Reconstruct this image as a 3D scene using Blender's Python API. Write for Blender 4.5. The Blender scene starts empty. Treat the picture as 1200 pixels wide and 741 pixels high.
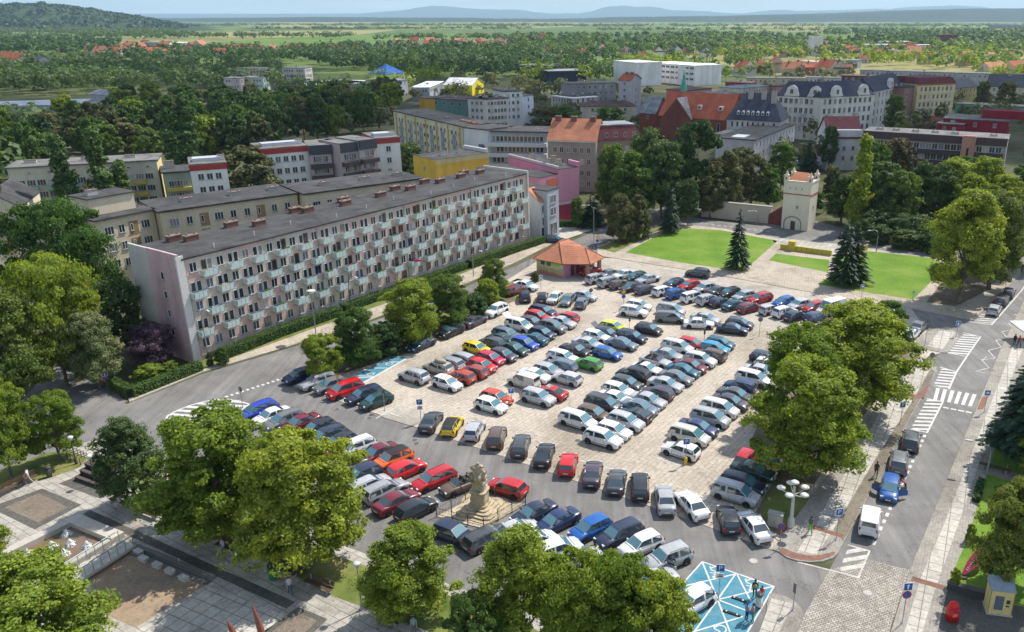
import bpy, bmesh, math, random
import numpy as np
from mathutils import Vector, Matrix
random.seed(7); NR = np.random.RandomState(7)
PI = math.pi
R = math.radians
scene = bpy.context.scene
COL = scene.collection
# ---------------------------------------------------------------- survey of the place (metres)
F, CX, CY, HY, H = 955., 700., 370., 20., 44.
TH = math.atan((CY - HY) / F)
def G(x, y, z=0.0):
    "point of the place at height z seen at photo pixel x, y"
    dx = (x - CX) / F; dy = (y - CY) / F
    Y = math.cos(TH) - dy * math.sin(TH); Z = -math.sin(TH) - dy * math.cos(TH)
    t = (z - H) / Z
    return Vector((dx * t, Y * t, z))
def PR(v):
    d = v[1] * math.cos(TH) - (v[2] - H) * math.sin(TH); u = v[1] * math.sin(TH) + (v[2] - H) * math.cos(TH)
    return CX + F * v[0] / d, CY - F * u / d
def depth(v): return v[1] * math.cos(TH) - (v[2] - H) * math.sin(TH)
def zat(v, y):
    "height above ground point v whose picture row is y"
    t = (CY - y) / F
    # u/d = t
    a = v[1]; c, s = math.cos(TH), math.sin(TH)
    w = (t * a * c - a * s) / (c + t * s)
    return w + H
# ---------------------------------------------------------------- tagging
def tag(o, label=None, cat=None, group=None, kind=None):
    if label: o['label'] = label
    if cat: o['category'] = cat
    if group: o['group'] = group
    if kind: o['kind'] = kind
    return o
def empty(name, loc=(0, 0, 0), rz=0.0):
    o = bpy.data.objects.new(name, None); COL.objects.link(o)
    o.location = loc; o.rotation_euler = (0, 0, rz); o.empty_display_size = 0.3
    return o
def ctree(o, parent=None, color=None):
    c = o.copy(); COL.objects.link(c); c.parent = parent
    if color: c.color = color
    for ch in o.children: ctree(ch, c, color)
    return c
# ---------------------------------------------------------------- mesh builder
class MB:
    def __init__(s): s.v = []; s.f = []; s.m = []; s.mi = 0; s.sm = []; s.smooth = False
    def add(s, vs, fs, mi=None):
        n = len(s.v); s.v += [tuple(p) for p in vs]
        for f in fs: s.f.append(tuple(i + n for i in f)); s.m.append(s.mi if mi is None else mi); s.sm.append(s.smooth)
    def box(s, c, d, rz=0, mi=None, taper=1.0):
        "centre of the base, full sizes"
        x, y, z = c; a, b, h = d[0] / 2, d[1] / 2, d[2]
        cs, sn = math.cos(rz), math.sin(rz); vs = []
        for k, (zz, t) in enumerate(((z, 1), (z + h, taper))):
            for (u, w) in ((-a, -b), (a, -b), (a, b), (-a, b)):
                u *= t; w *= t; vs.append((x + u * cs - w * sn, y + u * sn + w * cs, zz))
        s.add(vs, [(0, 3, 2, 1), (4, 5, 6, 7), (0, 1, 5, 4), (1, 2, 6, 5), (2, 3, 7, 6), (3, 0, 4, 7)], mi)
    def prism(s, poly, z0, z1, mi=None, top=None):
        n = len(poly)
        ar = sum(poly[i][0] * poly[(i + 1) % n][1] - poly[(i + 1) % n][0] * poly[i][1] for i in range(n))
        if ar < 0: poly = poly[::-1]
        vs = [(p[0], p[1], z0) for p in poly] + [(p[0], p[1], z1) for p in poly]
        fs = [tuple(range(n))[::-1]] + [(i, (i + 1) % n, n + (i + 1) % n, n + i) for i in range(n)]
        s.add(vs, fs, mi); s.add([vs[n + i] for i in range(n)], [tuple(range(n))], mi if top is None else top)
    def sheet(s, poly, z, mi=None):
        n = len(poly)
        ar = sum(poly[i][0] * poly[(i + 1) % n][1] - poly[(i + 1) % n][0] * poly[i][1] for i in range(n))
        if ar < 0: poly = poly[::-1]
        s.add([(p[0], p[1], z) for p in poly], [tuple(range(n))], mi)
    def tube(s, pts, r, n=8, mi=None, r2=None, cap=True):
        pts = [Vector(p) for p in pts]; vs = []; m = len(pts)
        sm = s.smooth; s.smooth = True
        for i, p in enumerate(pts):
            d = (pts[min(i + 1, m - 1)] - pts[max(i - 1, 0)])
            d = d.normalized() if d.length > 1e-6 else Vector((0, 0, 1))
            u = d.cross(Vector((0, 0, 1)) if abs(d.z) < .9 else Vector((1, 0, 0))).normalized(); w = d.cross(u)
            rr = r if r2 is None else r + (r2 - r) * i / (m - 1)
            if isinstance(r, (list, tuple)): rr = r[i]
            for k in range(n):
                a = 2 * PI * k / n; vs.append(p + (u * math.cos(a) + w * math.sin(a)) * rr)
        fs = [(i * n + k, i * n + (k + 1) % n, (i + 1) * n + (k + 1) % n, (i + 1) * n + k) for i in range(m - 1) for k in range(n)]
        s.add(vs, fs, mi); s.smooth = False
        if cap: s.add(vs[:n], [tuple(range(n))[::-1]], mi); s.add(vs[-n:], [tuple(range(n))], mi)
        s.smooth = sm
    def lathe(s, prof, c=(0, 0, 0), n=16, mi=None, sx=1, sy=1):
        vs = []; sm = s.smooth; s.smooth = True
        for (r, z) in prof:
            for k in range(n):
                a = 2 * PI * k / n; vs.append((c[0] + r * math.cos(a) * sx, c[1] + r * math.sin(a) * sy, c[2] + z))
        m = len(prof)
        fs = [(i * n + k, i * n + (k + 1) % n, (i + 1) * n + (k + 1) % n, (i + 1) * n + k) for i in range(m - 1) for k in range(n)]
        s.add(vs, fs, mi); s.smooth = sm
    def mesh(s, name, mats):
        me = bpy.data.meshes.new(name); me.from_pydata(s.v, [], s.f)
        for m in (mats if isinstance(mats, (list, tuple)) else [mats]): me.materials.append(m)
        me.polygons.foreach_set('material_index', s.m); me.polygons.foreach_set('use_smooth', s.sm)
        me.update(); return me
    def build(s, name, mats, parent=None, loc=None, rz=None):
        o = bpy.data.objects.new(name, s.mesh(name, mats)); COL.objects.link(o)
        if parent is not None: o.parent = parent
        if loc is not None: o.location = loc
        if rz is not None: o.rotation_euler = (0, 0, rz)
        return o
def ob(name, me, parent=None, loc=(0, 0, 0), rz=0):
    o = bpy.data.objects.new(name, me); COL.objects.link(o); o.parent = parent; o.location = loc; o.rotation_euler = (0, 0, rz); return o
# ---------------------------------------------------------------- materials
MATS = {}
def nt(name, rough=.8, spec=.3, metal=0):
    m = bpy.data.materials.new(name); m.use_nodes = True; t = m.node_tree; b = t.nodes['Principled BSDF']
    b.inputs['Roughness'].default_value = rough; b.inputs['Metallic'].default_value = metal
    b.inputs['Specular IOR Level'].default_value = spec
    MATS[name] = m
    return m, t, b
def N(t, ty, **k):
    n = t.nodes.new(ty)
    for a, v in k.items():
        if a in n.inputs.keys(): n.inputs[a].default_value = v
        else: setattr(n, a, v)
    return n
def c4(c): return (c[0], c[1], c[2], 1)
def ramp(t, fac, stops, interp='LINEAR'):
    r = t.nodes.new('ShaderNodeValToRGB'); r.color_ramp.interpolation = interp
    e = r.color_ramp.elements
    while len(e) < len(stops): e.new(.5)
    for k, (p, c) in enumerate(stops): e[k].position = p; e[k].color = c4(c)
    t.links.new(fac, r.inputs[0]); return r
def noise(t, scale, detail=3, rough=.6, coord=None, dist=0):
    n = t.nodes.new('ShaderNodeTexNoise'); n.inputs['Scale'].default_value = scale; n.inputs['Detail'].default_value = detail
    n.inputs['Roughness'].default_value = rough; n.inputs['Distortion'].default_value = dist
    if coord is not None: t.links.new(coord, n.inputs['Vector'])
    return n
def mixc(t, fac, a, b, mode='MIX'):
    m = t.nodes.new('ShaderNodeMix'); m.data_type = 'RGBA'; m.blend_type = mode
    for k, v in ((0, fac), (6, a), (7, b)):
        if isinstance(v, (int, float)): m.inputs[k].default_value = v
        elif isinstance(v, (tuple, list)): m.inputs[k].default_value = c4(v)
        else: t.links.new(v, m.inputs[k])
    return m.outputs[2]
def wpos(t, rz=0, sc=None):
    g = t.nodes.new('ShaderNodeNewGeometry'); mp = t.nodes.new('ShaderNodeMapping'); t.links.new(g.outputs['Position'], mp.inputs[0])
    mp.inputs['Rotation'].default_value = (0, 0, rz)
    if sc: mp.inputs['Scale'].default_value = sc
    return mp.outputs[0]
def opos(t):
    return t.nodes.new('ShaderNodeTexCoord').outputs['Object']
def mix_mat(name, c1, c2, scale=.6, rough=.85, c3=None, bump=0, fine=None, spec=.25):
    "colour mottled between two tones, with a finer grain on top"
    m, t, b = nt(name, rough, spec); p = wpos(t)
    n1 = noise(t, scale, 5, .6, p); st = [(.35, c1), (.65, c2)]
    if c3: st = [(.3, c1), (.5, c2), (.7, c3)]
    r1 = ramp(t, n1.outputs[0], st); out = r1.outputs[0]
    n2 = noise(t, fine or scale * 12, 4, .7, p)
    r2 = ramp(t, n2.outputs[0], [(.3, (.78, .78, .78)), (.7, (1.18, 1.18, 1.18))]); out = mixc(t, 1., out, r2.outputs[0], 'MULTIPLY')
    t.links.new(out, b.inputs['Base Color'])
    if bump:
        bp = N(t, 'ShaderNodeBump', Strength=bump, Distance=.05); t.links.new(n2.outputs[0], bp.inputs['Height']); t.links.new(bp.outputs[0], b.inputs['Normal'])
    return m
def plain(name, c, rough=.6, spec=.4, metal=0, var=.12, emit=0):
    m, t, b = nt(name, rough, spec, metal); p = wpos(t); n1 = noise(t, 2.3, 4, .65, p)
    r1 = ramp(t, n1.outputs[0], [(.3, tuple(x * (1 - var) for x in c)), (.7, tuple(min(1, x * (1 + var)) for x in c))])
    t.links.new(r1.outputs[0], b.inputs['Base Color']); return m
_pl = {}
def PM(c, rough=.7, metal=0):
    k = (tuple(round(x, 3) for x in c), rough, metal)
    if k not in _pl: _pl[k] = plain('surface_%d' % len(_pl), c, rough, .4 if rough < .5 else .25, metal)
    return _pl[k]
def slabs(name, c1, c2, cm, w, h, rz, mortar=.012, stain=None, rough=.85, off=.5, sc=.12):
    m, t, b = nt(name, rough, .25); p = wpos(t, rz)
    br = t.nodes.new('ShaderNodeTexBrick'); t.links.new(p, br.inputs[0]); br.offset = off
    for k, v in (('Color1', c4(c1)), ('Color2', c4(c2)), ('Mortar', c4(cm)), ('Scale', 1.), ('Mortar Size', mortar), ('Brick Width', w), ('Row Height', h), ('Bias', 0.)): br.inputs[k].default_value = v
    out = br.outputs[0]; p2 = wpos(t)
    n1 = noise(t, sc, 6, .65, p2, .4); r1 = ramp(t, n1.outputs[0], [(.3, (.68, .66, .63)), (.5, (1, 1, 1)), (.72, (1.16, 1.15, 1.12))]); out = mixc(t, 1., out, r1.outputs[0], 'MULTIPLY')
    n2 = noise(t, 3.1, 5, .75, p2); r2 = ramp(t, n2.outputs[0], [(.28, (.72, .72, .72)), (.6, (1.1, 1.1, 1.1))]); out = mixc(t, 1., out, r2.outputs[0], 'MULTIPLY')
    n4 = noise(t, 1.1, 2, .5, p2); r4 = ramp(t, n4.outputs[0], [(.66, (1, 1, 1)), (.72, (.62, .61, .6))]); out = mixc(t, .8, out, r4.outputs[0], 'MULTIPLY')
    n5 = noise(t, .35, 5, .7, p2, 1.2); r5 = ramp(t, n5.outputs[0], [(.36, (.74, .73, .72)), (.46, (1, 1, 1))]); out = mixc(t, .7, out, r5.outputs[0], 'MULTIPLY')
    t.links.new(out, b.inputs['Base Color']); return m
ANG = R(57.2)     # direction of the long block and of the rows in the car park
# asphalt with tyre-polished streaks along the street direction
def asphalt(name, c, rz):
    m, t, b = nt(name, .88, .25); p = wpos(t); ps = wpos(t, rz, (1, .05, 1))
    n1 = noise(t, .22, 5, .6, p); r1 = ramp(t, n1.outputs[0], [(.32, tuple(x * .8 for x in c)), (.68, tuple(x * 1.2 for x in c))])
    n2 = noise(t, 1.3, 3, .6, ps); r2 = ramp(t, n2.outputs[0], [(.3, (.82, .82, .82)), (.7, (1.16, 1.16, 1.15))])
    out = mixc(t, 1., r1.outputs[0], r2.outputs[0], 'MULTIPLY')
    v = t.nodes.new('ShaderNodeTexVoronoi'); v.feature = 'DISTANCE_TO_EDGE'; v.inputs['Scale'].default_value = .16
    nd = noise(t, .5, 4, .6, p); add = N(t, 'ShaderNodeVectorMath', operation='MULTIPLY_ADD'); add.inputs[1].default_value = (4, 4, 0)
    t.links.new(nd.outputs[1], add.inputs[0]); t.links.new(p, add.inputs[2]); t.links.new(add.outputs[0], v.inputs['Vector'])
    rc = ramp(t, v.outputs[0], [(.003, (.55, .55, .55)), (.008, (1, 1, 1))]); out = mixc(t, .6, out, rc.outputs[0], 'MULTIPLY')
    n3 = noise(t, 6, 4, .7, p); r3 = ramp(t, n3.outputs[0], [(.3, (.85, .85, .85)), (.7, (1.15, 1.15, 1.15))]); out = mixc(t, 1., out, r3.outputs[0], 'MULTIPLY')
    t.links.new(out, b.inputs['Base Color']); return m
M_asph = asphalt('asphalt', (.185, .176, .166), R(32)); M_asph2 = asphalt('asphalt_of_the_avenue', (.195, .187, .178), -R(64))
M_lot = slabs('concrete_hexagons_worn', (.50, .435, .355), (.435, .38, .31), (.33, .28, .225), 1.1, .55, -ANG, .035, sc=.07)
M_conc = slabs('concrete_lane', (.43, .385, .33), (.39, .35, .30), (.29, .255, .21), 3., 3., -ANG, .025, sc=.1)
M_prom = slabs('promenade_slabs', (.46, .40, .32), (.40, .345, .27), (.26, .22, .17), 1., .5, R(15), .03)
M_cobble = slabs('granite_setts', (.47, .43, .365), (.30, .275, .235), (.15, .135, .115), .34, .22, R(26), .03, sc=.3)
M_sett = slabs('small_setts', (.30, .265, .205), (.22, .19, .145), (.14, .12, .09), .12, .12, R(26), .02)
M_pave = slabs('pale_paving', (.50, .47, .41), (.44, .41, .355), (.25, .23, .195), 1.1, 1.1, -R(64), .045, off=0)
M_paveg = slabs('grey_paving', (.33, .305, .265), (.295, .27, .235), (.25, .23, .20), .5, .25, -R(64), .02)
M_plaza = slabs('plaza_slabs', (.42, .395, .345), (.36, .335, .29), (.21, .195, .17), 1.6, .8, R(32), .035, sc=.2)
M_plazad = slabs('plaza_dark_band', (.13, .125, .105), (.105, .10, .085), (.07, .065, .06), .4, .2, R(32), .02)
M_plazab = slabs('plaza_brown_setts', (.255, .205, .16), (.20, .16, .125), (.12, .10, .08), .25, .15, R(32), .02)
M_red = slabs('red_pavers', (.30, .135, .09), (.25, .115, .08), (.16, .10, .08), .2, .1, R(26), .02)
M_lawn = mix_mat('lawn', (.085, .17, .018), (.125, .225, .02), .11, .95, (.20, .255, .05), fine=3)
M_grass = mix_mat('rough_grass', (.075, .11, .025), (.145, .175, .04), .3, .95, (.24, .21, .085), fine=4)
M_dirt = mix_mat('trodden_soil', (.13, .105, .07), (.20, .165, .11), .5, .95, fine=5)
M_basin = mix_mat('rusty_basin_floor', (.24, .165, .11), (.32, .235, .155), .35, .9, (.22, .18, .135), fine=3)
M_white = mix_mat('road_paint', (.64, .63, .60), (.50, .49, .46), 1.5, .7, fine=14)
M_wornpaint = mix_mat('worn_road_paint', (.62, .59, .53), (.36, .34, .30), 1.2, .7, fine=7)
M_blue = mix_mat('blue_bay_paint', (.04, .185, .26), (.065, .23, .31), .7, .8, (.14, .26, .31), fine=9)
M_kerb = mix_mat('kerb_stone', (.36, .33, .28), (.44, .41, .35), .9)
# ================================================================ GROUND
def ground_material():
    m, t, b = nt('country_ground', .95, .15); p = wpos(t)
    near = noise(t, .09, 6, .65, p); rn = ramp(t, near.outputs[0], [(.3, (.05, .065, .025)), (.5, (.085, .09, .04)), (.7, (.15, .135, .095))])
    v = t.nodes.new('ShaderNodeTexVoronoi'); v.inputs['Scale'].default_value = .0022; v.inputs['Randomness'].default_value = .9
    mp = wpos(t, R(20), (1, .42, 1)); t.links.new(mp, v.inputs['Vector'])
    sx = t.nodes.new('ShaderNodeSeparateColor'); t.links.new(v.outputs['Color'], sx.inputs[0])
    rf = ramp(t, sx.outputs[0], [(0, (.10, .145, .04)), (.18, (.12, .17, .045)), (.38, (.27, .245, .10)), (.5, (.12, .19, .04)), (.68, (.20, .205, .075)), (.8, (.08, .13, .035)), (.92, (.29, .25, .11))], 'CONSTANT')
    nf = noise(t, .01, 5, .6, p); rr = ramp(t, nf.outputs[0], [(.3, (.75, .78, .75)), (.7, (1.2, 1.18, 1.15))]); cf = mixc(t, 1., rf.outputs[0], rr.outputs[0], 'MULTIPLY')
    ln = N(t, 'ShaderNodeVectorMath', operation='LENGTH'); t.links.new(p, ln.inputs[0])
    mr = N(t, 'ShaderNodeMapRange'); mr.inputs[1].default_value = 560; mr.inputs[2].default_value = 760; t.links.new(ln.outputs['Value'], mr.inputs[0])
    t.links.new(mixc(t, mr.outputs[0], rn.outputs[0], cf), b.inputs['Base Color']); return m
M_ground = ground_material()
mb = MB(); S = 28500
xs = [-S, -3000, -600, 0, 600, 3000, S]; ys = [-1300, 0, 300, 900, 3000, 9000, 38500]
mb.v = [(x, y, 0) for y in ys for x in xs]
for j in range(6):
    for i in range(6): mb.f.append((j * 7 + i, j * 7 + i + 1, (j + 1) * 7 + i + 1, (j + 1) * 7 + i)); mb.m.append(0); mb.sm.append(False)
tag(mb.build('ground', M_ground), kind='structure')

def pts(l): return [G(x, y) for x, y in l]
def smooth_poly(l, it=2):
    for _ in range(it):
        o = []
        for i in range(len(l)):
            a, b_ = l[i], l[(i + 1) % len(l)]
            o += [(a[0] * .75 + b_[0] * .25, a[1] * .75 + b_[1] * .25), (a[0] * .25 + b_[0] * .75, a[1] * .25 + b_[1] * .75)]
        l = o
    return l
def sheet(name, l, z, mat):
    mb = MB(); mb.sheet(pts(l), z); return tag(mb.build(name, mat), kind='structure')
def slab(name, l, z, mat, kerb=True):
    mb = MB(); mb.prism(pts(l), -.05, z, 1, 0); return tag(mb.build(name, [mat, M_kerb]), kind='structure')
# --- streets
sheet('street', [(-140, 560), (0, 500), (60, 430), (110, 425), (148, 474), (236, 439), (300, 423.5), (343, 452), (800, 606.8), (905, 645), (913, 648), (935, 658.5), (972, 668), (942, 722), (925, 760), (880, 830), (760, 790), (559, 697), (400, 639), (300, 602), (200, 556), (150, 525), (127, 515), (90, 522), (0, 560), (-140, 610)], .004, M_asph)
sheet('street_by_the_long_block', [(236, 439), (400, 390), (520, 347), (600, 314), (650, 291), (700, 270), (770, 245), (800, 236), (880, 240), (990, 268), (1090, 292), (1250, 305), (1250, 312), (1090, 306), (990, 287), (880, 262), (820, 250), (790, 255), (740, 277), (690, 301), (640, 312), (610, 328), (560, 350), (480, 382), (420, 405), (351, 435), (343, 452), (300, 423.5)], .008, M_asph)
sheet('avenue', [(1066, 668), (1139, 490), (1171, 412), (1200, 351), (1250, 250), (1228, 246), (1196, 322), (1140, 376), (1068, 362), (1040, 385), (1072, 400), (1104, 414), (1060, 440), (1072, 425), (1100, 433), (1067, 490), (988, 639), (983, 648), (972, 668), (1016, 656)], .008, M_asph2)
sheet('cobbled_street', [(1066, 668), (1016, 656), (972, 668), (942, 722), (925, 760), (880, 830), (1000, 870), (1036, 760)], .012, M_cobble)
# --- car park
LOT = [(343, 452), (800, 606.8), (905, 645), (960, 570), (1035, 468), (1088, 418), (1104, 414), (1068, 362), (1004, 353), (836, 322), (720, 303), (640, 300), (600, 325), (560, 350), (480, 382), (420, 408), (351, 438)]
mb = MB(); mb.prism(pts(LOT), -.05, .05, 1, 0); tag(mb.build('car_park_paving', [M_lot, M_kerb]), kind='structure')
Z1 = .054
def lotsheet(name, l, mat, z=Z1): return sheet(name, l, z, mat)
lotsheet('car_park_lane', [(640, 304), (700, 303), (836, 325), (1003, 354), (1066, 368), (1010, 392), (930, 392), (870, 375), (800, 356), (740, 346), (690, 337), (600, 330)], M_conc)
lotsheet('car_park_entrance', [(447, 489), (470, 474), (520, 492), (483, 500)], M_conc)
lotsheet('car_park_verge', [(346, 440), (420, 404), (480, 381), (560, 349), (606, 327), (625, 331), (602, 353), (560, 362), (478, 410), (400, 437), (370, 449)], M_grass)
lotsheet('soil_verge', [(385, 434), (478, 404), (560, 362), (602, 347), (604, 353), (560, 371), (480, 414), (404, 438)], M_dirt, Z1 + .004)
# --- lawns and promenade
slab('promenade', [(700, 300), (836, 322), (1004, 353), (1068, 362), (1140, 376), (1196, 322), (1196, 305), (1090, 300), (990, 283), (905, 268), (880, 264), (800, 262), (760, 275), (700, 289)], .12, M_prom)
def onprom(name, l, mat, z=.124): return sheet(name, l, z, mat)
onprom('lawn', [(733, 296.5), (778, 273), (800, 268), (845, 270.5), (911, 283), (871, 319), (800, 309)], M_lawn)
onprom('lawn_strip', [(901, 306), (909, 298), (972, 305.6), (970, 320)], M_lawn)
onprom('lawn_by_the_spruce', [(958, 334), (985, 316), (975, 300), (1016, 295), (1090, 303), (1110, 312), (1070, 352), (999, 341)], M_lawn)
onprom('verge', [(700, 291), (760, 270), (774, 267), (760, 278), (720, 297)], M_grass)
onprom('tree_pit', [(1085, 355), (1110, 325), (1170, 318), (1190, 310), (1150, 345), (1120, 360)], M_dirt)
onprom('bus_bay', [(905, 282), (930, 278), (1010, 288), (1016, 293), (965, 300), (940, 296), (915, 293)], M_pave)
sheet('tower_street', [(700, 268), (760, 250), (800, 253), (822, 257.5), (905, 267), (960, 273), (1010, 282), (1090, 296), (1090, 302.5), (1016, 291.5), (985, 287), (911, 279.5), (850, 269), (800, 263), (772, 264), (740, 275), (704, 286)], .129, M_asph)
# --- islands and pavements along the avenue
slab('traffic_island', smooth_poly([(1096, 383), (1128, 390), (1113, 413), (1106, 415), (1078, 408), (1071, 400)]), .12, M_paveg)
sheet('island_slabs', [(1101, 387.5), (1119, 391), (1104, 410.5), (1087, 406.5)], .124, M_pave)
slab('west_pavement', [(913, 648), (922, 654.5), (935, 658.5), (950, 660), (964, 659), (976, 655), (983, 648), (988, 638), (1067, 490), (1099, 434.5), (1097, 431), (1072, 425.5), (1035, 468), (960, 570), (905, 645)], .12, M_paveg)
sheet('west_pavement_setts', [(977, 622), (988, 636), (1066.5, 489), (1096, 437), (1091, 433), (1074, 463), (1023, 544)], .124, M_sett)
sheet('west_pavement_slabs', [(934, 648), (957, 651), (976, 622), (1022.5, 544), (1073.5, 463), (1090, 432.5), (1073, 427.5), (1048, 455), (995, 548), (952, 620)], .124, M_pave)
sheet('red_crossing_strip', smooth_poly([(913, 645), (913, 649), (935, 658), (958, 659), (976, 653), (980, 647), (966, 651), (950, 653), (930, 649), (917, 643)], 1), .128, M_red)
sheet('red_edge_strip', [(953, 617), (989, 628), (987, 632), (951, 621)], .128, M_red)
sheet('red_edge_strip', [(1049, 457), (1074, 464), (1090, 450), (1083, 467), (1074, 469), (1047, 461)], .128, M_red)
lotsheet('bare_ground_under_trees', [(886, 600), (905, 566), (868, 545), (900, 470), (985, 400), (1066, 392), (1072, 425), (1025, 470), (950, 573), (930, 605), (918, 630), (900, 622)], M_dirt)
lotsheet('planting_bed', [(893, 607), (897, 580), (925, 565), (948, 585), (930, 612), (915, 618)], M_grass, Z1 + .004)
slab('corner_pavement', smooth_poly([(896, 745), (900, 697), (908, 696), (930, 704), (942, 718), (938, 735), (915, 775), (880, 800)], 1), .12, M_paveg)
sheet('corner_pavement_slabs', [(904, 703), (929, 709), (900, 770), (880, 768)], .124, M_pave)
slab('east_pavement', [(1066.5, 668), (1139.5, 490), (1171.5, 412), (1200.5, 351), (1252, 250), (1340, 260), (1340, 520), (1340, 900), (1010, 900), (1044, 741)], .12, M_paveg)
sheet('east_pavement_slabs', [(1060, 741), (1079, 678), (1105, 618.6), (1134, 544), (1156, 487), (1178, 430), (1190, 398), (1202, 402), (1190, 430), (1170, 487), (1147, 544), (1121, 621), (1096, 692), (1080.7, 741), (1060, 800), (1036, 800)], .124, M_pave)
sheet('red_edge_strip', [(1069, 677), (1108, 688), (1106, 693), (1067, 682)], .128, M_red)
sheet('red_edge_strip', [(1145, 481), (1151, 466), (1158, 466), (1152, 481)], .128, M_red)
sheet('yard_paving', [(1110, 692), (1155, 703), (1300, 735), (1300, 800), (1085, 800)], .124, M_plazad)
sheet('garden_lawn', [(1109, 689), (1134, 632), (1152, 572), (1158, 552), (1168, 520), (1190, 470), (1215, 400), (1300, 400), (1300, 735), (1155, 702)], .126, M_lawn)
sheet('garden_path', [(1156, 557), (1160, 550), (1300, 575), (1300, 590), (1200, 570)], .130, M_paveg)
# --- left side: pavement along the street of the long block, verge, forecourt
slab('block_pavement', [(150, 467), (236, 433), (290, 414), (384, 380), (470, 350), (560, 314), (640, 284), (646, 287), (600, 310), (520, 344), (400, 388), (236, 437.5), (152, 472)], .12, M_prom)
sheet('block_verge', [(150, 466), (160, 440), (231, 424), (400, 361), (619, 284), (640, 283), (560, 313), (470, 349), (384, 379), (290, 413), (236, 432.5)], .02, M_grass)
sheet('courtyard_drive', [(62, 470), (75, 440), (150, 470), (104, 492)], .012, M_asph)
sheet('block_forecourt', [(640, 284), (646, 287), (700, 268), (684, 258), (640, 262)], .1, M_pave)
# --- plaza with the fountain
slab('plaza_paving', [(-140, 620), (0, 572), (58, 540), (92, 522), (110, 517), (127, 516), (150, 526), (200, 557), (300, 603), (400, 640), (559, 698), (640, 729), (760, 791), (760, 1000), (-260, 1000)], .12, M_plaza)
P1 = .124; P2 = .128
sheet('plaza_lawn', [(-80, 590), (0, 553), (55, 532), (84, 529), (103, 538), (94, 549), (58, 562), (25, 567), (-60, 592)], P1, M_grass)
sheet('plaza_lawn', [(150, 545), (185, 560), (290, 606), (400, 655), (470, 678), (560, 712), (640, 745), (700, 790), (600, 820), (520, 748), (395, 702), (330, 668), (230, 622), (165, 590)], P1, M_grass)
sheet('plaza_dark_band', [(-12, 596), (50, 574), (96, 593), (41, 622)], P1, M_plazad)
sheet('plaza_brown_square', [(5, 596), (46, 579.5), (80, 596), (45, 614)], P2, M_plazab)
sheet('plaza_dark_band', [(69, 568), (97, 557), (135, 575), (118, 586)], P1, M_plazad)
sheet('plaza_dark_band', [(97, 604), (106, 599), (346, 707), (336, 715)], P1, M_plazad)
sheet('plaza_dark_band', [(350, 713), (384, 727), (345, 765), (300, 748)], P1, M_plazad)
sheet('plaza_brown_square', [(349, 719), (372, 729), (343, 757), (314, 746)], P2, M_plazab)
sheet('plaza_pale_square', [(160, 741), (246, 689), (332, 722), (280, 775), (180, 790)], P1, M_pave)
# --- markings
def mark(name, l, z=.012, mat=None): return sheet(name, l, z, mat or M_white)
def stripes(name, quad, n, fill=.5, z=.016, mat=None, skew=0.):
    "n bars between the side a-d and the side b-c of a quad given in picture corners a,b,c,d"
    a, b_, c, d = [G(*q) for q in quad]; mb = MB()
    for i in range(n):
        t0 = (i + .2) / n; t1 = t0 + fill / n; s0 = min(1, t0 + skew); s1 = min(1, t1 + skew)
        mb.sheet([a.lerp(d, t0), b_.lerp(c, s0), b_.lerp(c, s1), a.lerp(d, t1)], z)
    return tag(mb.build(name, mat or M_white), kind='structure')
def lines(name, segs, w, z, mat=None, px=True):
    mb = MB()
    for l in segs:
        P = [G(*q) if px else Vector((q[0], q[1], 0)) for q in l]
        for a, b_ in zip(P, P[1:]):
            d = (b_ - a).normalized(); n = Vector((-d.y, d.x, 0)) * w / 2; a2 = a - d * w * .3; b2 = b_ + d * w * .3
            mb.add([(q.x, q.y, z) for q in (a2 - n, b2 - n, b2 + n, a2 + n)], [(0, 1, 2, 3)])
            z += .0004
    return tag(mb.build(name, mat or M_white), kind='structure')
def dashes(name, a, b_, n, w, fill, z, mat=None):
    A, B = G(*a), G(*b_); mb = MB(); d = (B - A).normalized(); nn = Vector((-d.y, d.x, 0)) * w / 2
    for i in range(n):
        p = A.lerp(B, i / n); q = A.lerp(B, (i + fill) / n); mb.add([(r.x, r.y, z) for r in (p - nn, q - nn, q + nn, p + nn)], [(0, 1, 2, 3)])
    return tag(mb.build(name, mat or M_white), kind='structure')
for a_, b_ in (((820, 262), (905, 273)), ((1018, 288), (1088, 299))): dashes('road_dashes', a_, b_, 12, .25, .55, .134)
# hatched lens on the corner by the long block
lens = [(193, 493), (197, 487), (208, 481), (222, 475.5), (238, 471), (252, 468.5), (266, 468), (280, 470), (292, 474), (280, 483), (255, 496), (215, 507), (200, 505), (194, 499)]
lines('hatched_area_outline', [lens + lens[:1]], .22, .012)
def clip_stripes(name, poly, ang, step, wid, z, mat=None):
    "parallel stripes clipped to a convex polygon (picture corners)"
    P = [G(*q) for q in poly]; c = sum(P, Vector()) / len(P); d = Vector((math.cos(ang), math.sin(ang), 0)); n = Vector((-d.y, d.x, 0)); mb = MB()
    def chord(o):
        h = []
        for i in range(len(P)):
            a, b_ = P[i] - c, P[(i + 1) % len(P)] - c; sa, sb = a.dot(n) - o, b_.dot(n) - o
            if sa * sb < 0: t = sa / (sa - sb); h.append((a.lerp(b_, t)).dot(d))
        return (min(h), max(h)) if len(h) >= 2 else None
    o = -40
    while o < 40:
        u, v = chord(o), chord(o + wid)
        if u and v and u[1] - u[0] > .3:
            q = [c + d * u[0] + n * o, c + d * u[1] + n * o, c + d * v[1] + n * (o + wid), c + d * v[0] + n * (o + wid)]
            mb.add([(r.x, r.y, z) for r in q], [(0, 1, 2, 3)])
        o += step
    return tag(mb.build(name, mat or M_white), kind='structure')
clip_stripes('hatched_area', lens, R(-8), 1.05, .5, .0125)
dashes('give_way_teeth', (264, 465.5), (330, 444), 11, .5, .5, .012)
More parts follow.
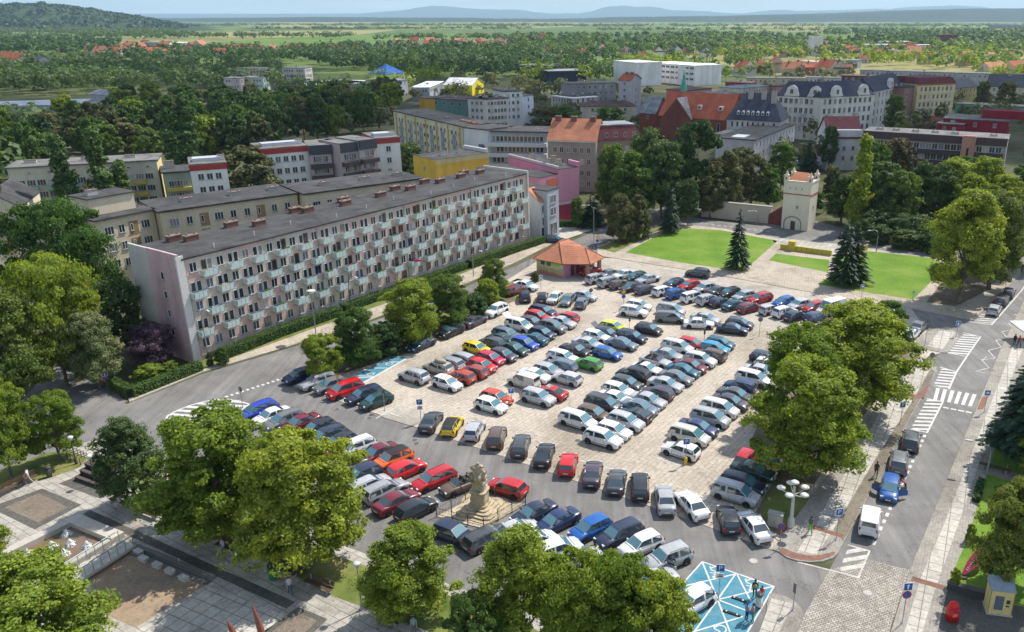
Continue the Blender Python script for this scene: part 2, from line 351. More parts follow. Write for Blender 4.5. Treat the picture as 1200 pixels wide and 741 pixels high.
clip_stripes('hatched_area', [(1130, 391), (1148, 394.5), (1133, 418), (1107, 413)], R(-12), .95, .42, .016)
lines('hatched_area_outline', [[(1107, 413), (1133, 418), (1149, 395), (1129, 390)]], .18, .0165)
clip_stripes('hatched_area', [(1104, 431), (1121, 436), (1112, 456), (1094, 452)], R(-12), .95, .42, .016)
lines('hatched_area_outline', [[(1102, 430.5), (1121, 436), (1112, 456)], [(1133, 418), (1121, 436)]], .22, .0165)
clip_stripes('hatched_area', [(1087, 467), (1105, 471), (1086.5, 507), (1067, 503)], R(-4), .95, .42, .016)
lines('hatched_area_outline', [[(1087, 467.5), (1105, 471), (1086.5, 507), (1068, 503.5)]], .2, .0165)
clip_stripes('hatched_area', [(1139, 377), (1163, 380), (1170, 371), (1150, 368)], R(-12), .95, .42, .016, M_wornpaint)
lines('bay_edge_line', [[(1137, 377.5), (1162, 381), (1197, 341), (1225, 298)]], .18, .0165)
clip_stripes('hatched_area', [(995, 640), (1019, 646.5), (1006, 676), (983, 669)], R(14), 1.0, .5, .018, M_wornpaint)
lines('hatched_area_outline', [[(994, 639), (1019, 646), (1006, 677), (975, 669), (935, 659)]], .16, .0185, M_wornpaint)
stripes('zebra_crossing', [(1092, 468), (1095.5, 454.5), (1147, 463), (1141, 477)], 6, .52, .016)
dashes('stop_line', (1105, 477.5), (1141, 484.5), 4, .35, .75, .016)
dashes('parking_bay_dashes', (1084, 510), (1021, 643), 19, .3, .5, .016)
lines('zigzag_line', [[(1200, 369), (1189, 368.5), (1195, 372), (1182, 379), (1189, 386), (1174, 389), (1181, 397), (1167, 399), (1173, 407), (1158, 411), (1166, 420), (1151, 422)], [(1151, 423), (1157, 417.5), (1150, 422.5), (1155, 438)], ][:1] + [[(1151, 422.5), (1156, 418.5)], [(1150, 421.5), (1159, 431.5), (1144, 435), (1155, 437.5)]], .14, .016, M_wornpaint)
# disabled bays painted blue
bay = [(822, 658.5), (907, 687.5), (868, 760), (770, 735), (800, 685)]
sheet('disabled_bay_paint', bay, .012, M_blue)
lines('disabled_bay_line', [[(794, 691), (823, 658.5), (907, 687.5), (862, 765)], [(823, 659), (841, 703), (857, 745)], [(862, 673), (841, 703), (812, 743)], [(864, 674), (880, 705)], [(802, 687), (862, 673)], [(841, 703), (906, 687.5)], [(818, 696), (841, 703), (875, 716)], [(800, 722), (841, 703)], [(812, 741), (870, 723)]], .14, .016)
def wheelchair_sign(c, rz, s, z, name='wheelchair_pictogram'):
    mb = MB(); cs, sn = math.cos(rz), math.sin(rz)
    def T(x, y): return (c.x + (x * cs - y * sn) * s, c.y + (x * sn + y * cs) * s, z)
    def seg(a, b_, w):
        a = Vector((*a, 0)); b_ = Vector((*b_, 0)); d = (b_ - a).normalized(); n = Vector((-d.y, d.x, 0)) * w / 2
        mb.add([T(q.x, q.y) for q in (a - n, b_ - n, b_ + n, a + n)], [(0, 1, 2, 3)])
    arc = [(-.05 + .42 * math.cos(a), -.25 + .42 * math.sin(a)) for a in [R(k) for k in range(110, 370, 20)]]
    for a, b_ in zip(arc, arc[1:]): seg(a, b_, .13)
    seg((-.05, .55), (-.0, -.05), .16); seg((0, -.05), (.38, -.08), .14); seg((.38, -.1), (.55, -.55), .14); seg((-.02, .3), (.35, .25), .11)
    mb.add([T(-.05 + .14 * math.cos(R(k)), .75 + .14 * math.sin(R(k))) for k in range(0, 360, 45)], [tuple(range(8))])
    return tag(mb.build(name, M_white), kind='structure')
wheelchair_sign(G(838, 670), R(160), 1.0, .0175); wheelchair_sign(G(880, 685), R(160), 1.0, .0175); wheelchair_sign(G(843, 740), R(160), 1.0, .0175)
mb = MB()
for a, b_ in (((815, 685), (833, 692)), ((857, 700), (874, 706)), ((847, 716), (868, 723))):
    A, B = G(*a), G(*b_); c = (A + B) / 2; d = B - A
    w = MB(); w.box((0, 0, 0), (d.length, .22, .11), 0, 0, .9); w.box((-d.length * .3, 0, .102), (.12, .16, .012), 0, 1); w.box((d.length * .3, 0, .102), (.12, .16, .012), 0, 1)
    o = w.build('wheel_stop', [PM((.03, .03, .032)), PM((.5, .5, .48))], None, (c.x, c.y, .012), math.atan2(d.y, d.x))
    tag(o, 'black rubber wheel stop on the blue bay ' + {815: 'beside the white car', 857: 'farthest right, near the standing people', 847: 'lowest of the three'}[a[0]], 'wheel stop', 'wheel stops on the blue parking bays')
# upper blue bay strip in the car park
sheet('disabled_bay_paint', [(406, 446), (455, 419), (477, 419.5), (424, 450)], Z1 + .006, M_blue)
lines('disabled_bay_line', [[(403, 447), (459, 418), (480, 419), (424, 451)], [(424, 450), (478, 419.5)], [(418, 441), (440, 442)], [(412, 443.5), (436, 443)], [(433, 432), (457, 432)], [(448, 424), (470, 425)]], .2, Z1 + .010)
wheelchair_sign(G(433, 438.5), R(57), 1., Z1 + .013); wheelchair_sign(G(455, 426.5), R(57), 1., Z1 + .013)
# worn bay lines and arrows in the car park
lines('worn_bay_lines', [[(415, 470), (470, 489)], [(441, 491), (468, 475)], [(516, 489), (560, 500)], [(600, 517), (632, 527)], [(680, 540), (716, 550)], [(770, 537), (800, 548)], [(588, 472), (622, 484)], [(500, 447), (520, 455)], [(690, 347), (720, 352)], [(872, 392), (905, 400)], [(793, 570), (840, 590)], [(818, 545), (829, 552)]], .16, Z1 + .004, M_wornpaint)
mb = MB()
for (x, y) in ((545, 453), (677, 517), (782, 511), (976, 380), (742, 368), (433, 490), (395, 480), (486, 516), (836, 608), (883, 657.7), (1017, 695), (488, 520), (590, 540)):
    c = G(x, y); r = .38; p = [(c.x + r * math.cos(a * PI / 8), c.y + r * math.sin(a * PI / 8)) for a in range(16)]; z = Z1 + .02 if y < 520 and x > 440 and x != 486 and x != 488 else .03
    c_ = MB(); c_.prism([(q[0] - c.x, q[1] - c.y) for q in p], 0, .008, 0); c_.prism([((q[0] - c.x) * .8, (q[1] - c.y) * .8) for q in p], .008, .014, 1)
    o = c_.build('manhole_cover', [PM((.30, .27, .23)), PM((.10, .095, .09))] if x < 850 else [PM((.36, .34, .3)), PM((.42, .40, .36))], None, (c.x, c.y, z - .008)); o['kind'] = 'structure'
# ================================================================ CARS
def paint_mat():
    m, t, b = nt('car_paint', .28, .5); oi = t.nodes.new('ShaderNodeObjectInfo')
    n1 = noise(t, 3., 4, .6, wpos(t)); r = ramp(t, n1.outputs[0], [(.3, (.86, .85, .84)), (.7, (1.06, 1.06, 1.06))])
    t.links.new(mixc(t, 1., oi.outputs['Color'], r.outputs[0], 'MULTIPLY'), b.inputs['Base Color'])
    rr = N(t, 'ShaderNodeMapRange'); rr.inputs[3].default_value = .22; rr.inputs[4].default_value = .45; t.links.new(n1.outputs[0], rr.inputs[0]); t.links.new(rr.outputs[0], b.inputs['Roughness'])
    b.inputs['Coat Weight'].default_value = .5; b.inputs['Coat Roughness'].default_value = .08; return m
M_paint = paint_mat()
M_cglass = nt('car_glass', .04, .9)[0]; MATS['car_glass'].node_tree.nodes['Principled BSDF'].inputs['Base Color'].default_value = (.03, .048, .056, 1)
MATS['car_glass'].node_tree.nodes['Principled BSDF'].inputs['Coat Weight'].default_value = 1
M_wind = nt('windscreen_glass', .05, .9)[0]; MATS['windscreen_glass'].node_tree.nodes['Principled BSDF'].inputs['Base Color'].default_value = (.075, .19, .225, 1); MATS['windscreen_glass'].node_tree.nodes['Principled BSDF'].inputs['Coat Weight'].default_value = 1  # teal base puts the reflected sky into the windscreen's colour
M_trim = PM((.03, .03, .032), .6); M_tyre = PM((.025, .025, .026), .9); M_rim = PM((.42, .42, .43), .35, .6); M_blackrim = M_rim
M_lamp = PM((.62, .64, .66), .15); M_tail = PM((.32, .02, .02), .25); M_plate = PM((.65, .65, .62), .5); M_seat = PM((.06, .055, .05), .9)
# side outline: x along the car (0 = nose, 1 = tail)
CT = {
 'hatch':  dict(L=4.15, W=1.76, H=1.48, hood=.95, belt=.92, cowl=.24, rf=.42, rr=.90, tail=.985, deck=None),
 'small':  dict(L=3.65, W=1.66, H=1.50, hood=.98, belt=.94, cowl=.20, rf=.38, rr=.90, tail=.985, deck=None),
 'saloon': dict(L=4.65, W=1.80, H=1.45, hood=.92, belt=.93, cowl=.255, rf=.42, rr=.70, tail=.855, deck=1.0),
 'estate': dict(L=4.70, W=1.80, H=1.49, hood=.93, belt=.93, cowl=.25, rf=.40, rr=.92, tail=.985, deck=None, rails=1),
 'suv':    dict(L=4.45, W=1.84, H=1.66, hood=1.08, belt=1.06, cowl=.25, rf=.40, rr=.90, tail=.98, deck=None, rails=1, cl=.24),
 'mpv':    dict(L=4.60, W=1.82, H=1.70, hood=1.05, belt=1.02, cowl=.18, rf=.36, rr=.93, tail=.985, deck=None, rails=1),
 'coupe':  dict(L=4.35, W=1.80, H=1.36, hood=.88, belt=.90, cowl=.28, rf=.47, rr=.68, tail=.92, deck=.94),
 'panel_van': dict(L=4.35, W=1.78, H=1.84, hood=1.08, belt=1.08, cowl=.22, rf=.36, rr=.985, tail=.995, deck=None, van=1),
 'large_van': dict(L=5.4, W=2.02, H=2.45, hood=1.25, belt=1.25, cowl=.15, rf=.29, rr=.985, tail=.995, deck=None, van=1),
 'convertible': dict(L=4.35, W=1.78, H=1.30, hood=.90, belt=.90, cowl=.30, rf=.42, rr=.66, tail=.80, deck=.93, open=1),
}
def make_car(kind, tailgate=False, door=False, topbox=False, twotone=None):
    P = CT[kind]; L, W, HH = P['L'], P['W'], P['H']; cl = P.get('cl', .19); wr = .33 if kind not in ('suv', 'large_van') else .36
    root = empty(kind + '_car' if 'van' not in kind else kind)
    X = lambda u: L / 2 - u * L            # nose at +x
    hood, belt = P['hood'], P['belt']; deck = P['deck']; dz = deck * .98 if deck else belt
    # lower body: stations (u, top z, half width factor)
    st = [(0, hood * .55, .80), (.012, hood * .72, .88), (.05, hood * .84, .95), (.12, hood * .92, .985), (P['cowl'] - .01, hood + .03, 1)]
    st += [(P['cowl'] + .08, belt, 1), (.5, belt + .01, 1), (.7, belt + .02, 1)]
    if deck: st += [(P['tail'], dz + .04, .99), (.95, dz + .02, .965), (.985, dz - .02, .92), (1, dz * .62, .87)]
    else: st += [(.88, belt + .03, .985), (.96, belt + .02, .955), (.99, belt - .02, .92), (1, belt * .60, .87)]
    hw = W / 2; mb = MB(); mb.smooth = True; rings = []
    for (u, zt, wf) in st:
        w = hw * wf; x = X(u); zb = cl + (.10 if u < .02 or u > .985 else 0)
        rings.append([(x, -w * .90, zb), (x, -w * .985, zb + .10), (x, -w, zb + (zt - zb) * .52), (x, -w * .965, zt - .10), (x, -w * .88, zt - .015), (x, -w * .45, zt + .015), (x, 0, zt + .025),
                      (x, w * .45, zt + .015), (x, w * .88, zt - .015), (x, w * .965, zt - .10), (x, w, zb + (zt - zb) * .52), (x, w * .985, zb + .10), (x, w * .90, zb)])
    vs = [p for r in rings for p in r]; n = 13; m = len(rings)
    fs = [(i * n + k, i * n + k + 1, (i + 1) * n + k + 1, (i + 1) * n + k) for i in range(m - 1) for k in range(n - 1)]
    fs += [((i + 1) * n, (i + 1) * n + n - 1, i * n + n - 1, i * n) for i in range(m - 1)]
    mb.add(vs, fs); mb.smooth = False
    mb.add(rings[0], [tuple(range(n))[::-1]]); mb.add(rings[-1], [tuple(range(n))])
    # greenhouse, body coloured shell
    zc = hood + .02; zr = dz + .02 if deck else belt + .02
    wb, wt = hw * .93, hw * .74 if not P.get('van') else hw * .86
    u0, u1, u2, u3 = P['cowl'], P['rf'], P['rr'], P['tail']
    if not P.get('open'):
        zt = HH
        def ringr(u, z, w, cr): return [(X(u), -w, z), (X(u), -w * .5, z + cr), (X(u), 0, z + cr * 1.2), (X(u), w * .5, z + cr), (X(u), w, z)]
        base = [ringr(u0, zc - .03, wb * .95, 0), ringr(u1, belt, wb, 0), ringr(u2, belt, wb, 0), ringr(u3, zr - .03, wb * .93, 0)]
        um = (u1 + u2) / 2
        top = [ringr(u1, zt - .07, wt * .95, .02), ringr(u1 + .05, zt - .03, wt, .025), ringr(um, zt - .01, wt, .03), ringr(u2 - .05, zt - .04, wt * .97, .025), ringr(u2, zt - .09, wt * .92, .015)]
        mb.smooth = True; vs = [p for r in top for p in r]; mb.add(vs, [(i * 5 + k, i * 5 + k + 1, (i + 1) * 5 + k + 1, (i + 1) * 5 + k) for i in range(4) for k in range(4)]); mb.smooth = False
        # pillars/side panels, windscreen and rear surrounds
        for s_, k in ((1, 0), (-1, 4)):
            tp = [r[k] for r in top]; bs = [base[0][k], base[1][k], base[2][k], base[3][k]]
            fs = [[bs[0], bs[1], tp[0]], [bs[1], (X(um), bs[1][1], belt + .01), tp[2], tp[1], tp[0]], [(X(um), bs[1][1], belt + .01), bs[2], tp[4], tp[3], tp[2]], [bs[2], bs[3], tp[4]]]
            for f in fs: mb.add(f, [tuple(range(len(f)))])
        mb.add(base[0] + top[0], [(k, k + 1, 6 + k, 5 + k) for k in range(4)]); mb.add(base[3] + top[4], [(k, k + 1, 6 + k, 5 + k) for k in range(4)])
    body = mb.build('body', [M_paint], root)
    # dark sill, arches, grille
    d = MB(); d.box((0, 0, cl - .04), (L * .86, W * .86, .2)); wx = (X(.19), X(.81))
    for x in wx:
        for s_ in (-1, 1):
            y = s_ * (hw - .012); vs = [(x + (wr + .075) * math.cos(a), y + s_ * .016, max(cl - .02, wr + (wr + .075) * math.sin(a))) for a in [R(k) for k in range(-20, 201, 20)]]
            d.add(vs, [tuple(range(len(vs)))])
    d.box((X(.0) + .006, 0, cl + .14), (.03, W * .5, .20)); d.box((X(1.0) - .004, 0, cl + .1), (.03, W * .62, .13))
    for s_ in (-1, 1):
        for u_ in ((u0 + .10), (u0 + u3) / 2 - .01, u2 - .05 if not deck else u2 - .02): d.box((X(u_), s_ * (hw - .004), cl + .22), (.022, .02, belt - cl - .34))
        d.box((X((u0 + u2) / 2), s_ * (hw - .01), cl + .2), ((u2 - u0) * L * .9, .035, .05))
    d.box((X(u0 - .035), 0, hood + .034), (.03, W * .8, .02))
    if P.get('rails'):
        for s_ in (-1, 1): d.tube([(X(u1 + .06), s_ * wt * .9, HH - .01), (X(u1 + .09), s_ * wt * .9, HH + .045), (X(u2 - .08), s_ * wt * .88, HH + .04), (X(u2 - .05), s_ * wt * .88, HH - .04)], .018, 5)
    d.build('lower_trim', [M_trim], root)
    # glass
    def lerp(a, b, t): return tuple(a[i] + (b[i] - a[i]) * t for i in range(3))
    def panel(name, q, off, parent=root, mat=M_cglass, ins=.06):
        q = [Vector(p) for p in q]; c = sum(q, Vector()) / len(q); nrm = (q[1] - q[0]).cross(q[-1] - q[0]).normalized()
        if nrm.dot(c - Vector((0, 0, .8))) < 0: q = q[::-1]; nrm = -nrm
        q = [p + (c - p) * ins + nrm * off for p in q]; g = MB(); g.add([tuple(p) for p in q] + [tuple(p - nrm * .02) for p in q], [tuple(range(len(q)))] + [(i, i + len(q), (i + 1) % len(q) + len(q), (i + 1) % len(q)) for i in range(len(q))])
        return g.build(name, [mat], parent)
    if not P.get('open'):
        b0, t0 = base[0], top[0]; panel('windscreen', [b0[0], b0[4], t0[4], t0[0]], .012 + .012, mat=M_wind, ins=.07)
        b3, t3 = base[3], top[4]
        if not P.get('van') and not tailgate: panel('rear_window', [lerp(b3[0], t3[0], .18 if not deck else .06), lerp(b3[4], t3[4], .18 if not deck else .06), t3[4], t3[0]], .02, ins=.08)
        elif P.get('van'): panel('rear_window', [lerp(b3[0], t3[0], .25), lerp(b3[4], t3[4], .25), t3[4], t3[0]], .02, ins=.2)
        for k in (0, 4):
            bb = [lerp(base[0][k], base[1][k], .1), (X(um), base[1][k][1], belt + .02)]; tt = [top[0][k], (X(um), top[2][k][1], top[2][k][2] - .02)]
            panel('side_window', [lerp(base[0][k], top[0][k], .12), bb[1], tt[1], top[1][k], lerp(top[0][k], base[0][k], .08)], .014, ins=.10)
            if not P.get('van'):
                panel('side_window', [(X(um) - .05, base[1][k][1], belt + .02), base[2][k], lerp(base[2][k], base[3][k], .55), lerp(top[4][k], base[3][k], .2), top[3][k], (X(um) - .05, top[2][k][1], top[2][k][2] - .02)], .014, ins=.09)
    else:
        g = panel('windscreen', [(X(u0), -wb * .9, zc), (X(u0), wb * .9, zc), (X(u1), wt * .9, HH), (X(u1), -wt * .9, HH)], .0, ins=.02)
        s = MB(); s.box(((X(u1) + X(u2)) / 2, 0, belt - .02), (L * (u3 - u1), W * .78, .06)); s.build('cabin_floor', [M_trim], root)
        for yy in (-.36, .36):
            for xx in (X(.5), X(.68)): s = MB(); s.box((xx, yy, belt + .02), (.5, .5, .1), 0, 0, .9); s.box((xx - .24, yy, belt + .02), (.14, .48, .42), 0, 0, .8); s.build('seat', [M_seat], root)
        s = MB(); s.box((X(u3) + .1, 0, belt), (.5, W * .8, .16), 0, 0, .85); s.build('folded_roof', [M_trim], root)
    # wheels
    wm = MB(); wm.smooth = True; n = 18; prof = [(wr * .6, -.10), (wr * .96, -.105), (wr, -.07), (wr, .07), (wr * .96, .105), (wr * .6, .10)]
    vs = [(r * math.cos(2 * PI * k / n), z, r * math.sin(2 * PI * k / n)) for (r, z) in prof for k in range(n)]
    wm.add(vs, [(i * n + (k + 1) % n, i * n + k, (i + 1) * n + k, (i + 1) * n + (k + 1) % n) for i in range(5) for k in range(n)]); wm.smooth = False
    for zz in (-.085, .085):
        vs = [(wr * .64 * math.cos(2 * PI * k / n), zz, wr * .64 * math.sin(2 * PI * k / n)) for k in range(n)]; wm.add(vs, [tuple(range(n)) if zz < 0 else tuple(range(n))[::-1]], 1)
        for k in range(5):
            a = 2 * PI * k / 5; a2 = a + .42; rr_ = wr * .5
            q = [(wr * .16 * math.cos(a + .1), zz * 1.04, wr * .16 * math.sin(a + .1)), (rr_ * math.cos(a), zz * 1.04, rr_ * math.sin(a)), (rr_ * math.cos(a2), zz * 1.04, rr_ * math.sin(a2))]; wm.add(q, [(0, 1, 2)], 2)
    wme = wm.mesh('wheel', [M_tyre, M_rim, M_trim])
    for x in wx:
        for s_ in (-1, 1): ob('wheel', wme, root, (x, s_ * (hw - .09), wr))
    # lamps, plates, mirrors
    lm = MB(); lm.box((0, 0, 0), (.22, .34, .13), 0, 0, .9); lme = lm.mesh('headlight', [M_lamp])
    for s_ in (-1, 1): ob('headlight', lme, root, (X(.035), s_ * hw * .68, hood * .66), -s_ * .3)
    tm = MB()
    if deck: tm.box((0, 0, 0), (.10, .38, .15), 0, 0, .92)
    else: tm.box((0, 0, 0), (.12, .20, .34), 0, 0, .85)
    tme = tm.mesh('tail_light', [M_tail])
    for s_ in (-1, 1): ob('tail_light', tme, root, (X(.982), s_ * hw * (.70 if deck else .80), (dz if deck else belt) - (.26 if deck else .30)), s_ * .15)
    pm = MB(); pm.box((0, 0, 0), (.02, .50, .11)); pme = pm.mesh('number_plate', [M_plate])
    ob('number_plate', pme, root, (X(0) + .018, 0, cl + .20)); ob('number_plate', pme, root, (X(1) - .018, 0, .52 if deck else .60))
    mm = MB(); mm.box((0, 0, 0), (.13, .20, .14), 0, 0, .8); mme = mm.mesh('wing_mirror', [M_paint])
    for s_ in (-1, 1): ob('wing_mirror', mme, root, (X(u0 + .075), s_ * (hw + .05), belt + .0))
    if tailgate:
        s = MB(); zt = HH - .06; s.add([(X(u2), -wt * .9, zt), (X(u2), wt * .9, zt), (X(u2) - .72, wt * .9, zt + .52), (X(u2) - .72, -wt * .9, zt + .52), (X(u2), -wt * .9, zt + .05), (X(u2), wt * .9, zt + .05), (X(u2) - .72, wt * .9, zt + .58), (X(u2) - .72, -wt * .9, zt + .58)], [(3, 2, 1, 0), (4, 5, 6, 7), (0, 1, 5, 4), (1, 2, 6, 5), (2, 3, 7, 6), (3, 0, 4, 7)])
        g = s.build('tailgate', [M_paint], root); tag(g, 'raised tailgate')
        s = MB(); b3, t3 = base[3], top[4]; s.add([b3[0], b3[4], t3[4], t3[0]], [(0, 1, 2, 3)]); s.v = [(v[0] - .01, v[1] * .93, v[2]) for v in s.v]; s.build('open_boot', [M_seat], root)
    if door:
        for s_ in (door if isinstance(door, tuple) else (1,)):
            s = MB(); s.box((-.45, 0, .33), (.95, .09, belt - .36)); s.box((-.42, 0, belt - .03), (.75, .03, .42), 0, 1, .85)
            dd = s.build('open_door', [M_paint, M_cglass], root, (X(.33), s_ * hw * .99, 0), -s_ * R(58)); tag(dd, 'door standing open')
    if topbox:
        s = MB(); s.lathe([(0, 0), (.95, .02), (1.0, .14), (.9, .30), (.5, .36), (0, .37)], (X(.62), 0, HH + .04), 16, 0, .95, .48); s.build('roof_box', [PM((.34, .30, .22), .5)], root)
    if twotone: 
        s = MB(); zt = HH; 
        vs = [(p[0], p[1] * 1.0, p[2] + .006) for r in top for p in r]; s.smooth = True; s.add(vs, [(i * 5 + k, i * 5 + k + 1, (i + 1) * 5 + k + 1, (i + 1) * 5 + k) for i in range(4) for k in range(4)]); s.build('roof_panel', [M_trim], root)
    return root
CLR = dict(white=(.74, .74, .73), silver=(.44, .45, .46), light_grey=(.34, .35, .36), grey=(.17, .175, .185), dark_grey=(.065, .07, .075), black=(.018, .018, .021), navy=(.022, .03, .062), dark_blue=(.015, .035, .11),
           blue=(.012, .10, .36), bright_blue=(.02, .06, .42), sky_blue=(.02, .28, .52), blue_grey=(.13, .17, .22), teal=(.02, .10, .14), red=(.46, .012, .014), bright_red=(.62, .008, .012), orange_red=(.50, .055, .02), orange=(.80, .13, .01), maroon=(.16, .014, .022),
           raspberry=(.48, .01, .05), brown=(.13, .085, .055), beige=(.42, .38, .31), yellow=(.72, .52, .01), lime=(.55, .66, .03), green=(.07, .30, .03), dark_green=(.018, .055, .045), cream=(.62, .60, .54), purple_grey=(.07, .055, .075), faded_red=(.34, .06, .045))
PROTO = {}
def proto(kind, **k):
    key = (kind, tuple(sorted(k.items())))
    if key not in PROTO: PROTO[key] = [make_car(kind, **k), False]
    return PROTO[key]
CARS = []
def car(x, y, az, color, kind, row, extra='', zc=.72, zg=None, **k):
    "a car whose middle is seen at picture x, y, nose towards azimuth az"
    p = G(x, y, zc); CARS.append(dict(p=p, az=az, color=color, kind=kind, row=row, extra=extra, k=k, x=x, zg=zg if zg is not None else (.055 if row[1] == 'P' else .01)))
# --- rows: (phrase, surface)
r_edge = ('in the row with tails to the street', 'P'); D = 'D'
for a in [(505, 493, 84, 'dark_grey', 'saloon'), (530, 498, 84, 'yellow', 'hatch', 'twotone'), (556, 503.5, 84, 'silver', 'hatch'), (582, 512, 88, 'brown', 'suv'), (610, 521, 88, 'dark_grey', 'estate'), (638, 532, 86, 'black', 'saloon'), (665.5, 543, 84, 'bright_red', 'hatch'),
          (694.5, 554, 86, 'purple_grey', 'saloon'), (722.5, 563, 82, 'dark_grey', 'coupe'), (750, 568.5, 88, 'black', 'estate'), (779.5, 584, 92, 'light_grey', 'saloon'), (810.5, 590.5, 112, 'white', 'saloon'), (853.5, 607.5, 92, 'black', 'hatch'), (883.5, 615.5, 105, 'white', 'saloon')]:
    car(*a[:5], r_edge, **({'twotone': 1} if len(a) > 5 else {}))
r_w = ('at the west end of the car park', 'P')
for a in [(350, 440.5, 228, 'dark_blue', 'hatch'), (372, 446.5, 228, 'light_grey', 'estate'), (387, 451.5, 226, 'grey', 'hatch'), (404.5, 457, 226, 'bright_red', 'mpv'), (426.5, 462.5, 226, 'navy', 'estate'), (440.5, 469.5, 226, 'dark_green', 'hatch')]: car(*a, r_w)
r_n = ('in the street row facing the plaza', 'S')
for a in [(302, 480.5, 230, 'bright_blue', 'estate'), (318, 487, 230, 'white', 'saloon'), (332, 492, 230, 'grey', 'estate'), (352, 495, 230, 'maroon', 'saloon'), (372, 501.5, 228, 'black', 'hatch'), (382, 510.5, 228, 'navy', 'estate'), (397, 518.5, 228, 'black', 'hatch'), (415, 524, 228, 'white', 'estate'),
          (442.5, 530.5, 228, 'maroon', 'saloon'), (459.5, 538.5, 226, 'orange', 'suv'), (476, 549, 46, 'bright_red', 'hatch'), (508, 561, 222, 'red', 'estate'), (540, 566.5, 220, 'brown', 'convertible'), (594, 570.5, 152, 'red', 'hatch'),
          (625.5, 600.5, 220, 'navy', 'saloon'), (652.5, 610, 220, 'dark_blue', 'saloon'), (691.5, 618.5, 218, 'blue', 'hatch'), (725.5, 625, 216, 'navy', 'estate'), (751, 637.5, 214, 'white', 'hatch'), (782, 654, 210, 'silver', 'suv'), (764, 682, 210, 'silver', 'saloon')]:
    car(*a, r_n, **({'twotone': 1} if a[3] == 'orange' else {'door': (1,)} if a[0] == 782 else {}))
r_s = ('in the back street row by the plaza trees', 'S')
for a in [(404, 546, 222, 'grey', 'saloon'), (424, 556, 226, 'navy', 'hatch'), (433, 568, 46, 'silver', 'estate'), (451, 573.5, 46, 'light_grey', 'estate'), (464.5, 586.5, 46, 'maroon', 'saloon'), (487.5, 595.5, 46, 'black', 'hatch'), (531, 624, -30, 'navy', 'hatch'), (571, 629, 42, 'dark_grey', 'estate'), (604, 621, 40, 'silver', 'saloon'),
          (655, 642, 30, 'white', 'hatch'), (681, 654, 30, 'silver', 'hatch'), (628, 634, 40, 'white', 'hatch'), (362, 534, 46, 'silver', 'hatch'), (385, 540, 46, 'red', 'saloon')]: car(*a, r_s)
car(811, 704, 218, 'white', 'hatch', ('on the blue disabled bay', 'S'))
r_k = ('along the tree strip', 'P')
for a in [(493.5, 403, 237, 'navy', 'saloon'), (528.5, 388, 237, 'black', 'suv'), (556, 376, 57, 'purple_grey', 'saloon'), (582, 364, 237, 'white', 'suv')]: car(*a, r_k)
S = -32; Nn = 148
r1 = ('in the west block of cars', 'P')
for a in [(485, 441, Nn, 'silver', 'suv'), (513.3, 431.5, Nn, 'beige', 'suv', dict(topbox=True)), (526, 425.5, Nn, 'light_grey', 'estate'), (539, 420, Nn, 'silver', 'estate'), (524, 449, S, 'white', 'hatch'), (540, 441, Nn, 'orange_red', 'hatch'), (555, 435, Nn, 'faded_red', 'hatch'), (565, 428.5, S, 'bright_red', 'hatch'), (575, 420, S, 'raspberry', 'hatch'),
          (589.8, 416, S, 'purple_grey', 'hatch'), (558.8, 408, S, 'yellow', 'hatch'), (575.5, 401.5, Nn, 'dark_grey', 'hatch'), (586, 396.7, Nn, 'dark_green', 'saloon'), (594, 391.5, S, 'blue_grey', 'estate'), (602, 408.5, S, 'dark_green', 'saloon'), (615, 402.5, S, 'bright_blue', 'hatch'), (625, 397, Nn, 'teal', 'saloon'), (635.5, 390.5, S, 'navy', 'hatch'),
          (608.5, 381.5, S, 'white', 'mpv', dict(tailgate=True)), (623, 377.5, S, 'purple_grey', 'hatch'), (630, 370.5, S, 'red', 'hatch'), (636.5, 364.5, S, 'navy', 'estate'), (647.5, 383.3, S, 'grey', 'suv'), (658.5, 377.5, S, 'silver', 'saloon'), (663.5, 372, Nn, 'red', 'hatch')]: car(*a[:5], r1, **(a[5] if len(a) > 5 else {}))
r2 = ('in the middle block of cars', 'P')
for a in [(582, 466, S, 'orange_red', 'hatch'), (575.5, 475, S, 'white', 'hatch'), (630.5, 466, S, 'silver', 'suv'), (645.5, 459.5, Nn, 'red', 'coupe'), (613.5, 447, Nn, 'cream', 'panel_van'), (626.5, 439.5, S, 'white', 'saloon'), (642.5, 434, S, 'silver', 'hatch'), (664, 443.3, Nn, 'silver', 'hatch'), (657, 428, Nn, 'blue_grey', 'estate'), (660, 418.4, S, 'white', 'estate'),
          (688.5, 426, Nn, 'green', 'hatch'), (674.5, 409.8, S, 'black', 'saloon'), (712, 414, S, 'blue', 'hatch'), (689, 402.5, S, 'silver', 'saloon'), (699, 394, S, 'white', 'hatch'), (711, 390.8, S, 'navy', 'hatch', dict(tailgate=True)), (718.5, 383, S, 'lime', 'hatch'), (729, 402.5, S, 'blue_grey', 'saloon'), (740, 394.2, S, 'navy', 'estate'), (760.3, 385.7, S, 'black', 'hatch')]: car(*a[:5], r2, **(a[5] if len(a) > 5 else {}))
r2b = ('near the signs in the middle of the car park', 'P')
for a in [(742.7, 365.5, S + 10, 'white', 'suv'), (749, 358, S + 4, 'white', 'hatch'), (785.5, 372.5, S + 22, 'grey', 'mpv'), (786.5, 363.4, S + 4, 'silver', 'mpv'), (819, 379, S + 24, 'white', 'saloon'), (827, 373, S, 'silver', 'saloon'), (858.5, 385.3, S + 12, 'navy', 'saloon'), (867, 379, S + 4, 'dark_grey', 'hatch')]: car(*a, r2b)
r3 = ('in the east block of cars', 'P')
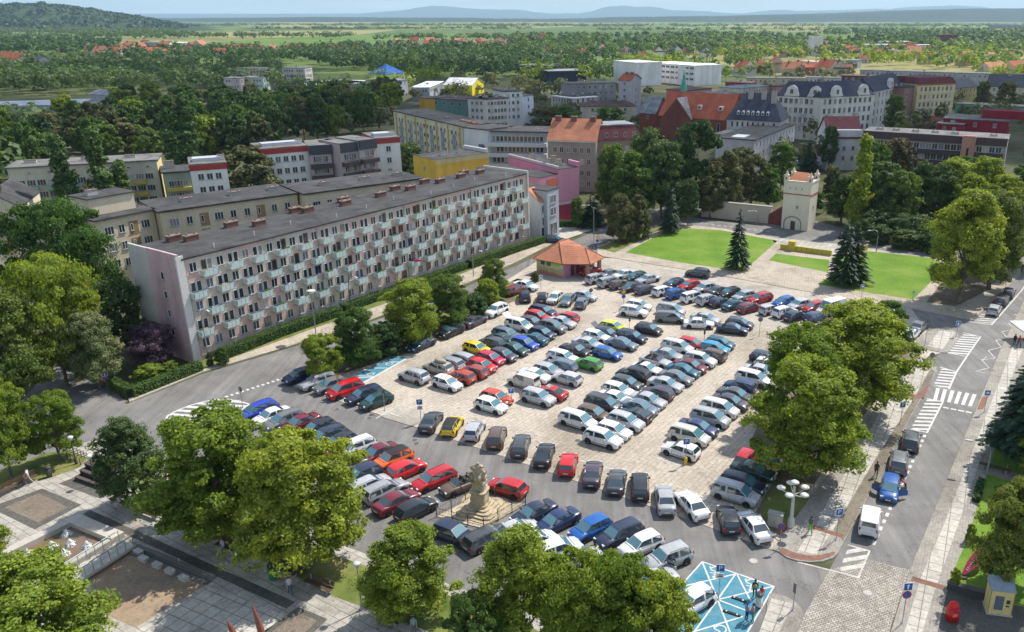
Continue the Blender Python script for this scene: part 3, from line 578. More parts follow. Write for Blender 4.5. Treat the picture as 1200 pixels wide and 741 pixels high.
for a in [(794, 407, S, 'white', 'mpv'), (811, 403, S, 'red', 'hatch'), (837.5, 408, S, 'sky_blue', 'hatch'), (844, 402, S, 'teal', 'hatch'), (782, 415.5, S, 'light_grey', 'saloon'), (768.5, 422.5, S, 'silver', 'convertible'), (758.5, 432, S, 'white', 'coupe'), (742, 439.3, Nn, 'black', 'mpv'), (734.5, 449, S, 'dark_grey', 'hatch'), (724.5, 457, S, 'white', 'hatch'),
          (721, 466.5, S, 'white', 'saloon'), (707, 473.5, S, 'dark_grey', 'mpv'), (695.5, 484.5, S, 'brown', 'hatch'), (677.5, 493, S, 'white', 'mpv'), (831.5, 415.5, Nn, 'brown', 'estate'), (820.5, 422, S, 'white', 'suv'), (809, 428.5, S, 'maroon', 'saloon'), (800, 434, S, 'teal', 'saloon'), (792, 442, S, 'grey', 'saloon'), (780, 450, S, 'silver', 'saloon'),
          (770.5, 460.5, Nn, 'purple_grey', 'hatch'), (759.5, 468.5, S, 'silver', 'saloon'), (750, 477, S, 'blue_grey', 'saloon'), (743.5, 485.5, Nn, 'black', 'coupe'), (733, 494.5, S, 'silver', 'suv'), (719.5, 504.5, S, 'white', 'hatch'), (706.5, 514, S, 'white', 'suv')]: car(*a, r3)
r4 = ('in the row beside the big trees', 'P')
for a in [(897, 419.5, S, 'navy', 'hatch'), (902, 428, S, 'white', 'hatch'), (892, 435, S, 'silver', 'saloon'), (883, 444, S, 'white', 'mpv'), (867, 452.5, Nn, 'dark_blue', 'hatch'), (862, 462.5, S, 'dark_grey', 'saloon'), (855.5, 470.5, S, 'purple_grey', 'saloon'), (843.5, 479, S, 'white', 'mpv'), (832.5, 490, S, 'silver', 'mpv'), (818, 500.8, S, 'dark_blue', 'saloon'),
          (808, 511, S, 'cream', 'mpv'), (798, 527.5, Nn, 'white', 'hatch'), (862, 578.5, S, 'silver', 'mpv'), (870.5, 566, S, 'navy', 'estate'), (883, 551, S, 'dark_green', 'saloon'), (876, 535, 57, 'red', 'hatch'), (909, 541, 237, 'red', 'hatch')]: car(*a, r4)
T = 214; U = 36
r5 = ('in the upper row beside the promenade', 'P')
for a in [(715.5, 320.5, U, 'grey', 'saloon'), (731.5, 321.5, T, 'white', 'saloon'), (745.5, 324.3, T, 'dark_green', 'hatch'), (759, 327, T, 'silver', 'saloon'), (789.5, 332.4, T, 'navy', 'hatch'), (807.5, 334.6, T, 'red', 'hatch'), (825.5, 337.6, T, 'silver', 'hatch'), (842, 340.5, U, 'dark_grey', 'saloon'), (855, 343, T, 'black', 'hatch'), (871.5, 346.7, T, 'silver', 'hatch'), (890.5, 349.5, T, 'red', 'estate'),
          (918, 353.8, T, 'blue', 'hatch'), (936.5, 357, T, 'silver', 'hatch'), (953.5, 359.6, T, 'red', 'hatch'), (974, 361, T, 'white', 'large_van'), (992, 367, T, 'silver', 'hatch'), (817.5, 320.5, 160, 'dark_grey', 'suv')]: car(*a, r5 if a[0] != 817.5 else ('alone by the promenade', 'P'), **({'zc': 1.1} if a[4] == 'large_van' else {}))
r6 = ('in the lower row opposite the promenade', 'P')
for a in [(699.5, 327, U, 'silver', 'suv'), (714.5, 331, U, 'light_grey', 'mpv'), (726.5, 333.3, U, 'brown', 'hatch'), (740.5, 336.4, T, 'dark_grey', 'saloon'), (758, 339, U, 'purple_grey', 'estate'), (778.5, 340.8, U, 'white', 'estate'), (793.5, 344.5, U, 'blue', 'suv'), (812.3, 348.5, U, 'white', 'mpv'), (830, 351.7, U, 'silver', 'suv'), (844, 354, U, 'navy', 'hatch'), (860.5, 357, U, 'teal', 'saloon'),
          (878.5, 360.4, U, 'maroon', 'estate'), (901.5, 363, U, 'silver', 'small'), (919.5, 366, U, 'white', 'suv'), (932, 370, U, 'navy', 'hatch'), (955, 371.5, U, 'dark_blue', 'hatch')]: car(*a, r6)
car(692, 317.5, U, 'red', 'suv', ('under the kiosk canopy', 'P'))
r7 = ('near the kiosk end of the tree strip', 'P')
for a in [(602.5, 340, 57, 'maroon', 'hatch'), (616, 334.5, S, 'white', 'saloon'), (615, 347, 96, 'black', 'suv'), (635.5, 348, 90, 'black', 'hatch'), (650.5, 349, 250, 'cream', 'hatch'), (665.5, 351, 254, 'grey', 'saloon'), (684, 346.5, S + 4, 'silver', 'saloon'), (682, 354.5, 78, 'blue_grey', 'hatch')]: car(*a, r7)
RA = 64
r8 = ('parked along the avenue', 'A')
for a in [(1067.5, 515.5, 68, 'dark_grey', 'suv'), (1053.5, 540.5, 67, 'grey', 'suv'), (1043, 571, 248, 'blue', 'hatch', dict(door=(1, -1))), (1019.5, 609, 67, 'white', 'panel_van'), (1182, 342.5, 57, 'navy', 'hatch'), (1174.5, 351, 57, 'purple_grey', 'estate'), (1165.5, 362.5, 57, 'silver', 'hatch')]: car(*a[:5], r8, **(a[5] if len(a) > 5 else {}))
car(1077, 382, 52, 'grey', 'saloon', ('in the side lane beside the traffic island', 'A')); car(1067.5, 391, 52, 'white', 'saloon', ('in the side lane beside the traffic island', 'A'))
car(649.5, 280.5, -14, 'navy', 'estate', ('on the forecourt at the end of the long block', 'S'))
for a in [(925, 178, 30, 'silver', 'hatch'), (934, 181, 30, 'navy', 'hatch'), (941, 184, 30, 'white', 'hatch'), (932, 187, 30, 'grey', 'saloon'), (945, 178, 30, 'red', 'hatch'), (925, 190, 30, 'white', 'saloon'), (938, 191, 30, 'light_grey', 'hatch'), (947, 188, 30, 'dark_blue', 'hatch')]: car(*a, ('in the yard behind the tower trees', 'S'))
car(995, 276, -5, 'black', 'saloon', ('on the road beyond the yellow wall', 'S'))
KN = dict(hatch='hatchback', small='small hatchback', saloon='saloon', estate='estate', suv='tall off-road car', mpv='people carrier', coupe='coupe', panel_van='small panel van', large_van='large panel van', convertible='open-top convertible')
def cname(c): return c['color'].replace('_', ' ') + ' ' + KN[c['kind']]
from collections import defaultdict
byrow = defaultdict(list)
for c in CARS: byrow[c['row'][0]].append(c)
used = set()
for c in CARS:
    row = byrow[c['row'][0]]; k = c['k']; nm = cname(c)
    ex = ''
    if k.get('tailgate'): ex = ' with its tailgate up'
    if k.get('door'): ex = ' with open door'
    if k.get('topbox'): ex = ' with a roof box'
    if k.get('twotone'): ex = ' with a black roof'
    oth = sorted((d for d in row if d is not c), key=lambda d: (d['p'] - c['p']).length)
    cand = [nm + ex + ' ' + c['row'][0]]
    if oth:
        cand += [nm + ex + ' beside ' + cname(o) + ' ' + c['row'][0] for o in oth[:1]]
        if len(oth) > 1: cand += [nm + ' between ' + cname(oth[0]) + ' and ' + cname(oth[1]) + ' ' + c['row'][0].split(' of ')[0]]
    same = [d for d in row if cname(d) == nm]
    lab = None
    for q in cand:
        if q == cand[0] and len(same) > 1 and not ex: continue
        if q not in used and len(q.split()) <= 16: lab = q; break
    if lab is None:
        order = sorted(same, key=lambda d: d['x']); i = order.index(c) + 1
        lab = '%s, %s from the left of its kind %s' % (nm, ['first', 'second', 'third', 'fourth', 'fifth', 'sixth', 'seventh'][i - 1], c['row'][0]); lab = ' '.join(lab.split()[:16])
    used.add(lab); c['label'] = lab
for c in CARS:
    pr = proto(c['kind'], **c['k'])
    o = pr[0] if not pr[1] else ctree(pr[0]); pr[1] = True
    col = CLR[c['color']]; j = random.uniform(.9, 1.1); col = (col[0] * j, col[1] * j, col[2] * j, 1)
    o.name = {'panel_van': 'parked_van', 'large_van': 'parked_van'}.get(c['kind'], 'parked_car')
    for ch in o.children:
        ch.color = col
    o.location = (c['p'].x, c['p'].y, c['zg']); o.rotation_euler = (0, 0, R(c['az'] + random.uniform(-1.5, 1.5)))
    tag(o, c['label'], 'van' if 'van' in c['kind'] else 'car', 'cars parked ' + {'P': 'in the car park', 'S': 'along the street', 'A': 'by the avenue'}[c['row'][1]])
# ================================================================ TREES
def leaf_mat(name, c_dark, c_mid, c_light, trans=.35, warm=None):
    m = bpy.data.materials.new(name); m.use_nodes = True; t = m.node_tree; t.nodes.clear(); out = t.nodes.new('ShaderNodeOutputMaterial')
    g = t.nodes.new('ShaderNodeNewGeometry'); oi = t.nodes.new('ShaderNodeObjectInfo'); p = opos(t)
    n1 = noise(t, .45, 3, .6, p)
    ad = N(t, 'ShaderNodeMath', operation='MULTIPLY_ADD'); ad.inputs[1].default_value = .38; t.links.new(g.outputs['Random Per Island'], ad.inputs[0])
    s2 = N(t, 'ShaderNodeMath', operation='MULTIPLY_ADD'); s2.inputs[1].default_value = .8; s2.inputs[2].default_value = -.1; t.links.new(n1.outputs[0], s2.inputs[0]); t.links.new(s2.outputs[0], ad.inputs[2])
    r = ramp(t, ad.outputs[0], [(.25, c_dark), (.5, c_mid), (.78, c_light)] + ([(.9, warm)] if warm else []))
    hv = t.nodes.new('ShaderNodeHueSaturation'); mr = N(t, 'ShaderNodeMapRange'); mr.inputs[3].default_value = .478; mr.inputs[4].default_value = .514; t.links.new(oi.outputs['Random'], mr.inputs[0]); t.links.new(mr.outputs[0], hv.inputs['Hue'])
    mv = N(t, 'ShaderNodeMapRange'); mv.inputs[3].default_value = 1.18; mv.inputs[4].default_value = .82; t.links.new(oi.outputs['Random'], mv.inputs[0]); t.links.new(mv.outputs[0], hv.inputs['Value']); t.links.new(r.outputs[0], hv.inputs['Color'])
    d = N(t, 'ShaderNodeBsdfPrincipled'); d.inputs['Roughness'].default_value = .55; d.inputs['Specular IOR Level'].default_value = .25; tr = t.nodes.new('ShaderNodeBsdfTranslucent')
    t.links.new(hv.outputs[0], d.inputs['Base Color']); t.links.new(mixc(t, 1., hv.outputs[0], (1.3, 1.25, .5), 'MULTIPLY'), tr.inputs[0])
    mx = t.nodes.new('ShaderNodeMixShader'); mx.inputs[0].default_value = trans; t.links.new(d.outputs[0], mx.inputs[1]); t.links.new(tr.outputs[0], mx.inputs[2]); t.links.new(mx.outputs[0], out.inputs[0])
    return m
L_ = {
 'linden': leaf_mat('linden_leaves', (.10, .165, .024), (.20, .285, .036), (.37, .44, .055), .47),
 'bright': leaf_mat('bright_leaves', (.11, .18, .025), (.21, .30, .035), (.36, .43, .06), .42),
 'dark': leaf_mat('dark_leaves', (.038, .085, .03), (.07, .13, .04), (.12, .185, .05), .33),
 'mid': leaf_mat('mid_leaves', (.055, .12, .03), (.10, .18, .038), (.17, .25, .05), .4),
 'olive': leaf_mat('olive_leaves', (0.078, 0.096, 0.037), (0.132, 0.139, 0.054), (0.202, 0.186, 0.070), .3),
 'autumn': leaf_mat('browning_leaves', (.08, .125, .026), (.165, .22, .04), (.28, .29, .055), .35, (.34, .20, .06)),
 'brown': leaf_mat('brownish_leaves', (0.085, 0.074, 0.046), (0.132, 0.109, 0.062), (0.186, 0.155, 0.078), .25),
 'conifer': leaf_mat('conifer_needles', (0.019, 0.046, 0.027), (0.032, 0.070, 0.041), (0.057, 0.108, 0.061), .1),
 'poplar': leaf_mat('poplar_leaves', (0.054, 0.109, 0.031), (0.093, 0.171, 0.043), (0.155, 0.232, 0.054), .3),
 'plum': leaf_mat('plum_leaves', (0.053, 0.030, 0.048), (0.098, 0.057, 0.083), (0.180, 0.112, 0.135), .2),
 'hedge': leaf_mat('hedge_leaves', (0.033, 0.078, 0.019), (0.058, 0.124, 0.026), (0.091, 0.169, 0.033), .25),
 'cream': leaf_mat('flowering_leaves', (0.078, 0.124, 0.039), (0.155, 0.202, 0.078), (0.372, 0.357, 0.186), .3),
}
M_bark = mix_mat('bark', (.10, .08, .06), (.17, .14, .11), 2., .95, fine=14)
M_birch = mix_mat('pale_bark', (.28, .26, .22), (.4, .37, .32), 2., .95, fine=14)
def quads_mesh(name, P, Nrm, size, mat, rs, aspect=.75, cnt=None):
    n = len(P); a = rs.normal(size=(n, 3)); u = np.cross(Nrm, a); u /= np.linalg.norm(u, axis=1)[:, None] + 1e-9; w = np.cross(Nrm, u)
    s = (size * rs.uniform(.6, 1.4, n))[:, None]; u = u * s; w = w * s * aspect
    # a pointed leaf spray: kite of four corners, slightly folded
    V = np.stack([P - u * .5, P + w * .5 + Nrm * s * .08, P + u * .5, P - w * .5 + Nrm * s * .08], 1).reshape(-1, 3)
    me = bpy.data.meshes.new(name); me.vertices.add(4 * n); me.vertices.foreach_set('co', V.astype(np.float32).ravel())
    me.loops.add(4 * n); me.loops.foreach_set('vertex_index', np.arange(4 * n, dtype=np.int32)); me.polygons.add(n)
    me.polygons.foreach_set('loop_start', np.arange(0, 4 * n, 4, dtype=np.int32)); me.polygons.foreach_set('loop_total', np.full(n, 4, dtype=np.int32))
    me.materials.append(mat); me.update(calc_edges=True); return me
def clumps(kind, rs, nc):
    "clump centres and radii inside a crown one unit in radius and one unit high (0..1)"
    C = []; 
    if kind == 'round':
        prof = lambda h: math.sqrt(max(0, 1 - ((h - .45) / .56) ** 2)) * (.92 + .08 * math.sin(h * 9))
    elif kind == 'tall':
        prof = lambda h: (math.sqrt(max(0, 1 - ((h - .36) / .65) ** 2))) * (1 - .18 * h)
    elif kind == 'spread':
        prof = lambda h: math.sqrt(max(0, 1 - ((h - .5) / .52) ** 2)) ** .7
    elif kind == 'poplar': prof = lambda h: min(1, h * 6 + .3) * (1 - h ** 2.6) ** .8
    elif kind == 'cone': prof = lambda h: (1 - h) * .95 + .05
    for i in range(nc):
        if kind == 'cone':
            h = 1 - math.sqrt(rs.uniform(0, 1)) * .99; rr = prof(h); a = rs.uniform(0, 2 * PI); q = rr * rs.uniform(.55, .98); C.append((q * math.cos(a), q * math.sin(a), h, .13 * (.35 + .8 * (1 - h)), a)); continue
        h = rs.uniform(.02, .97); rr = prof(h); a = rs.uniform(0, 2 * PI); q = rr * math.sqrt(rs.uniform(.25, 1)) * rs.uniform(.82, 1.04); rad = {'poplar': .5}.get(kind, .22) * rs.uniform(.5, 1.35) * (.7 + .3 * rr)
        C.append(((q - rad * .45) * math.cos(a), (q - rad * .45) * math.sin(a), h, rad, a))
    return C
def crown_mesh(name, kind, mat, rad, hgt, nc, nl, leaf, seed):
    rs = np.random.RandomState(seed); C = clumps(kind, rs, nc); lob = [(rs.uniform(0, 2 * PI), rs.uniform(.05, .16)) for _ in range(3)]
    P = []; Nn_ = []
    per = nl // nc
    for (x, y, h, r, a) in C:
        k = 1 + sum(amp * math.cos((i + 2) * (a - ph)) for i, (ph, amp) in enumerate(lob)); x *= k; y *= k
        ns = 16 if per > 150 else 9; sd_ = rs.normal(size=(ns, 3)); sd_[:, 2] += .3; sd_ /= np.linalg.norm(sd_, axis=1)[:, None]; sq_ = rs.uniform(.62, 1.22, ns); ix = rs.randint(0, ns, per)
        d = sd_[ix] + rs.normal(0, .26, (per, 3)); d /= np.linalg.norm(d, axis=1)[:, None]
        q = sq_[ix] * rs.uniform(.72, 1.08, per); q = np.where(rs.uniform(0, 1, per) < .12, rs.uniform(.2, 1.3, per), q)
        if kind == 'cone':
            out = np.array([math.cos(a), math.sin(a), -.35]); t_ = rs.uniform(-1, 1, per)[:, None]
            pp = np.array([x * rad, y * rad, h * hgt]) + out * t_ * r * rad * 2.0 + d * (r * rad * .6) * (1 - np.abs(t_) * .5) * np.array([1, 1, .45])
            nn = d * .5 + np.array([out[0] * .3, out[1] * .3, 1.])
        else:
            sq = np.array([rad, rad, min(rad, hgt * .42) * .85]); ctr = np.array([x * rad, y * rad, h * hgt]); pp = ctr + d * q[:, None] * r * sq
            nn = d + np.array([x, y, .45]) * .6 + rs.normal(size=(per, 3)) * .62
        P.append(pp); Nn_.append(nn)
    P = np.concatenate(P); Nn_ = np.concatenate(Nn_); Nn_ /= np.linalg.norm(Nn_, axis=1)[:, None] + 1e-9
    return quads_mesh(name, P, Nn_, leaf, mat, rs)
def trunk_mesh(kind, rad, hgt, clear, mat, seed, thin=1., multi=1, limbs=7):
    "trunk with limbs that reach into the crown; crown starts at height clear"
    rs = random.Random(seed); mb = MB(); mb.smooth = True; tr = max(.10, hgt * .024) * thin
    for s in range(multi):
        ax = rs.uniform(-.12, .12) * rad * (2.4 if multi > 1 else 1); ay = rs.uniform(-.12, .12) * rad * (2.4 if multi > 1 else 1); top = clear + hgt * (.9 if kind in ('cone', 'poplar') else .6)
        mb.tube([(0 + s * .25, 0, -.15), (ax * .15 + s * .3, ay * .15, clear * .3), (ax * .5 + s * .35, ay * .5, clear), (ax, ay, top)], [tr * 1.45, tr, tr * .82, tr * .2], 9)
    for i in range(limbs if kind not in ('cone', 'poplar') else 3):
        a = i * 2.4 + rs.uniform(-.4, .4); z0 = clear * .85 + hgt * .35 * i / max(1, limbs); q = rad * rs.uniform(.5, .75)
        mb.tube([(0, 0, z0), (q * .45 * math.cos(a), q * .45 * math.sin(a), z0 + hgt * .14), (q * math.cos(a + .2), q * math.sin(a + .2), z0 + hgt * .27)], [tr * .5, tr * .32, tr * .1], 6)
    return mb.mesh('trunk', [mat])
# variants of crown mesh made once at a nominal size and scaled by copy
TV = {}
def variant(key):
    shape, leaf, lod, i = key
    if key not in TV:
        R0, H0 = {'round': (4.5, 8.), 'tall': (4.0, 10.), 'spread': (5.5, 7.), 'poplar': (1.7, 13.), 'cone': (2.6, 11.)}[shape]
        nl, lf, nc = {0: (78000, .18, 125), 1: (19000, .36, 95), 2: (6500, .62, 55), 3: (2400, 1.0, 34), 4: (900, 1.6, 22)}[lod]
        if shape == 'poplar': nl = int(nl * .9); nc = int(nc * .8)
        if shape == 'cone': nc = int(nc * 3.2); nl = int(nl * .8); lf *= .85
        sd = hash((shape, i)) % 1000 if False else (ord(shape[0]) * 7 + i * 31 + lod)
        cm = crown_mesh('crown', shape, L_[leaf], R0, H0, nc, nl, lf, sd)
        tm = trunk_mesh(shape, R0, H0, .22 * H0 if shape not in ('cone', 'poplar') else .06 * H0, M_bark, sd, limbs=7 if lod < 3 else 4)
        TV[key] = (cm, tm, R0, H0)
    return TV[key]
TREES = []
def put_tree(p, rad, top, shape, leaf, lod, label, cat='tree', group=None, name=None, clear=None, i=None):
    i = random.randrange(3) if i is None else i
    cm, tm, R0, H0 = variant((shape, leaf, lod, i)); cf = .22 if shape not in ('cone', 'poplar') else .06
    if clear is None: clear = cf / (1 + cf) * top
    r = empty(name or {'cone': 'spruce_tree', 'poplar': 'poplar_tree'}.get(shape, 'broadleaf_tree'), (p.x, p.y, p.z), random.uniform(0, 2 * PI))
    sx = rad / R0; sz = (top - clear) / H0
    c = ob('crown', cm, r, (0, 0, clear)); c.scale = (sx, sx, sz)
    k = ob('trunk', tm, r, (0, 0, 0)); kz = top * .9 / (.96 * H0) if shape in ('cone', 'poplar') else min(max(clear / (cf * H0), sz * .8), (clear + .68 * (top - clear)) / (.82 * H0)); k.scale = (sx, sx, kz)
    tag(r, label, cat, group); TREES.append(r); return r
def tree(xc, yb, yt, w, shape, leaf, lod, label, ym=None, zb=0, clear=None, **k):
    "tree whose foot is at picture xc, yb, whose top reaches row yt and whose crown is w pixels wide"
    p = G(xc, yb, zb); top = max(2., zat(p, yt)); mid = Vector((p.x, p.y, top * .5)); rad = w * depth(mid) / F / 2
    # the top of a round crown is seen beyond its axis: keep the outline row, not the axis
    if shape in ('round', 'spread', 'tall') :
        el = math.atan2(H - top, p.length); top -= min(rad * .38 * math.sin(el) * 1.2, top * .2)
    return put_tree(p, rad, top, shape, leaf, lod, label, clear=clear, **k)
gp = 'trees around the plaza and the car park'
# foreground plaza trees
tree(262, 630, 470, 178, 'round', 'linden', 0, 'large yellow-green tree left of centre in the plaza strip', group=gp, i=0)
tree(362, 668, 496, 174, 'round', 'linden', 0, 'large tree over the benches hiding the back street row', group=gp, i=1)
tree(484, 722, 607, 118, 'tall', 'linden', 0, 'rounded tree between the bench and the lamp, left of the statue fence', group=gp, i=2)
tree(612, 770, 610, 120, 'tall', 'bright', 0, 'tree with loose top in front of the white back row cars', group=gp, i=0)
tree(680, 800, 640, 130, 'round', 'linden', 0, 'middle tree of the group at the bottom edge below the statue', group=gp, i=2)
tree(762, 810, 664, 120, 'round', 'bright', 0, 'tree touching the blue disabled bay', group=gp, i=1)
tree(722, 800, 638, 108, 'round', 'linden', 0, 'crown between the middle bottom tree and the one touching the blue bay', group=gp, i=0)
tree(560, 800, 690, 90, 'round', 'mid', 0, 'low tree at the bottom edge beneath the loose-topped tree', group=gp, i=1)
tree(45, 790, 652, 200, 'round', 'bright', 0, 'bright green tree in the bottom left corner before the fountain', group=gp, i=0)
tree(-25, 690, 610, 100, 'round', 'linden', 0, 'olive tree cut by the left edge beside the fountain basin', group=gp, i=2)
tree(161, 594, 487, 84, 'tall', 'dark', 0, 'dark bluish tree by the stepped seats', group=gp, i=1)
tree(14, 562, 440, 78, 'round', 'bright', 0, 'bright yellow-green young tree at the left edge of the plaza', group=gp, i=1)
tree(72, 541, 456, 66, 'round', 'bright', 0, 'small round tree beside the bicycle racks', group=gp, i=2)
tree(22, 478, 340, 118, 'round', 'autumn', 0, 'big browning tree at the left edge beside the drive', group=gp, i=0)
tree(78, 452, 300, 125, 'spread', 'linden', 0, 'broad tree left of the end wall of the long block', group=gp, i=0)
tree(88, 396, 235, 125, 'spread', 'mid', 0, 'feathery dark green tree before the cream courtyard block', group=gp, i=1)
tree(118, 455, 362, 75, 'round', 'cream', 0, 'tree with pale blossom above the clipped hedge', group=gp, i=1)
tree(150, 412, 322, 60, 'round', 'dark', 1, 'dark tree close to the end wall of the long block', group=gp, i=2)
tree(182, 431, 378, 64, 'spread', 'plum', 0, 'purple-leaved plum tree at the foot of the end wall', group=gp, name='plum_tree', clear=.6)
tree(-20, 330, 195, 90, 'round', 'brown', 1, 'brownish tree at the left edge above the courtyard block', group=gp, i=0)
tree(380, 443, 389, 50, 'round', 'bright', 0, 'small bright tree behind the dark blue hatchback', group=gp, i=2, clear=.9)
tree(420, 428, 360, 68, 'round', 'mid', 0, 'tree beside the upper blue bay', group=gp, i=0, clear=.6)
tree(484, 402, 325, 76, 'round', 'bright', 0, 'light green tree in the middle of the tree strip', group=gp, i=1, clear=.8)
tree(528, 382, 318, 64, 'round', 'mid', 0, 'darker tree right of the light green one in the strip', group=gp, i=2, clear=.6)
tree(580, 352, 303, 42, 'round', 'mid', 0, 'round tree at the kiosk end of the tree strip', group=gp, i=0, clear=.6)
tree(572, 362, 326, 34, 'round', 'bright', 1, 'low bush-like tree at the kiosk end of the strip', group=gp, i=1, clear=.3)
tree(555, 372, 343, 44, 'round', 'dark', 1, 'dark bushy tree behind the purple-grey saloon', group=gp, i=1, clear=.3)
tree(452, 416, 375, 50, 'round', 'dark', 1, 'dark bush between the trees of the strip', group=gp, i=2, clear=.3)
tree(944, 562, 414, 158, 'round', 'linden', 0, 'big tree over the parked cars at the east corner', group=gp, i=0)
tree(992, 480, 350, 164, 'round', 'linden', 0, 'big tree behind the east corner tree beside the avenue', group=gp, i=1)
tree(938, 498, 374, 122, 'round', 'linden', 0, 'tree filling the gap between the two big east trees', group=gp, i=2)
tree(1036, 425, 352, 62, 'round', 'mid', 0, 'small tree at the side lane end of the big east trees', group=gp, i=0)
tree(1122, 356, 220, 98, 'tall', 'linden', 0, 'large tree at the street corner beyond the lawn', group=gp, i=0)
tree(1158, 340, 224, 84, 'tall', 'autumn', 0, 'browning tree right of the corner tree', group=gp, i=2)
tree(1200, 545, 380, 100, 'cone', 'conifer', 0, 'dark pine leaning over the avenue pavement', group=gp, i=1, clear=2.5, name='pine_tree')
tree(1182, 690, 556, 110, 'round', 'autumn', 0, 'chestnut with browning leaves above the yellow cabin', group=gp, i=2)
tree(1205, 560, 500, 60, 'round', 'bright', 1, 'light green shrub-like tree below the pine', group=gp, i=2)
tree(864, 316, 244, 30, 'cone', 'conifer', 0, 'slim spruce on the larger lawn', group=gp, i=0, name='spruce_tree')
tree(988, 334, 246, 40, 'cone', 'conifer', 0, 'taller of the two spruces beside the yellow wall', group=gp, i=1, name='spruce_tree')
tree(1001, 333, 262, 32, 'cone', 'conifer', 0, 'shorter spruce beside the yellow wall', group=gp, i=2, name='spruce_tree')
tree(786, 273, 212, 26, 'cone', 'conifer', 1, 'spruce at the left end of the larger lawn', group=gp, i=0, name='spruce_tree')
tree(694, 266, 222, 30, 'cone', 'conifer', 1, 'bluish spruce before the pink building', group=gp, i=1, name='spruce_tree')
tree(676, 268, 232, 22, 'round', 'mid', 1, 'small tree beside the spruce before the pink building', group=gp, i=1)
tree(726, 284, 226, 40, 'tall', 'olive', 0, 'grey-green willow left of the lawn', group=gp, i=0, clear=.4)
tree(748, 280, 228, 34, 'tall', 'olive', 1, 'second grey-green willow, nearer the lawn', group=gp, i=1, clear=.4)
tree(1172, 318, 236, 62, 'round', 'bright', 1, 'bright tree behind the browning corner tree', group=gp, i=0)
tree(1202, 312, 226, 60, 'round', 'linden', 1, 'yellow-green tree at the right edge above the avenue', group=gp, i=2)
tree(1146, 322, 258, 44, 'round', 'mid', 1, 'green tree filling the gap behind the corner trees', group=gp, i=1)
gq = 'park trees behind the lawns'
PK = [(775, 258, 165, 66, 'round', 'dark'), (742, 262, 178, 62, 'round', 'mid'), (812, 248, 140, 80, 'round', 'dark'), (716, 250, 170, 50, 'round', 'mid'), (760, 235, 150, 60, 'round', 'dark'), (838, 252, 185, 52, 'tall', 'olive'), (852, 250, 175, 44, 'tall', 'olive'), (880, 244, 180, 50, 'tall', 'olive'), (900, 246, 196, 40, 'round', 'mid'), (806, 264, 210, 30, 'round', 'dark'), (832, 255, 205, 40, 'round', 'olive'),
      (866, 232, 172, 50, 'round', 'olive'), (915, 225, 168, 34, 'round', 'mid'), (985, 262, 205, 46, 'tall', 'dark'), (1026, 264, 190, 60, 'round', 'dark'), (1020, 240, 165, 50, 'round', 'mid'), (1052, 268, 198, 56, 'round', 'mid'), (1045, 232, 162, 52, 'round', 'brown'), (1076, 262, 190, 44, 'round', 'dark'), (1026, 275, 245, 50, 'spread', 'dark'), (1065, 280, 250, 60, 'spread', 'dark'), (1095, 262, 192, 50, 'round', 'dark'), (1000, 250, 210, 34, 'round', 'olive'),
      (1112, 256, 186, 62, 'round', 'bright'), (1150, 250, 184, 50, 'round', 'bright'), (1135, 268, 205, 50, 'round', 'bright'), (1175, 262, 205, 50, 'round', 'linden'), (1203, 235, 190, 44, 'round', 'mid'), (1185, 290, 255, 50, 'spread', 'bright'), (1130, 230, 182, 40, 'round', 'mid'), (1215, 215, 130, 40, 'round', 'dark'), (1090, 285, 258, 44, 'spread', 'mid'), (970, 200, 148, 26, 'round', 'dark'), (948, 200, 160, 24, 'cone', 'conifer'), (955, 250, 225, 26, 'spread', 'mid'), (973, 238, 195, 28, 'round', 'olive')]
nm_ = dict(dark='dark green', mid='mid green', olive='grey-green', linden='yellow-green', bright='bright green', brown='brownish', conifer='blackish green', autumn='browning', poplar='slender')
def where(x, y):
    lm = [(770, 255, 'left end of the park'), (812, 190, 'dark mass of park trees'), (850, 250, 'pale wall beside the tower'), (900, 180, 'grey school roof'), (938, 240, 'plastered tower'), (985, 240, 'right side of the tower'), (1040, 262, 'road behind the spruces'), (1060, 190, 'balcony block with the brick stair tower'), (1130, 240, 'bright trees at the avenue'), (1190, 240, 'right edge of the photo'), (710, 250, 'pink building')]
    return min(lm, key=lambda q: (q[0] - x) ** 2 + (q[1] - y) ** 2)[2]
ulab = set()
def uniq(base, x, y, w=None):
    c = [base, base + ', ' + ('taller' if (w or 0) > 45 else 'smaller') + ' one', base + ', row %s' % 'front'] 
    for q in c[:2]:
        if q not in ulab: ulab.add(q); return q
    for k in ('further right', 'further left', 'set further back', 'standing in front', 'half hidden', 'partly overlapped', 'second from the road', 'third from the road', 'fourth from the road', 'fifth from the road'):
        q = base + ', ' + k
        if q not in ulab: ulab.add(q); return q
    k = 2
    while True:
        q = base + ', about %d m from the tower' % int((G(x, y) - G(935, 270)).length)
        if q not in ulab or k > 5: ulab.add(q); return q
        k += 1; x += 3
for (x, yb, yt, w, s, l) in PK:
    tree(x, yb, yt, w, s, l, 1, uniq('%s %s tree by the %s' % (nm_[l], {'round': 'round', 'tall': 'tall', 'spread': 'broad low', 'cone': 'conical'}[s], where(x, yb)), x, yb, w), group=gq)
for (x, yb, yt, w, la) in [(1004, 270, 158, 27, 'bright yellow-green poplar right of the tower'), (89, 272, 158, 29, 'left of the two big poplars before the cream block'), (131, 268, 150, 32, 'right of the two big poplars before the cream block'), (153, 266, 188, 24, 'lower poplar leaning on the right big poplar'), (208, 196, 112, 26, 'slender poplar in the wood behind the red-topped block'), (226, 194, 110, 26, 'second slender poplar in the wood behind the red-topped block')]:
    tree(x, yb, yt, w, 'poplar', 'bright' if x > 900 else 'poplar', 1, la, group='poplars')
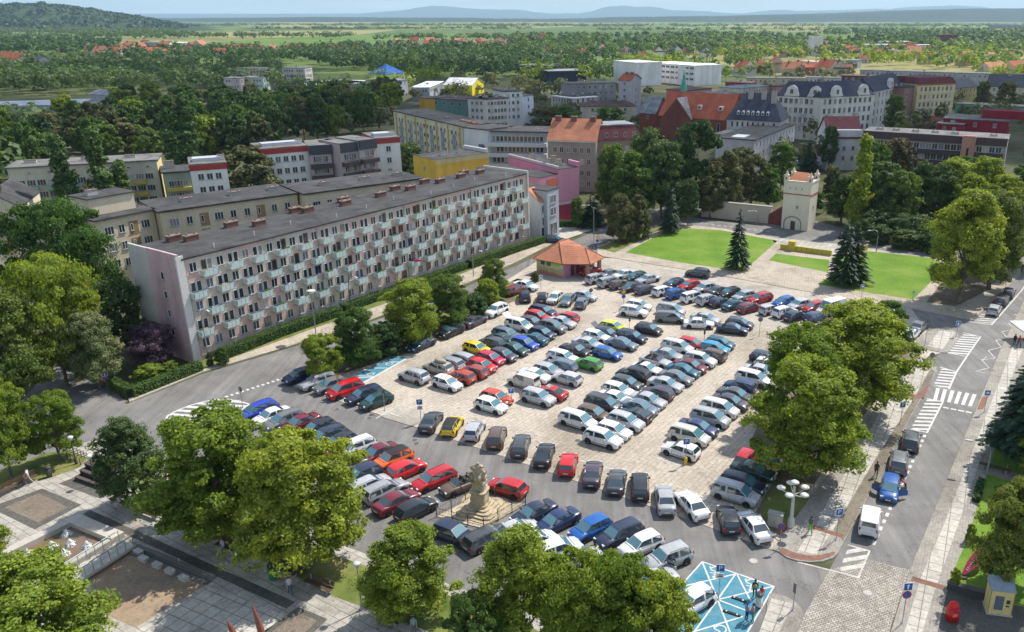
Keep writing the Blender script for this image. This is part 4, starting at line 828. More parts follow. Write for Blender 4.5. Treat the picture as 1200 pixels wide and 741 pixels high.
for a in [(298, 250, 170, 88, 'round', 'olive', 'olive-brown tree hiding the white red-topped block'), (210, 285, 258, 32, 'round', 'mid', 'small tree against the cream block wall'), (483, 225, 168, 46, 'round', 'dark', 'dark tree left of the yellow block'), (409, 215, 172, 26, 'cone', 'conifer', 'dark spruce before the brown balconies'), (608, 205, 170, 40, 'round', 'mid', 'small tree before the white gallery block'), (540, 190, 158, 40, 'round', 'olive', 'tree before the corner of the gallery block'),
          (371, 262, 230, 10, 'cone', 'conifer', 'thin spruce against the cream block'), (640, 158, 124, 46, 'round', 'olive', 'olive tree behind the gallery block'), (664, 158, 124, 40, 'round', 'mid', 'green tree behind the orange-roofed house'), (715, 160, 125, 54, 'round', 'mid', 'leafy tree beside the brick church'), (1045, 160, 112, 28, 'round', 'mid', 'tree between the white villa row and the yellow corner house'), (1148, 135, 96, 24, 'round', 'olive', 'tree before the long slate-roofed house'), (1176, 137, 96, 30, 'round', 'olive', 'bigger tree before the long slate-roofed house')]:
    tree(*a[:6], 1, a[6], group='trees between the buildings')
# ---- wooded belts further away: individual trees
rs = random.Random(5)
def belt(poly_rows, n, lod, leaves, hgt, phrase, shapes=('round', 'round', 'tall', 'spread'), wr=(7, 13)):
    "scatter trees in a picture-space band that is turned into ground positions"
    out = []
    for k in range(n):
        x0, x1, y0, y1 = rs.choice(poly_rows); x = rs.uniform(x0, x1); y = rs.uniform(y0, y1); p = G(x, y)
        h = rs.uniform(*hgt); rad = rs.uniform(*wr) / 2 * (h / hgt[1]) ** .5; l = rs.choice(leaves)
        put_tree(p, rad, h, rs.choice(shapes), l, lod, uniq('%s tree %s' % (nm_[l], phrase), x, y), group='trees ' + phrase)
belt([(-40, 60, 190, 215), (40, 190, 178, 200), (190, 330, 170, 190), (250, 430, 152, 172), (120, 280, 160, 178), (-40, 120, 165, 190)], 62, 2, ['dark', 'mid', 'mid', 'olive', 'linden'], (11, 17), 'in the wood behind the blocks', wr=(9, 15))
belt([(-40, 130, 156, 168), (120, 330, 134, 152), (120, 330, 134, 150), (330, 440, 134, 148), (400, 452, 140, 152), (445, 462, 126, 134), (-40, 60, 100, 108)], 64, 2, ['dark', 'mid', 'dark', 'linden', 'olive'], (11, 16.5), 'in the left park wood', wr=(10, 17))
# ================================================================ BUILDINGS
def wallmat(name, c, stain=(.72, .7, .68), sc=.25, patch=None, band=None):
    m, t, b = nt(name, .9, .15); p = wpos(t); ps = wpos(t, 0, (1, 1, .22))
    n1 = noise(t, sc, 5, .65, ps); r1 = ramp(t, n1.outputs[0], [(.3, tuple(x * s for x, s in zip(c, stain))), (.6, c)]); out = r1.outputs[0]
    if patch:
        n2 = noise(t, .12, 2, .5, p); r2 = ramp(t, n2.outputs[0], [(.47, (0, 0, 0)), (.55, (1, 1, 1))]); out = mixc(t, r2.outputs[0], out, patch)
    n3 = noise(t, 3.5, 4, .7, p); r3 = ramp(t, n3.outputs[0], [(.3, (.88, .88, .88)), (.7, (1.08, 1.08, 1.08))]); out = mixc(t, 1., out, r3.outputs[0], 'MULTIPLY')
    t.links.new(out, b.inputs['Base Color']); return m
_wm = {}
def W(c, **k):
    c = tuple(min(.8, x * 1.22) for x in c)
    key = (tuple(c), tuple(sorted(k.items())))
    if key not in _wm: _wm[key] = wallmat('plaster_%d' % len(_wm), c, **k)
    return _wm[key]
def roofmat(name, c, tiles=False):
    m, t, b = nt(name, .85, .2); p = wpos(t); n1 = noise(t, .35, 5, .65, p); r1 = ramp(t, n1.outputs[0], [(.3, tuple(x * .75 for x in c)), (.68, tuple(x * 1.22 for x in c))]); out = r1.outputs[0]
    n2 = noise(t, 3, 4, .7, p); r2 = ramp(t, n2.outputs[0], [(.3, (.85, .85, .85)), (.7, (1.15, 1.15, 1.15))]); out = mixc(t, 1., out, r2.outputs[0], 'MULTIPLY')
    if not tiles:
        pr = wpos(t, -ANG); br = t.nodes.new('ShaderNodeTexBrick'); t.links.new(pr, br.inputs[0])
        for k_, v_ in (('Color1', (.92, .92, .92, 1)), ('Color2', (1.1, 1.1, 1.1, 1)), ('Mortar', (.72, .72, .72, 1)), ('Scale', 1.), ('Mortar Size', .03), ('Brick Width', 7.), ('Row Height', 1.0)): br.inputs[k_].default_value = v_
        out = mixc(t, 1., out, br.outputs[0], 'MULTIPLY'); n5 = noise(t, .18, 4, .7, p, 1.); r5 = ramp(t, n5.outputs[0], [(.38, (.7, .7, .72)), (.5, (1, 1, 1)), (.66, (1.25, 1.24, 1.2))]); out = mixc(t, 1., out, r5.outputs[0], 'MULTIPLY')
    if tiles:
        wv = t.nodes.new('ShaderNodeTexWave'); wv.bands_direction = 'Z'; wv.inputs['Scale'].default_value = 1.3; wv.inputs['Distortion'].default_value = .6; t.links.new(p, wv.inputs[0])
        r4 = ramp(t, wv.outputs[0], [(.0, (.8, .8, .8)), (.5, (1.06, 1.06, 1.06))]); out = mixc(t, .8, out, r4.outputs[0], 'MULTIPLY')
    t.links.new(out, b.inputs['Base Color']); return m
RF = dict(felt=roofmat('roofing_felt', (.066, .064, .064)), felt2=roofmat('light_roofing_felt', (.17, .165, .155)), tile=roofmat('orange_roof_tiles', (.43, .18, .105), True), red=roofmat('red_roof_tiles', (.36, .10, .055), True), slate=roofmat('slate_roof', (.055, .062, .085), True),
          metal=roofmat('pale_metal_roof', (.55, .57, .58)), maroon=roofmat('maroon_roof', (.14, .045, .05), True), white=roofmat('white_roof', (.72, .72, .70)), brown=roofmat('brown_sheet_roof', (.12, .075, .07)), blue=roofmat('blue_roof', (.03, .11, .34)), grey=roofmat('grey_sheet_roof', (.25, .26, .27)), green=roofmat('copper_green', (.10, .34, .26)))
M_pane, t, b = nt('window_glass', .1, .6); g_ = t.nodes.new('ShaderNodeNewGeometry'); oi_ = t.nodes.new('ShaderNodeObjectInfo'); ad = N(t, 'ShaderNodeMath', operation='ADD'); t.links.new(g_.outputs['Random Per Island'], ad.inputs[0]); t.links.new(oi_.outputs['Random'], ad.inputs[1]); fr_ = N(t, 'ShaderNodeMath', operation='FRACT'); t.links.new(ad.outputs[0], fr_.inputs[0])
t.links.new(ramp(t, fr_.outputs[0], [(0, (.03, .038, .045)), (.35, (.06, .07, .08)), (.55, (.02, .025, .03)), (.7, (.22, .22, .21)), (.8, (.05, .06, .07)), (.88, (.40, .38, .34)), (.95, (.12, .14, .18))], 'CONSTANT').outputs[0], b.inputs['Base Color'])
M_frame = PM((.62, .61, .58), .5); M_brick = PM((.20, .085, .06), .9); M_lead = PM((.28, .28, .28), .6)
_win = {}
def window_me(w, h, kind='two', frame=None):
    frame = frame or M_frame; key = (round(w, 2), round(h, 2), kind, frame.name)
    if key in _win: return _win[key]
    mb = MB(); f = .07; d = .05      # local x along the wall, y outward, z up, origin centre of the sill line
    def bar(x0, x1, z0, z1, y0, y1, mi): mb.box(((x0 + x1) / 2, (y0 + y1) / 2, z0), (x1 - x0, y1 - y0, z1 - z0), 0, mi)
    bar(-w / 2, w / 2, 0, h, -.02, .015, 1)
    for x0, x1, z0, z1 in ((-w / 2, -w / 2 + f, 0, h), (w / 2 - f, w / 2, 0, h), (-w / 2 + f, w / 2 - f, 0, f), (-w / 2 + f, w / 2 - f, h - f, h)): bar(x0, x1, z0, z1, -.02, d, 0)
    if kind == 'two': bar(-f * .6, f * .6, f, h - f, -.02, d - .01, 0)
    if kind == 'three':
        for q in (-w / 6, w / 6): bar(q - f * .5, q + f * .5, f, h - f, -.02, d - .01, 0)
    bar(-w / 2 - .08, w / 2 + .08, -.09, -.01, -.02, .14, 2)
    me = mb.mesh('window', [frame, M_pane, M_lead]); _win[key] = me; return me
def curtain(): pass
class Bld:
    "a building whose front eave runs A->B (left to right seen from outside), body extends by depth behind"
    def __init__(s, name, label, cat, A, B, depth, h, wall, group='buildings of the town', extra_cols=None):
        A = Vector((A.x, A.y, 0)); B = Vector((B.x, B.y, 0)); s.A, s.B = A, B; s.u = (B - A).normalized(); s.n = Vector((s.u.y, -s.u.x, 0)); s.L = (B - A).length; s.D = depth; s.h = h   # n: outward from the front
        s.C = B - s.n * depth; s.E = A - s.n * depth; s.wall = wall
        s.o = (A + s.C) / 2; s.root = empty(name, s.o); tag(s.root, label, cat, group); s.nw = 0
    def loc(s, p): return Vector((p.x - s.o.x, p.y - s.o.y, p.z))
    def pt(s, t, d=0, z=0):
        "t metres along the front from A, d metres in front of it"
        p = s.A + s.u * t + s.n * d; return Vector((p.x - s.o.x, p.y - s.o.y, z))
    def box(s, name, t0, t1, d0, d1, z0, z1, mat, label=None):
        mb = MB(); q = [s.pt(t0, d0), s.pt(t1, d0), s.pt(t1, d1), s.pt(t0, d1)]; mb.prism([(p.x, p.y) for p in q], z0, z1); o = mb.build(name, mat, s.root)
        if label: tag(o, label)
        return o
    def walls(s, h=None): return s.box('wall', 0, s.L, 0, -s.D, 0, h or s.h, s.wall)
    def flat(s, mat='felt', over=.25, th=.25, parapet=None):
        if parapet:
            mb = MB()
            for (t0, t1, d0, d1) in ((0, s.L, 0, -.25), (0, s.L, -s.D + .25, -s.D), (0, .25, -.25, -s.D + .25), (s.L - .25, s.L, -.25, -s.D + .25)):
                q = [s.pt(t0, d0), s.pt(t1, d0), s.pt(t1, d1), s.pt(t0, d1)]; mb.prism([(p.x, p.y) for p in q], s.h, s.h + parapet)
            mb.build('parapet', s.wall, s.root); return s.box('roof', .25, s.L - .25, -.25, -s.D + .25, s.h, s.h + .06, RF[mat])
        return s.box('roof', -over, s.L + over, over, -s.D - over, s.h, s.h + th, RF[mat])
    def gable(s, rise, mat, over=.4, hip=0, ridge=None, gab=True, back=None):
        r = ridge if ridge is not None else -s.D / 2; z = s.h; mb = MB(); L = s.L; bk = back if back is not None else 0
        e = [s.pt(-over, over, z - .1), s.pt(L + over, over, z - .1), s.pt(L + over, -s.D - over, z - .1 + bk), s.pt(-over, -s.D - over, z - .1 + bk)]; k0, k1 = s.pt(hip - (over if not hip else 0), r, z + rise), s.pt(L - hip + (over if not hip else 0), r, z + rise)
        vs = e + [k0, k1]; vs += [v - Vector((0, 0, .18)) for v in vs]
        fs = [(0, 1, 5, 4), (2, 3, 4, 5), (1, 2, 5), (3, 0, 4), (7, 6, 10, 11), (9, 8, 11, 10), (8, 7, 11), (6, 9, 10), (1, 0, 6, 7), (2, 1, 7, 8), (3, 2, 8, 9), (0, 3, 9, 10 - 4)]
        if not hip: fs = [(0, 1, 5, 4), (2, 3, 4, 5), (7, 6, 10, 11), (9, 8, 11, 10), (1, 0, 6, 7), (3, 2, 8, 9), (1, 7, 11, 5), (2, 5, 11, 8), (0, 4, 10, 6), (3, 9, 10, 4)]
        mb.add(vs, fs); o = mb.build('roof', RF[mat], s.root)
        if not hip and gab:
            for t in (0.01, L - .01): g = MB(); g.add([s.pt(t, -.01, z - .02), s.pt(t, -s.D + .01, z - .02), s.pt(t, r, z + rise - .16)], [(0, 1, 2)]); g.build('gable_wall', s.wall, s.root)
        return o
    def mansard(s, rise, inset, mat, top=None):
        mb = MB(); z = s.h; L = s.L; i = inset
        e = [s.pt(-.3, .3, z), s.pt(L + .3, .3, z), s.pt(L + .3, -s.D - .3, z), s.pt(-.3, -s.D - .3, z)]; k = [s.pt(i, -i, z + rise), s.pt(L - i, -i, z + rise), s.pt(L - i, -s.D + i, z + rise), s.pt(i, -s.D + i, z + rise)]
        mb.add(e + k, [(0, 3, 2, 1), (0, 1, 5, 4), (1, 2, 6, 5), (2, 3, 7, 6), (3, 0, 4, 7), (4, 5, 6, 7)]); return mb.build('roof', RF[mat], s.root)
    def side(s, which):
        "frame (origin, direction, normal, length) of a facade"
        return {'front': (s.A, s.u, s.n, s.L), 'right': (s.B, -s.n, s.u, s.D), 'left': (s.E, s.n, -s.u, s.D), 'back': (s.C, -s.u, -s.n, s.L)}[which]
    def win(s, which, t, z, w=1.1, h=1.4, kind='two', frame=None, name='window', off=.0):
        if s.nw >= 100: return None
        O, u, n, L = s.side(which); p = O + u * t + n * (.012 + off); s.nw += 1
        return ob(name, window_me(w, h, kind, frame), s.root, (p.x - s.o.x, p.y - s.o.y, z), math.atan2(-n.x, n.y))
    def grid(s, which, n, zs, w=1.1, h=1.4, kind='two', m0=1., m1=1., skip=(), frame=None):
        L = s.side(which)[3]
        for j, z in enumerate(zs):
            for i in range(n):
                if (i, j) in skip: continue
                s.win(which, m0 + (L - m0 - m1) * (i + .5) / n, z, w, h, kind, frame)
    def chimneys(s, spots, mat=None, sz=(.9, 1.6), hh=1.2, z=None):
        for (t, d) in spots:
            mb = MB(); a = math.atan2(s.u.y, s.u.x); p = s.pt(t, d); z0 = (z if z is not None else s.h) - .2; mb.box((0, 0, 0), (sz[1], sz[0], hh), 0, 0); mb.box((0, 0, hh), (sz[1] + .14, sz[0] + .14, .12), 0, 1)
            for q in (-.3, .3): mb.box((q * sz[1], 0, hh + .12), (.22, .22, .25), 0, 1)
            mb.build('chimney', [mat or M_brick, PM((.22, .16, .13))], s.root, (p.x, p.y, z0), a)
    def lay(s, which, name, t0, t1, z0, z1, mat, th=.06, label=None):
        "a panel laid on a facade"
        O, u, n, L = s.side(which); mb = MB(); q = [O + u * t0 + n * .001, O + u * t1 + n * .001, O + u * t1 + n * th, O + u * t0 + n * th]; mb.prism([(p.x - s.o.x, p.y - s.o.y) for p in q], z0, z1)
        o = mb.build(name, mat, s.root)
        if label: tag(o, label)
        return o
def bp(name, label, cat, l, r, z, depth, wall, hgt=None, **k):
    "from picture corners of the front eave, both at height z"
    return Bld(name, label, cat, G(*l, z), G(*r, z), depth, hgt or z, wall, **k)
# ---------------------------------------------------------------- the long five-storey block
M_blk = wallmat('block_plaster', (.59, .52, .45), patch=(.60, .42, .37)); M_blkend = wallmat('block_end_plaster', (.62, .44, .45), (.60, .56, .58), sc=.22); M_blkgrey = wallmat('block_end_grey', (.62, .59, .56), (.78, .77, .76), sc=.15)
A = G(230, 425); B_ = G(619, 285); HB = 14.3
b = Bld('apartment_block', 'long five storey block with rows of pale turquoise balconies above the car park street', 'apartment block', A, B_, 11.0, HB, M_blk)
LB = b.L
b.box('wall', 0, LB, 0, -b.D, 0, HB, M_blk)
b.box('roof', .3, LB - .3, .35, -b.D - .3, HB, HB + .22, RF['felt'])
b.box('end_wall', -.35, -.002, .3, -6.6, 0, HB + .9, M_blkend, 'pinkish weathered end wall'); b.box('end_wall', -.30, -.002, -6.62, -b.D - .2, 0, HB + .85, M_blkgrey, 'grey weathered part of the end wall')
b.box('end_wall', LB + .002, LB + .35, .3, -b.D - .2, 0, HB + .7, W((.50, .48, .43)), 'pale end wall'); b.box('corner_pier', -.42, .62, .32, .02, 0, HB + .6, M_blkgrey)
b.box('plinth', .7, LB, .06, .004, 0, .75, PM((.20, .19, .175), .9))
for k, z in enumerate((2.1, 4.75, 7.4, 10.05)): 
    O = b.E; b.win('left', b.D - 3.6 + 0, z + 1.2, .75, 1.1, 'one', off=.36)
NCOL = 37; pitch = (LB - 1.6) / NCOL; fl = [0.95 + 2.66 * k for k in range(5)]
# balcony: slab, pale panels, rail
M_balc, t, bb2 = nt('balcony_panels', .6, .3); oi_ = t.nodes.new('ShaderNodeObjectInfo'); nb_ = noise(t, 1.5, 3, .6, wpos(t)); mb_ = mixc(t, nb_.outputs[0], ramp(t, oi_.outputs['Random'], [(0, (.46, .64, .60)), (.5, (.54, .66, .63)), (.8, (.50, .58, .56)), (.93, (.60, .66, .60))]).outputs[0], (.44, .52, .50)); t.links.new(mb_, bb2.inputs['Base Color'])
bal = MB(); bw = 2.1; bd = 1.05
bal.box((0, bd / 2, -.12), (bw, bd, .12), 0, 0)
for q in (-.62, 0, .62): bal.box((q, bd - .02, .02), (.56, .035, .78), 0, 1)
for s_ in (-1, 1): bal.box((s_ * (bw / 2 - .02), bd / 2, .02), (.035, bd - .1, .78), 0, 1)
bal.box((0, bd - .02, .84), (bw, .05, .05), 0, 2)
for s_ in (-1, 1): bal.box((s_ * (bw / 2 - .02), bd / 2, .84), (.05, bd, .05), 0, 2)
balme = bal.mesh('balcony', [PM((.33, .32, .30), .9), M_balc, PM((.50, .60, .58), .5)])
door = MB(); door.box((0, .02, 0), (.8, .06, 2.15), 0, 0); door.box((0, .035, .75), (.56, .06, 1.28), 0, 1); doorme = door.mesh('balcony_door', [M_frame, M_pane])
doorb = MB(); doorb.box((0, .02, 0), (.8, .06, 2.15), 0, 0); doorb.box((0, .035, .75), (.56, .06, 1.28), 0, 1); doorbm = doorb.mesh('balcony_door', [PM((.17, .08, .05), .6), M_pane])
rw = random.Random(3); extra = MB(); extra_o = []; nb = 0
ang = math.atan2(-b.n.x, b.n.y)
for j in range(5):
    for i in range(NCOL):
        t = .9 + pitch * (i + .5); z = fl[j] + .75; p = b.pt(t, .012)
        isb = j > 0 and (i % 2 == (1 if j % 2 == 0 else 0)) and not (i in (0,) and j == 4)
        fr = M_frame if rw.random() > .10 else rw.choice([PM((.17, .08, .05), .6), PM((.10, .13, .28), .5), PM((.30, .16, .08), .6)])
        me = window_me(1.05, 1.32, 'two', fr)
        if isb:
            q = b.pt(t - .1, .012); ob('balcony', balme, b.root, (q.x, q.y, fl[j]), ang); nb += 1
            q = b.pt(t + .42, .012)
            dd = doorme if rw.random() > .2 else doorbm
            if nb <= 100: ob('balcony_door', dd, b.root, (q.x, q.y, fl[j] + .02), ang)
            w2 = window_me(.72, 1.32, 'one', fr); q = b.pt(t - .42, .012)
        else: w2 = me; q = p
        if b.nw < 100 and not (j == 0 and i > 18): ob('window', w2, b.root, (q.x, q.y, z), ang); b.nw += 1
        else:
            cs, sn = math.cos(ang), math.sin(ang); vs = [(q.x + v.co.x * cs - v.co.y * sn, q.y + v.co.x * sn + v.co.y * cs, z + v.co.z) for v in w2.vertices]; extra_o.append((vs, w2))
mats = []; ex = MB()
for vs, me in extra_o:
    ix = []
    for m_ in me.materials:
        if m_ not in mats: mats.append(m_)
        ix.append(mats.index(m_))
    n0 = len(ex.v); ex.v += vs
    for f in me.polygons: ex.f.append(tuple(v + n0 for v in f.vertices)); ex.m.append(ix[f.material_index]); ex.sm.append(False)
tag(ex.build('window', mats, b.root), 'remaining windows of the long facade', kind='stuff')
for t in (.72, 22, 40, 57): b.box('downpipe', t, t + .1, .16, .05, .2, HB, PM((.34, .35, .35), .5))
px = [(5.2, -9.3), (6.6, -7.4), (14.5, -9.8), (17.3, -7.0), (26, -9.8), (27.2, -8.3), (34, -7.2), (35.6, -9.6), (42, -7.4), (47.4, -9.4), (49, -7.2), (55, -9.5), (57, -7.4), (63, -7.6), (66, -9.4), (68.5, -7.4)]
b.chimneys([p_ for p_ in px if p_[0] < LB - 2], PM((.15, .08, .065), .9), (.85, 1.9), .85, HB + .3)
for t in range(6, int(LB) - 3, 7): b.box('vent_pipe', t, t + .12, -1.2 - (t % 3), -1.32 - (t % 3), HB + .2, HB + .9, PM((.5, .5, .48), .5))
mb = MB(); mb.lathe([(0, 0), (.45, .02), (.6, .2), (0, .3)], n=12); flw = mb.build('flower_box', PM((.35, .02, .12), .9), b.root); q = b.pt(.9 + pitch * 20.5, 1.0); flw.location = (q.x, q.y, fl[1] + .75); flw.scale = (2.2, .7, 1)
rb = random.Random(9); towel = [PM((.62, .62, .6), .9), PM((.45, .12, .1), .9), PM((.15, .22, .4), .9), PM((.55, .48, .2), .9)]; green = PM((.06, .14, .03), .9)
for k in range(34):
    j = rb.randint(1, 4); i = rb.choice([q_ for q_ in range(NCOL) if q_ % 2 == (1 if j % 2 == 0 else 0)]); q = b.pt(.9 + pitch * (i + .5) - .1 + rb.uniform(-.5, .5), .86); mb = MB()
    if k % 2: mb.box((0, 0, .55), (rb.uniform(.4, .8), .06, .5)); o_ = mb.build('laundry', [rb.choice(towel)], b.root, (q.x, q.y, fl[j]), ang)
    else:
        for w_ in range(5): mb.lathe([(0, 0), (.16, .08), (.12, .26), (0, .32)], (-.4 + w_ * .2, 0, .8), 7)
        o_ = mb.build('balcony_plant', [green], b.root, (q.x, q.y, fl[j]), ang)
# ---------------------------------------------------------------- cream courtyard block behind, three stepped sections
creamw = wallmat('cream_plaster', (.66, .57, .42), (.82, .8, .76)); z2 = 13.2
secs = [((-60, 287), (110, 257), 13.0, 'left section of the cream courtyard block with grey-blue roof'), ((112, 260), (180, 246.5), 13.2, 'section of the cream courtyard block with a roof hut'), ((187, 249.5), (348, 227.5), 13.2, 'middle section of the cream courtyard block behind the long block'), ((357, 228.5), (494, 210), 13.4, 'right section of the cream courtyard block behind the long block')]
for i, (l, r, z, la) in enumerate(secs):
    c = bp('courtyard_block', la, 'apartment block', l, r, z, 11, creamw); c.walls(); c.flat('felt', .4, .3)
    n = max(4, int(c.L / 2.5)); loggia = [k for k in range(n) if k % 4 == 2]
    for j, zz in enumerate((10.6, 7.8, 5.0)):
        for k in range(n):
            t = .8 + (c.L - 1.6) * (k + .5) / n
            if k in loggia and j < 2: c.lay('front', 'loggia', t - .75, t + .75, zz - .7, zz + 1.55, PM((.30, .20, .10), .9), .05); c.win('front', t - .35, zz, .45, 1.2, 'one', off=.05)
            else: c.win('front', t, zz, 1.5 if k % 3 == 0 else 1.0, 1.35, 'three' if k % 3 == 0 else 'two')
    c.chimneys([(c.L * q, -5.5) for q in (.25, .6, .9)], PM((.36, .35, .33), .8), (.9, 2.0), .7, c.h + .3)
    if i == 1: c.box('roof_hut', 1, 8.5, -3, -8.5, c.h + .3, c.h + 3.0, creamw); c.box('hut_roof', .7, 8.8, -2.7, -8.8, c.h + 3, c.h + 3.2, RF['felt']); c.chimneys([(3, -5.5)], PM((.4, .39, .37)), (.9, 1.6), .9, c.h + 3.3)
    c.lay('right', 'gutter_strip', c.D - .9, c.D - .1, 0, c.h - .1, W((.42, .30, .14)), .04)
# low white gabled house between poplars and the left trees
c = bp('gabled_house', 'white gabled house behind the cream block left of the poplars', 'house', (22, 236), (44, 218.5), 9.5, 9, W((.62, .56, .42)), hgt=8.5); c.walls(); c.gable(3.2, 'felt', .2); c.grid('front', 3, (5.4, 2.4)); c.win('right', 4, 6.5, .6, 1.2)
# ---------------------------------------------------------------- third row: yellow-grey block with coloured balconies
c = bp('balcony_block', 'grey-cream block with yellow and green balconies behind the poplars', 'apartment block', (8, 198), (183, 188.5), 12.5, 10, wallmat('greycream_plaster', (.58, .55, .44))); c.walls(); c.flat('felt2', .4, .3)
n = 14
for j, zz in enumerate((8.4, 5.7, 3.0)):
    for k in range(n):
        t = 1 + (c.L - 2) * (k + .5) / n; c.win('front', t, zz, 1.7, 1.35, 'three')
        if k % 2 == (0 if k > 7 else 1): c.lay('front', 'balcony', t - 1.2, t + 1.2, zz - 1.0, zz - .15, PM((.55, .42, .10), .8) if k > 6 else PM((.28, .46, .36), .8), .8)
for k in range(n): c.win('front', 1 + (c.L - 2) * (k + .5) / n, 11.1, .8, .4, 'one') if k % 2 else None
c.lay('right', 'end_panel', .2, c.D - .2, 0, 12.4, W((.60, .50, .24)), .05)
c.chimneys([(c.L * q, -5) for q in (.12, .5, .8)], PM((.45, .44, .42)), (.9, 2.4), .8, c.h + .3)
c = bp('balcony_block', 'green-grey block with long yellow balconies and dark roof', 'apartment block', (191, 203.5), (223, 201), 10.2, 9, W((.30, .34, .27))); c.walls(); c.flat('felt', .4, .3)
for zz in (7.0, 4.2, 1.4): c.grid('front', 3, (zz,), 1.6, 1.35, 'three'); c.lay('front', 'balcony', .2, c.L - .2, zz - 1.0, zz - .2, PM((.55, .45, .10), .8), .9)
c.chimneys([(c.L * .3, -5)], PM((.42, .40, .36)), (1., 2.), 2.2)
redt = PM((.33, .05, .045), .8); whw = W((.60, .60, .58), stain=(.85, .86, .88))
def redtop(l, r, z, label, n, depth=11):
    c = bp('white_block', label, 'apartment block', l, r, z, depth, whw); c.walls(); c.flat('felt2', .1, .2)
    c.lay('front', 'red_band', 0, c.L, z - 1.25, z - .05, redt, .14); c.lay('right', 'red_band', 0, c.D, z - 1.25, z - .05, redt, .14); c.lay('left', 'red_band', 0, c.D, z - 1.25, z - .05, redt, .14)
    c.grid('front', n, (z - 3.3, z - 6.1, z - 8.9, z - 11.7), 1.2, 1.35)
    c.box('roof_plant', c.L * .1, c.L * .85, -3, -6, z + .2, z + .9, PM((.45, .47, .5), .5)); c.chimneys([(c.L * .9, -4)], PM((.55, .54, .52)), (.8, 1.4), 1.1, z + .3); return c
redtop((222, 194), (265, 191), 14.2, 'small white block with a red band left of the olive-brown tree', 3)
redtop((305, 175.5), (361, 171), 14.8, 'white block with a red band right of the olive-brown tree', 5)
def darkbal(l, r, z, label, depth=10, ns=4):
    c = bp('balcony_block', label, 'apartment block', l, r, z, depth, W((.40, .34, .34))); c.walls(); c.flat('felt2', .1, .2); c.lay('front', 'slate_apron', 0, c.L, z - 2., z + .25, PM((.055, .06, .075), .7), .5)
    for j in range(4):
        zz = z - 4.4 - j * 2.8; c.grid('front', ns, (zz + .5,), 1.1, 1.5); c.lay('front', 'balcony', .1, c.L - .1, zz - .9, zz + .1, PM((.075, .055, .06), .8), 1.3)
    return c
darkbal((361, 172), (387, 170.5), 14.8, 'first bay of brown balconies beside the red band block'); c = redtop((388, 170.5), (398, 169.5), 14.6, 'narrow white stair bay between brown balconies', 1)
darkbal((398, 169.5), (419, 167), 15.3, 'middle bay of brown balconies behind the dark spruce'); darkbal((420, 166), (440, 163.5), 15.6, 'last bay of brown balconies beside the white end wall')
c = redtop((440, 163), (468, 161), 15.6, 'white end block with three small windows on its blank wall', 1, 12); 
# ---------------------------------------------------------------- long yellow block and white gallery block
lyw = wallmat('ochre_plaster', (.66, .60, .42)); a0 = G(461, 130.5, 14.5); a1 = G(542, 149, 14.5)
c = Bld('ochre_block', 'long pale ochre block with orange stripes running towards the yellow house', 'apartment block', a0, a1, 11, 14.5, lyw); c.walls(); c.flat('felt', .4, .3)
for k in range(13):
    t = c.L * (k + .5) / 13
    if k % 2 == 0: c.lay('front', 'orange_stripe', t - .5, t + .5, .5, 14.2, PM((.44, .27, .06), .8), .06)
    else: c.lay('front', 'loggia_stack', t - 1.2, t + 1.2, .8, 11.8, PM((.26, .27, .28), .8), .05)
for zz in (11.6, 8.8, 6.0, 3.2): c.grid('front', 20, (zz,), 1.2, 1.3)
c.chimneys([(c.L * q, -5) for q in (.2, .4, .6)], PM((.3, .3, .29)), (.9, 2.4), .7); c.chimneys([(c.L * q, -5) for q in (.82, .9, .95)], PM((.50, .20, .08)), (1.2, 3.), .9)
c = Bld('corner_block', 'white corner stair tower joining the ochre and gallery blocks', 'apartment block', G(543, 150, 14.5), G(571, 153, 14.5), 10, 14.5, W((.52, .54, .56))); c.walls(); c.flat('felt', .3, .3); c.lay('front', 'diamond_mosaic', c.L * .62, c.L * .86, 7, 10.5, PM((.10, .12, .22), .6), .08); c.grid('front', 2, (4, 7), .7, 1.2)
c = bp('gallery_block', 'grey block with white open galleries behind the yellow house', 'apartment block', (572, 154.5), (641, 155.5), 14.0, 11, W((.30, .32, .34))); c.walls(); c.flat('felt', .6, .3)
for j in range(4):
    zz = 11.4 - j * 2.9; c.grid('front', 13, (zz,), 1.0, 1.5, 'one'); c.lay('front', 'gallery', 0, c.L, zz - 1.3, zz - .2, PM((.52, .55, .58), .7), 1.5)
c.chimneys([(c.L * q, -5.5) for q in (.3, .8)], PM((.6, .6, .58)), (1.2, 2.), .5)
# yellow house
yw = W((.60, .40, .07)); l, m_, r = G(501, 180.5, 12.6), G(510, 187.5, 12.6), G(572, 179, 12.6)
c = Bld('yellow_house', 'yellow block with blank front and flat roof behind the long block', 'apartment block', m_, r, (m_ - l).length, 12.6, yw); c.walls(); c.flat('felt', .1, .05, None); c.box('parapet', c.L - .6, c.L, 0, -c.D, 12.6, 13.5, PM((.55, .55, .53)))
c.lay('front', 'pale_band', 0, c.L, 11.4, 12.5, W((.52, .44, .22)), .05); c.chimneys([(c.L * .3, -4), (c.L * .4, -5), (c.L * .68, -5)], PM((.5, .5, .48)), (.9, 1.2), .9); c.grid('left', 1, (9.5, 6.5, 3.5), .7, 1.0)
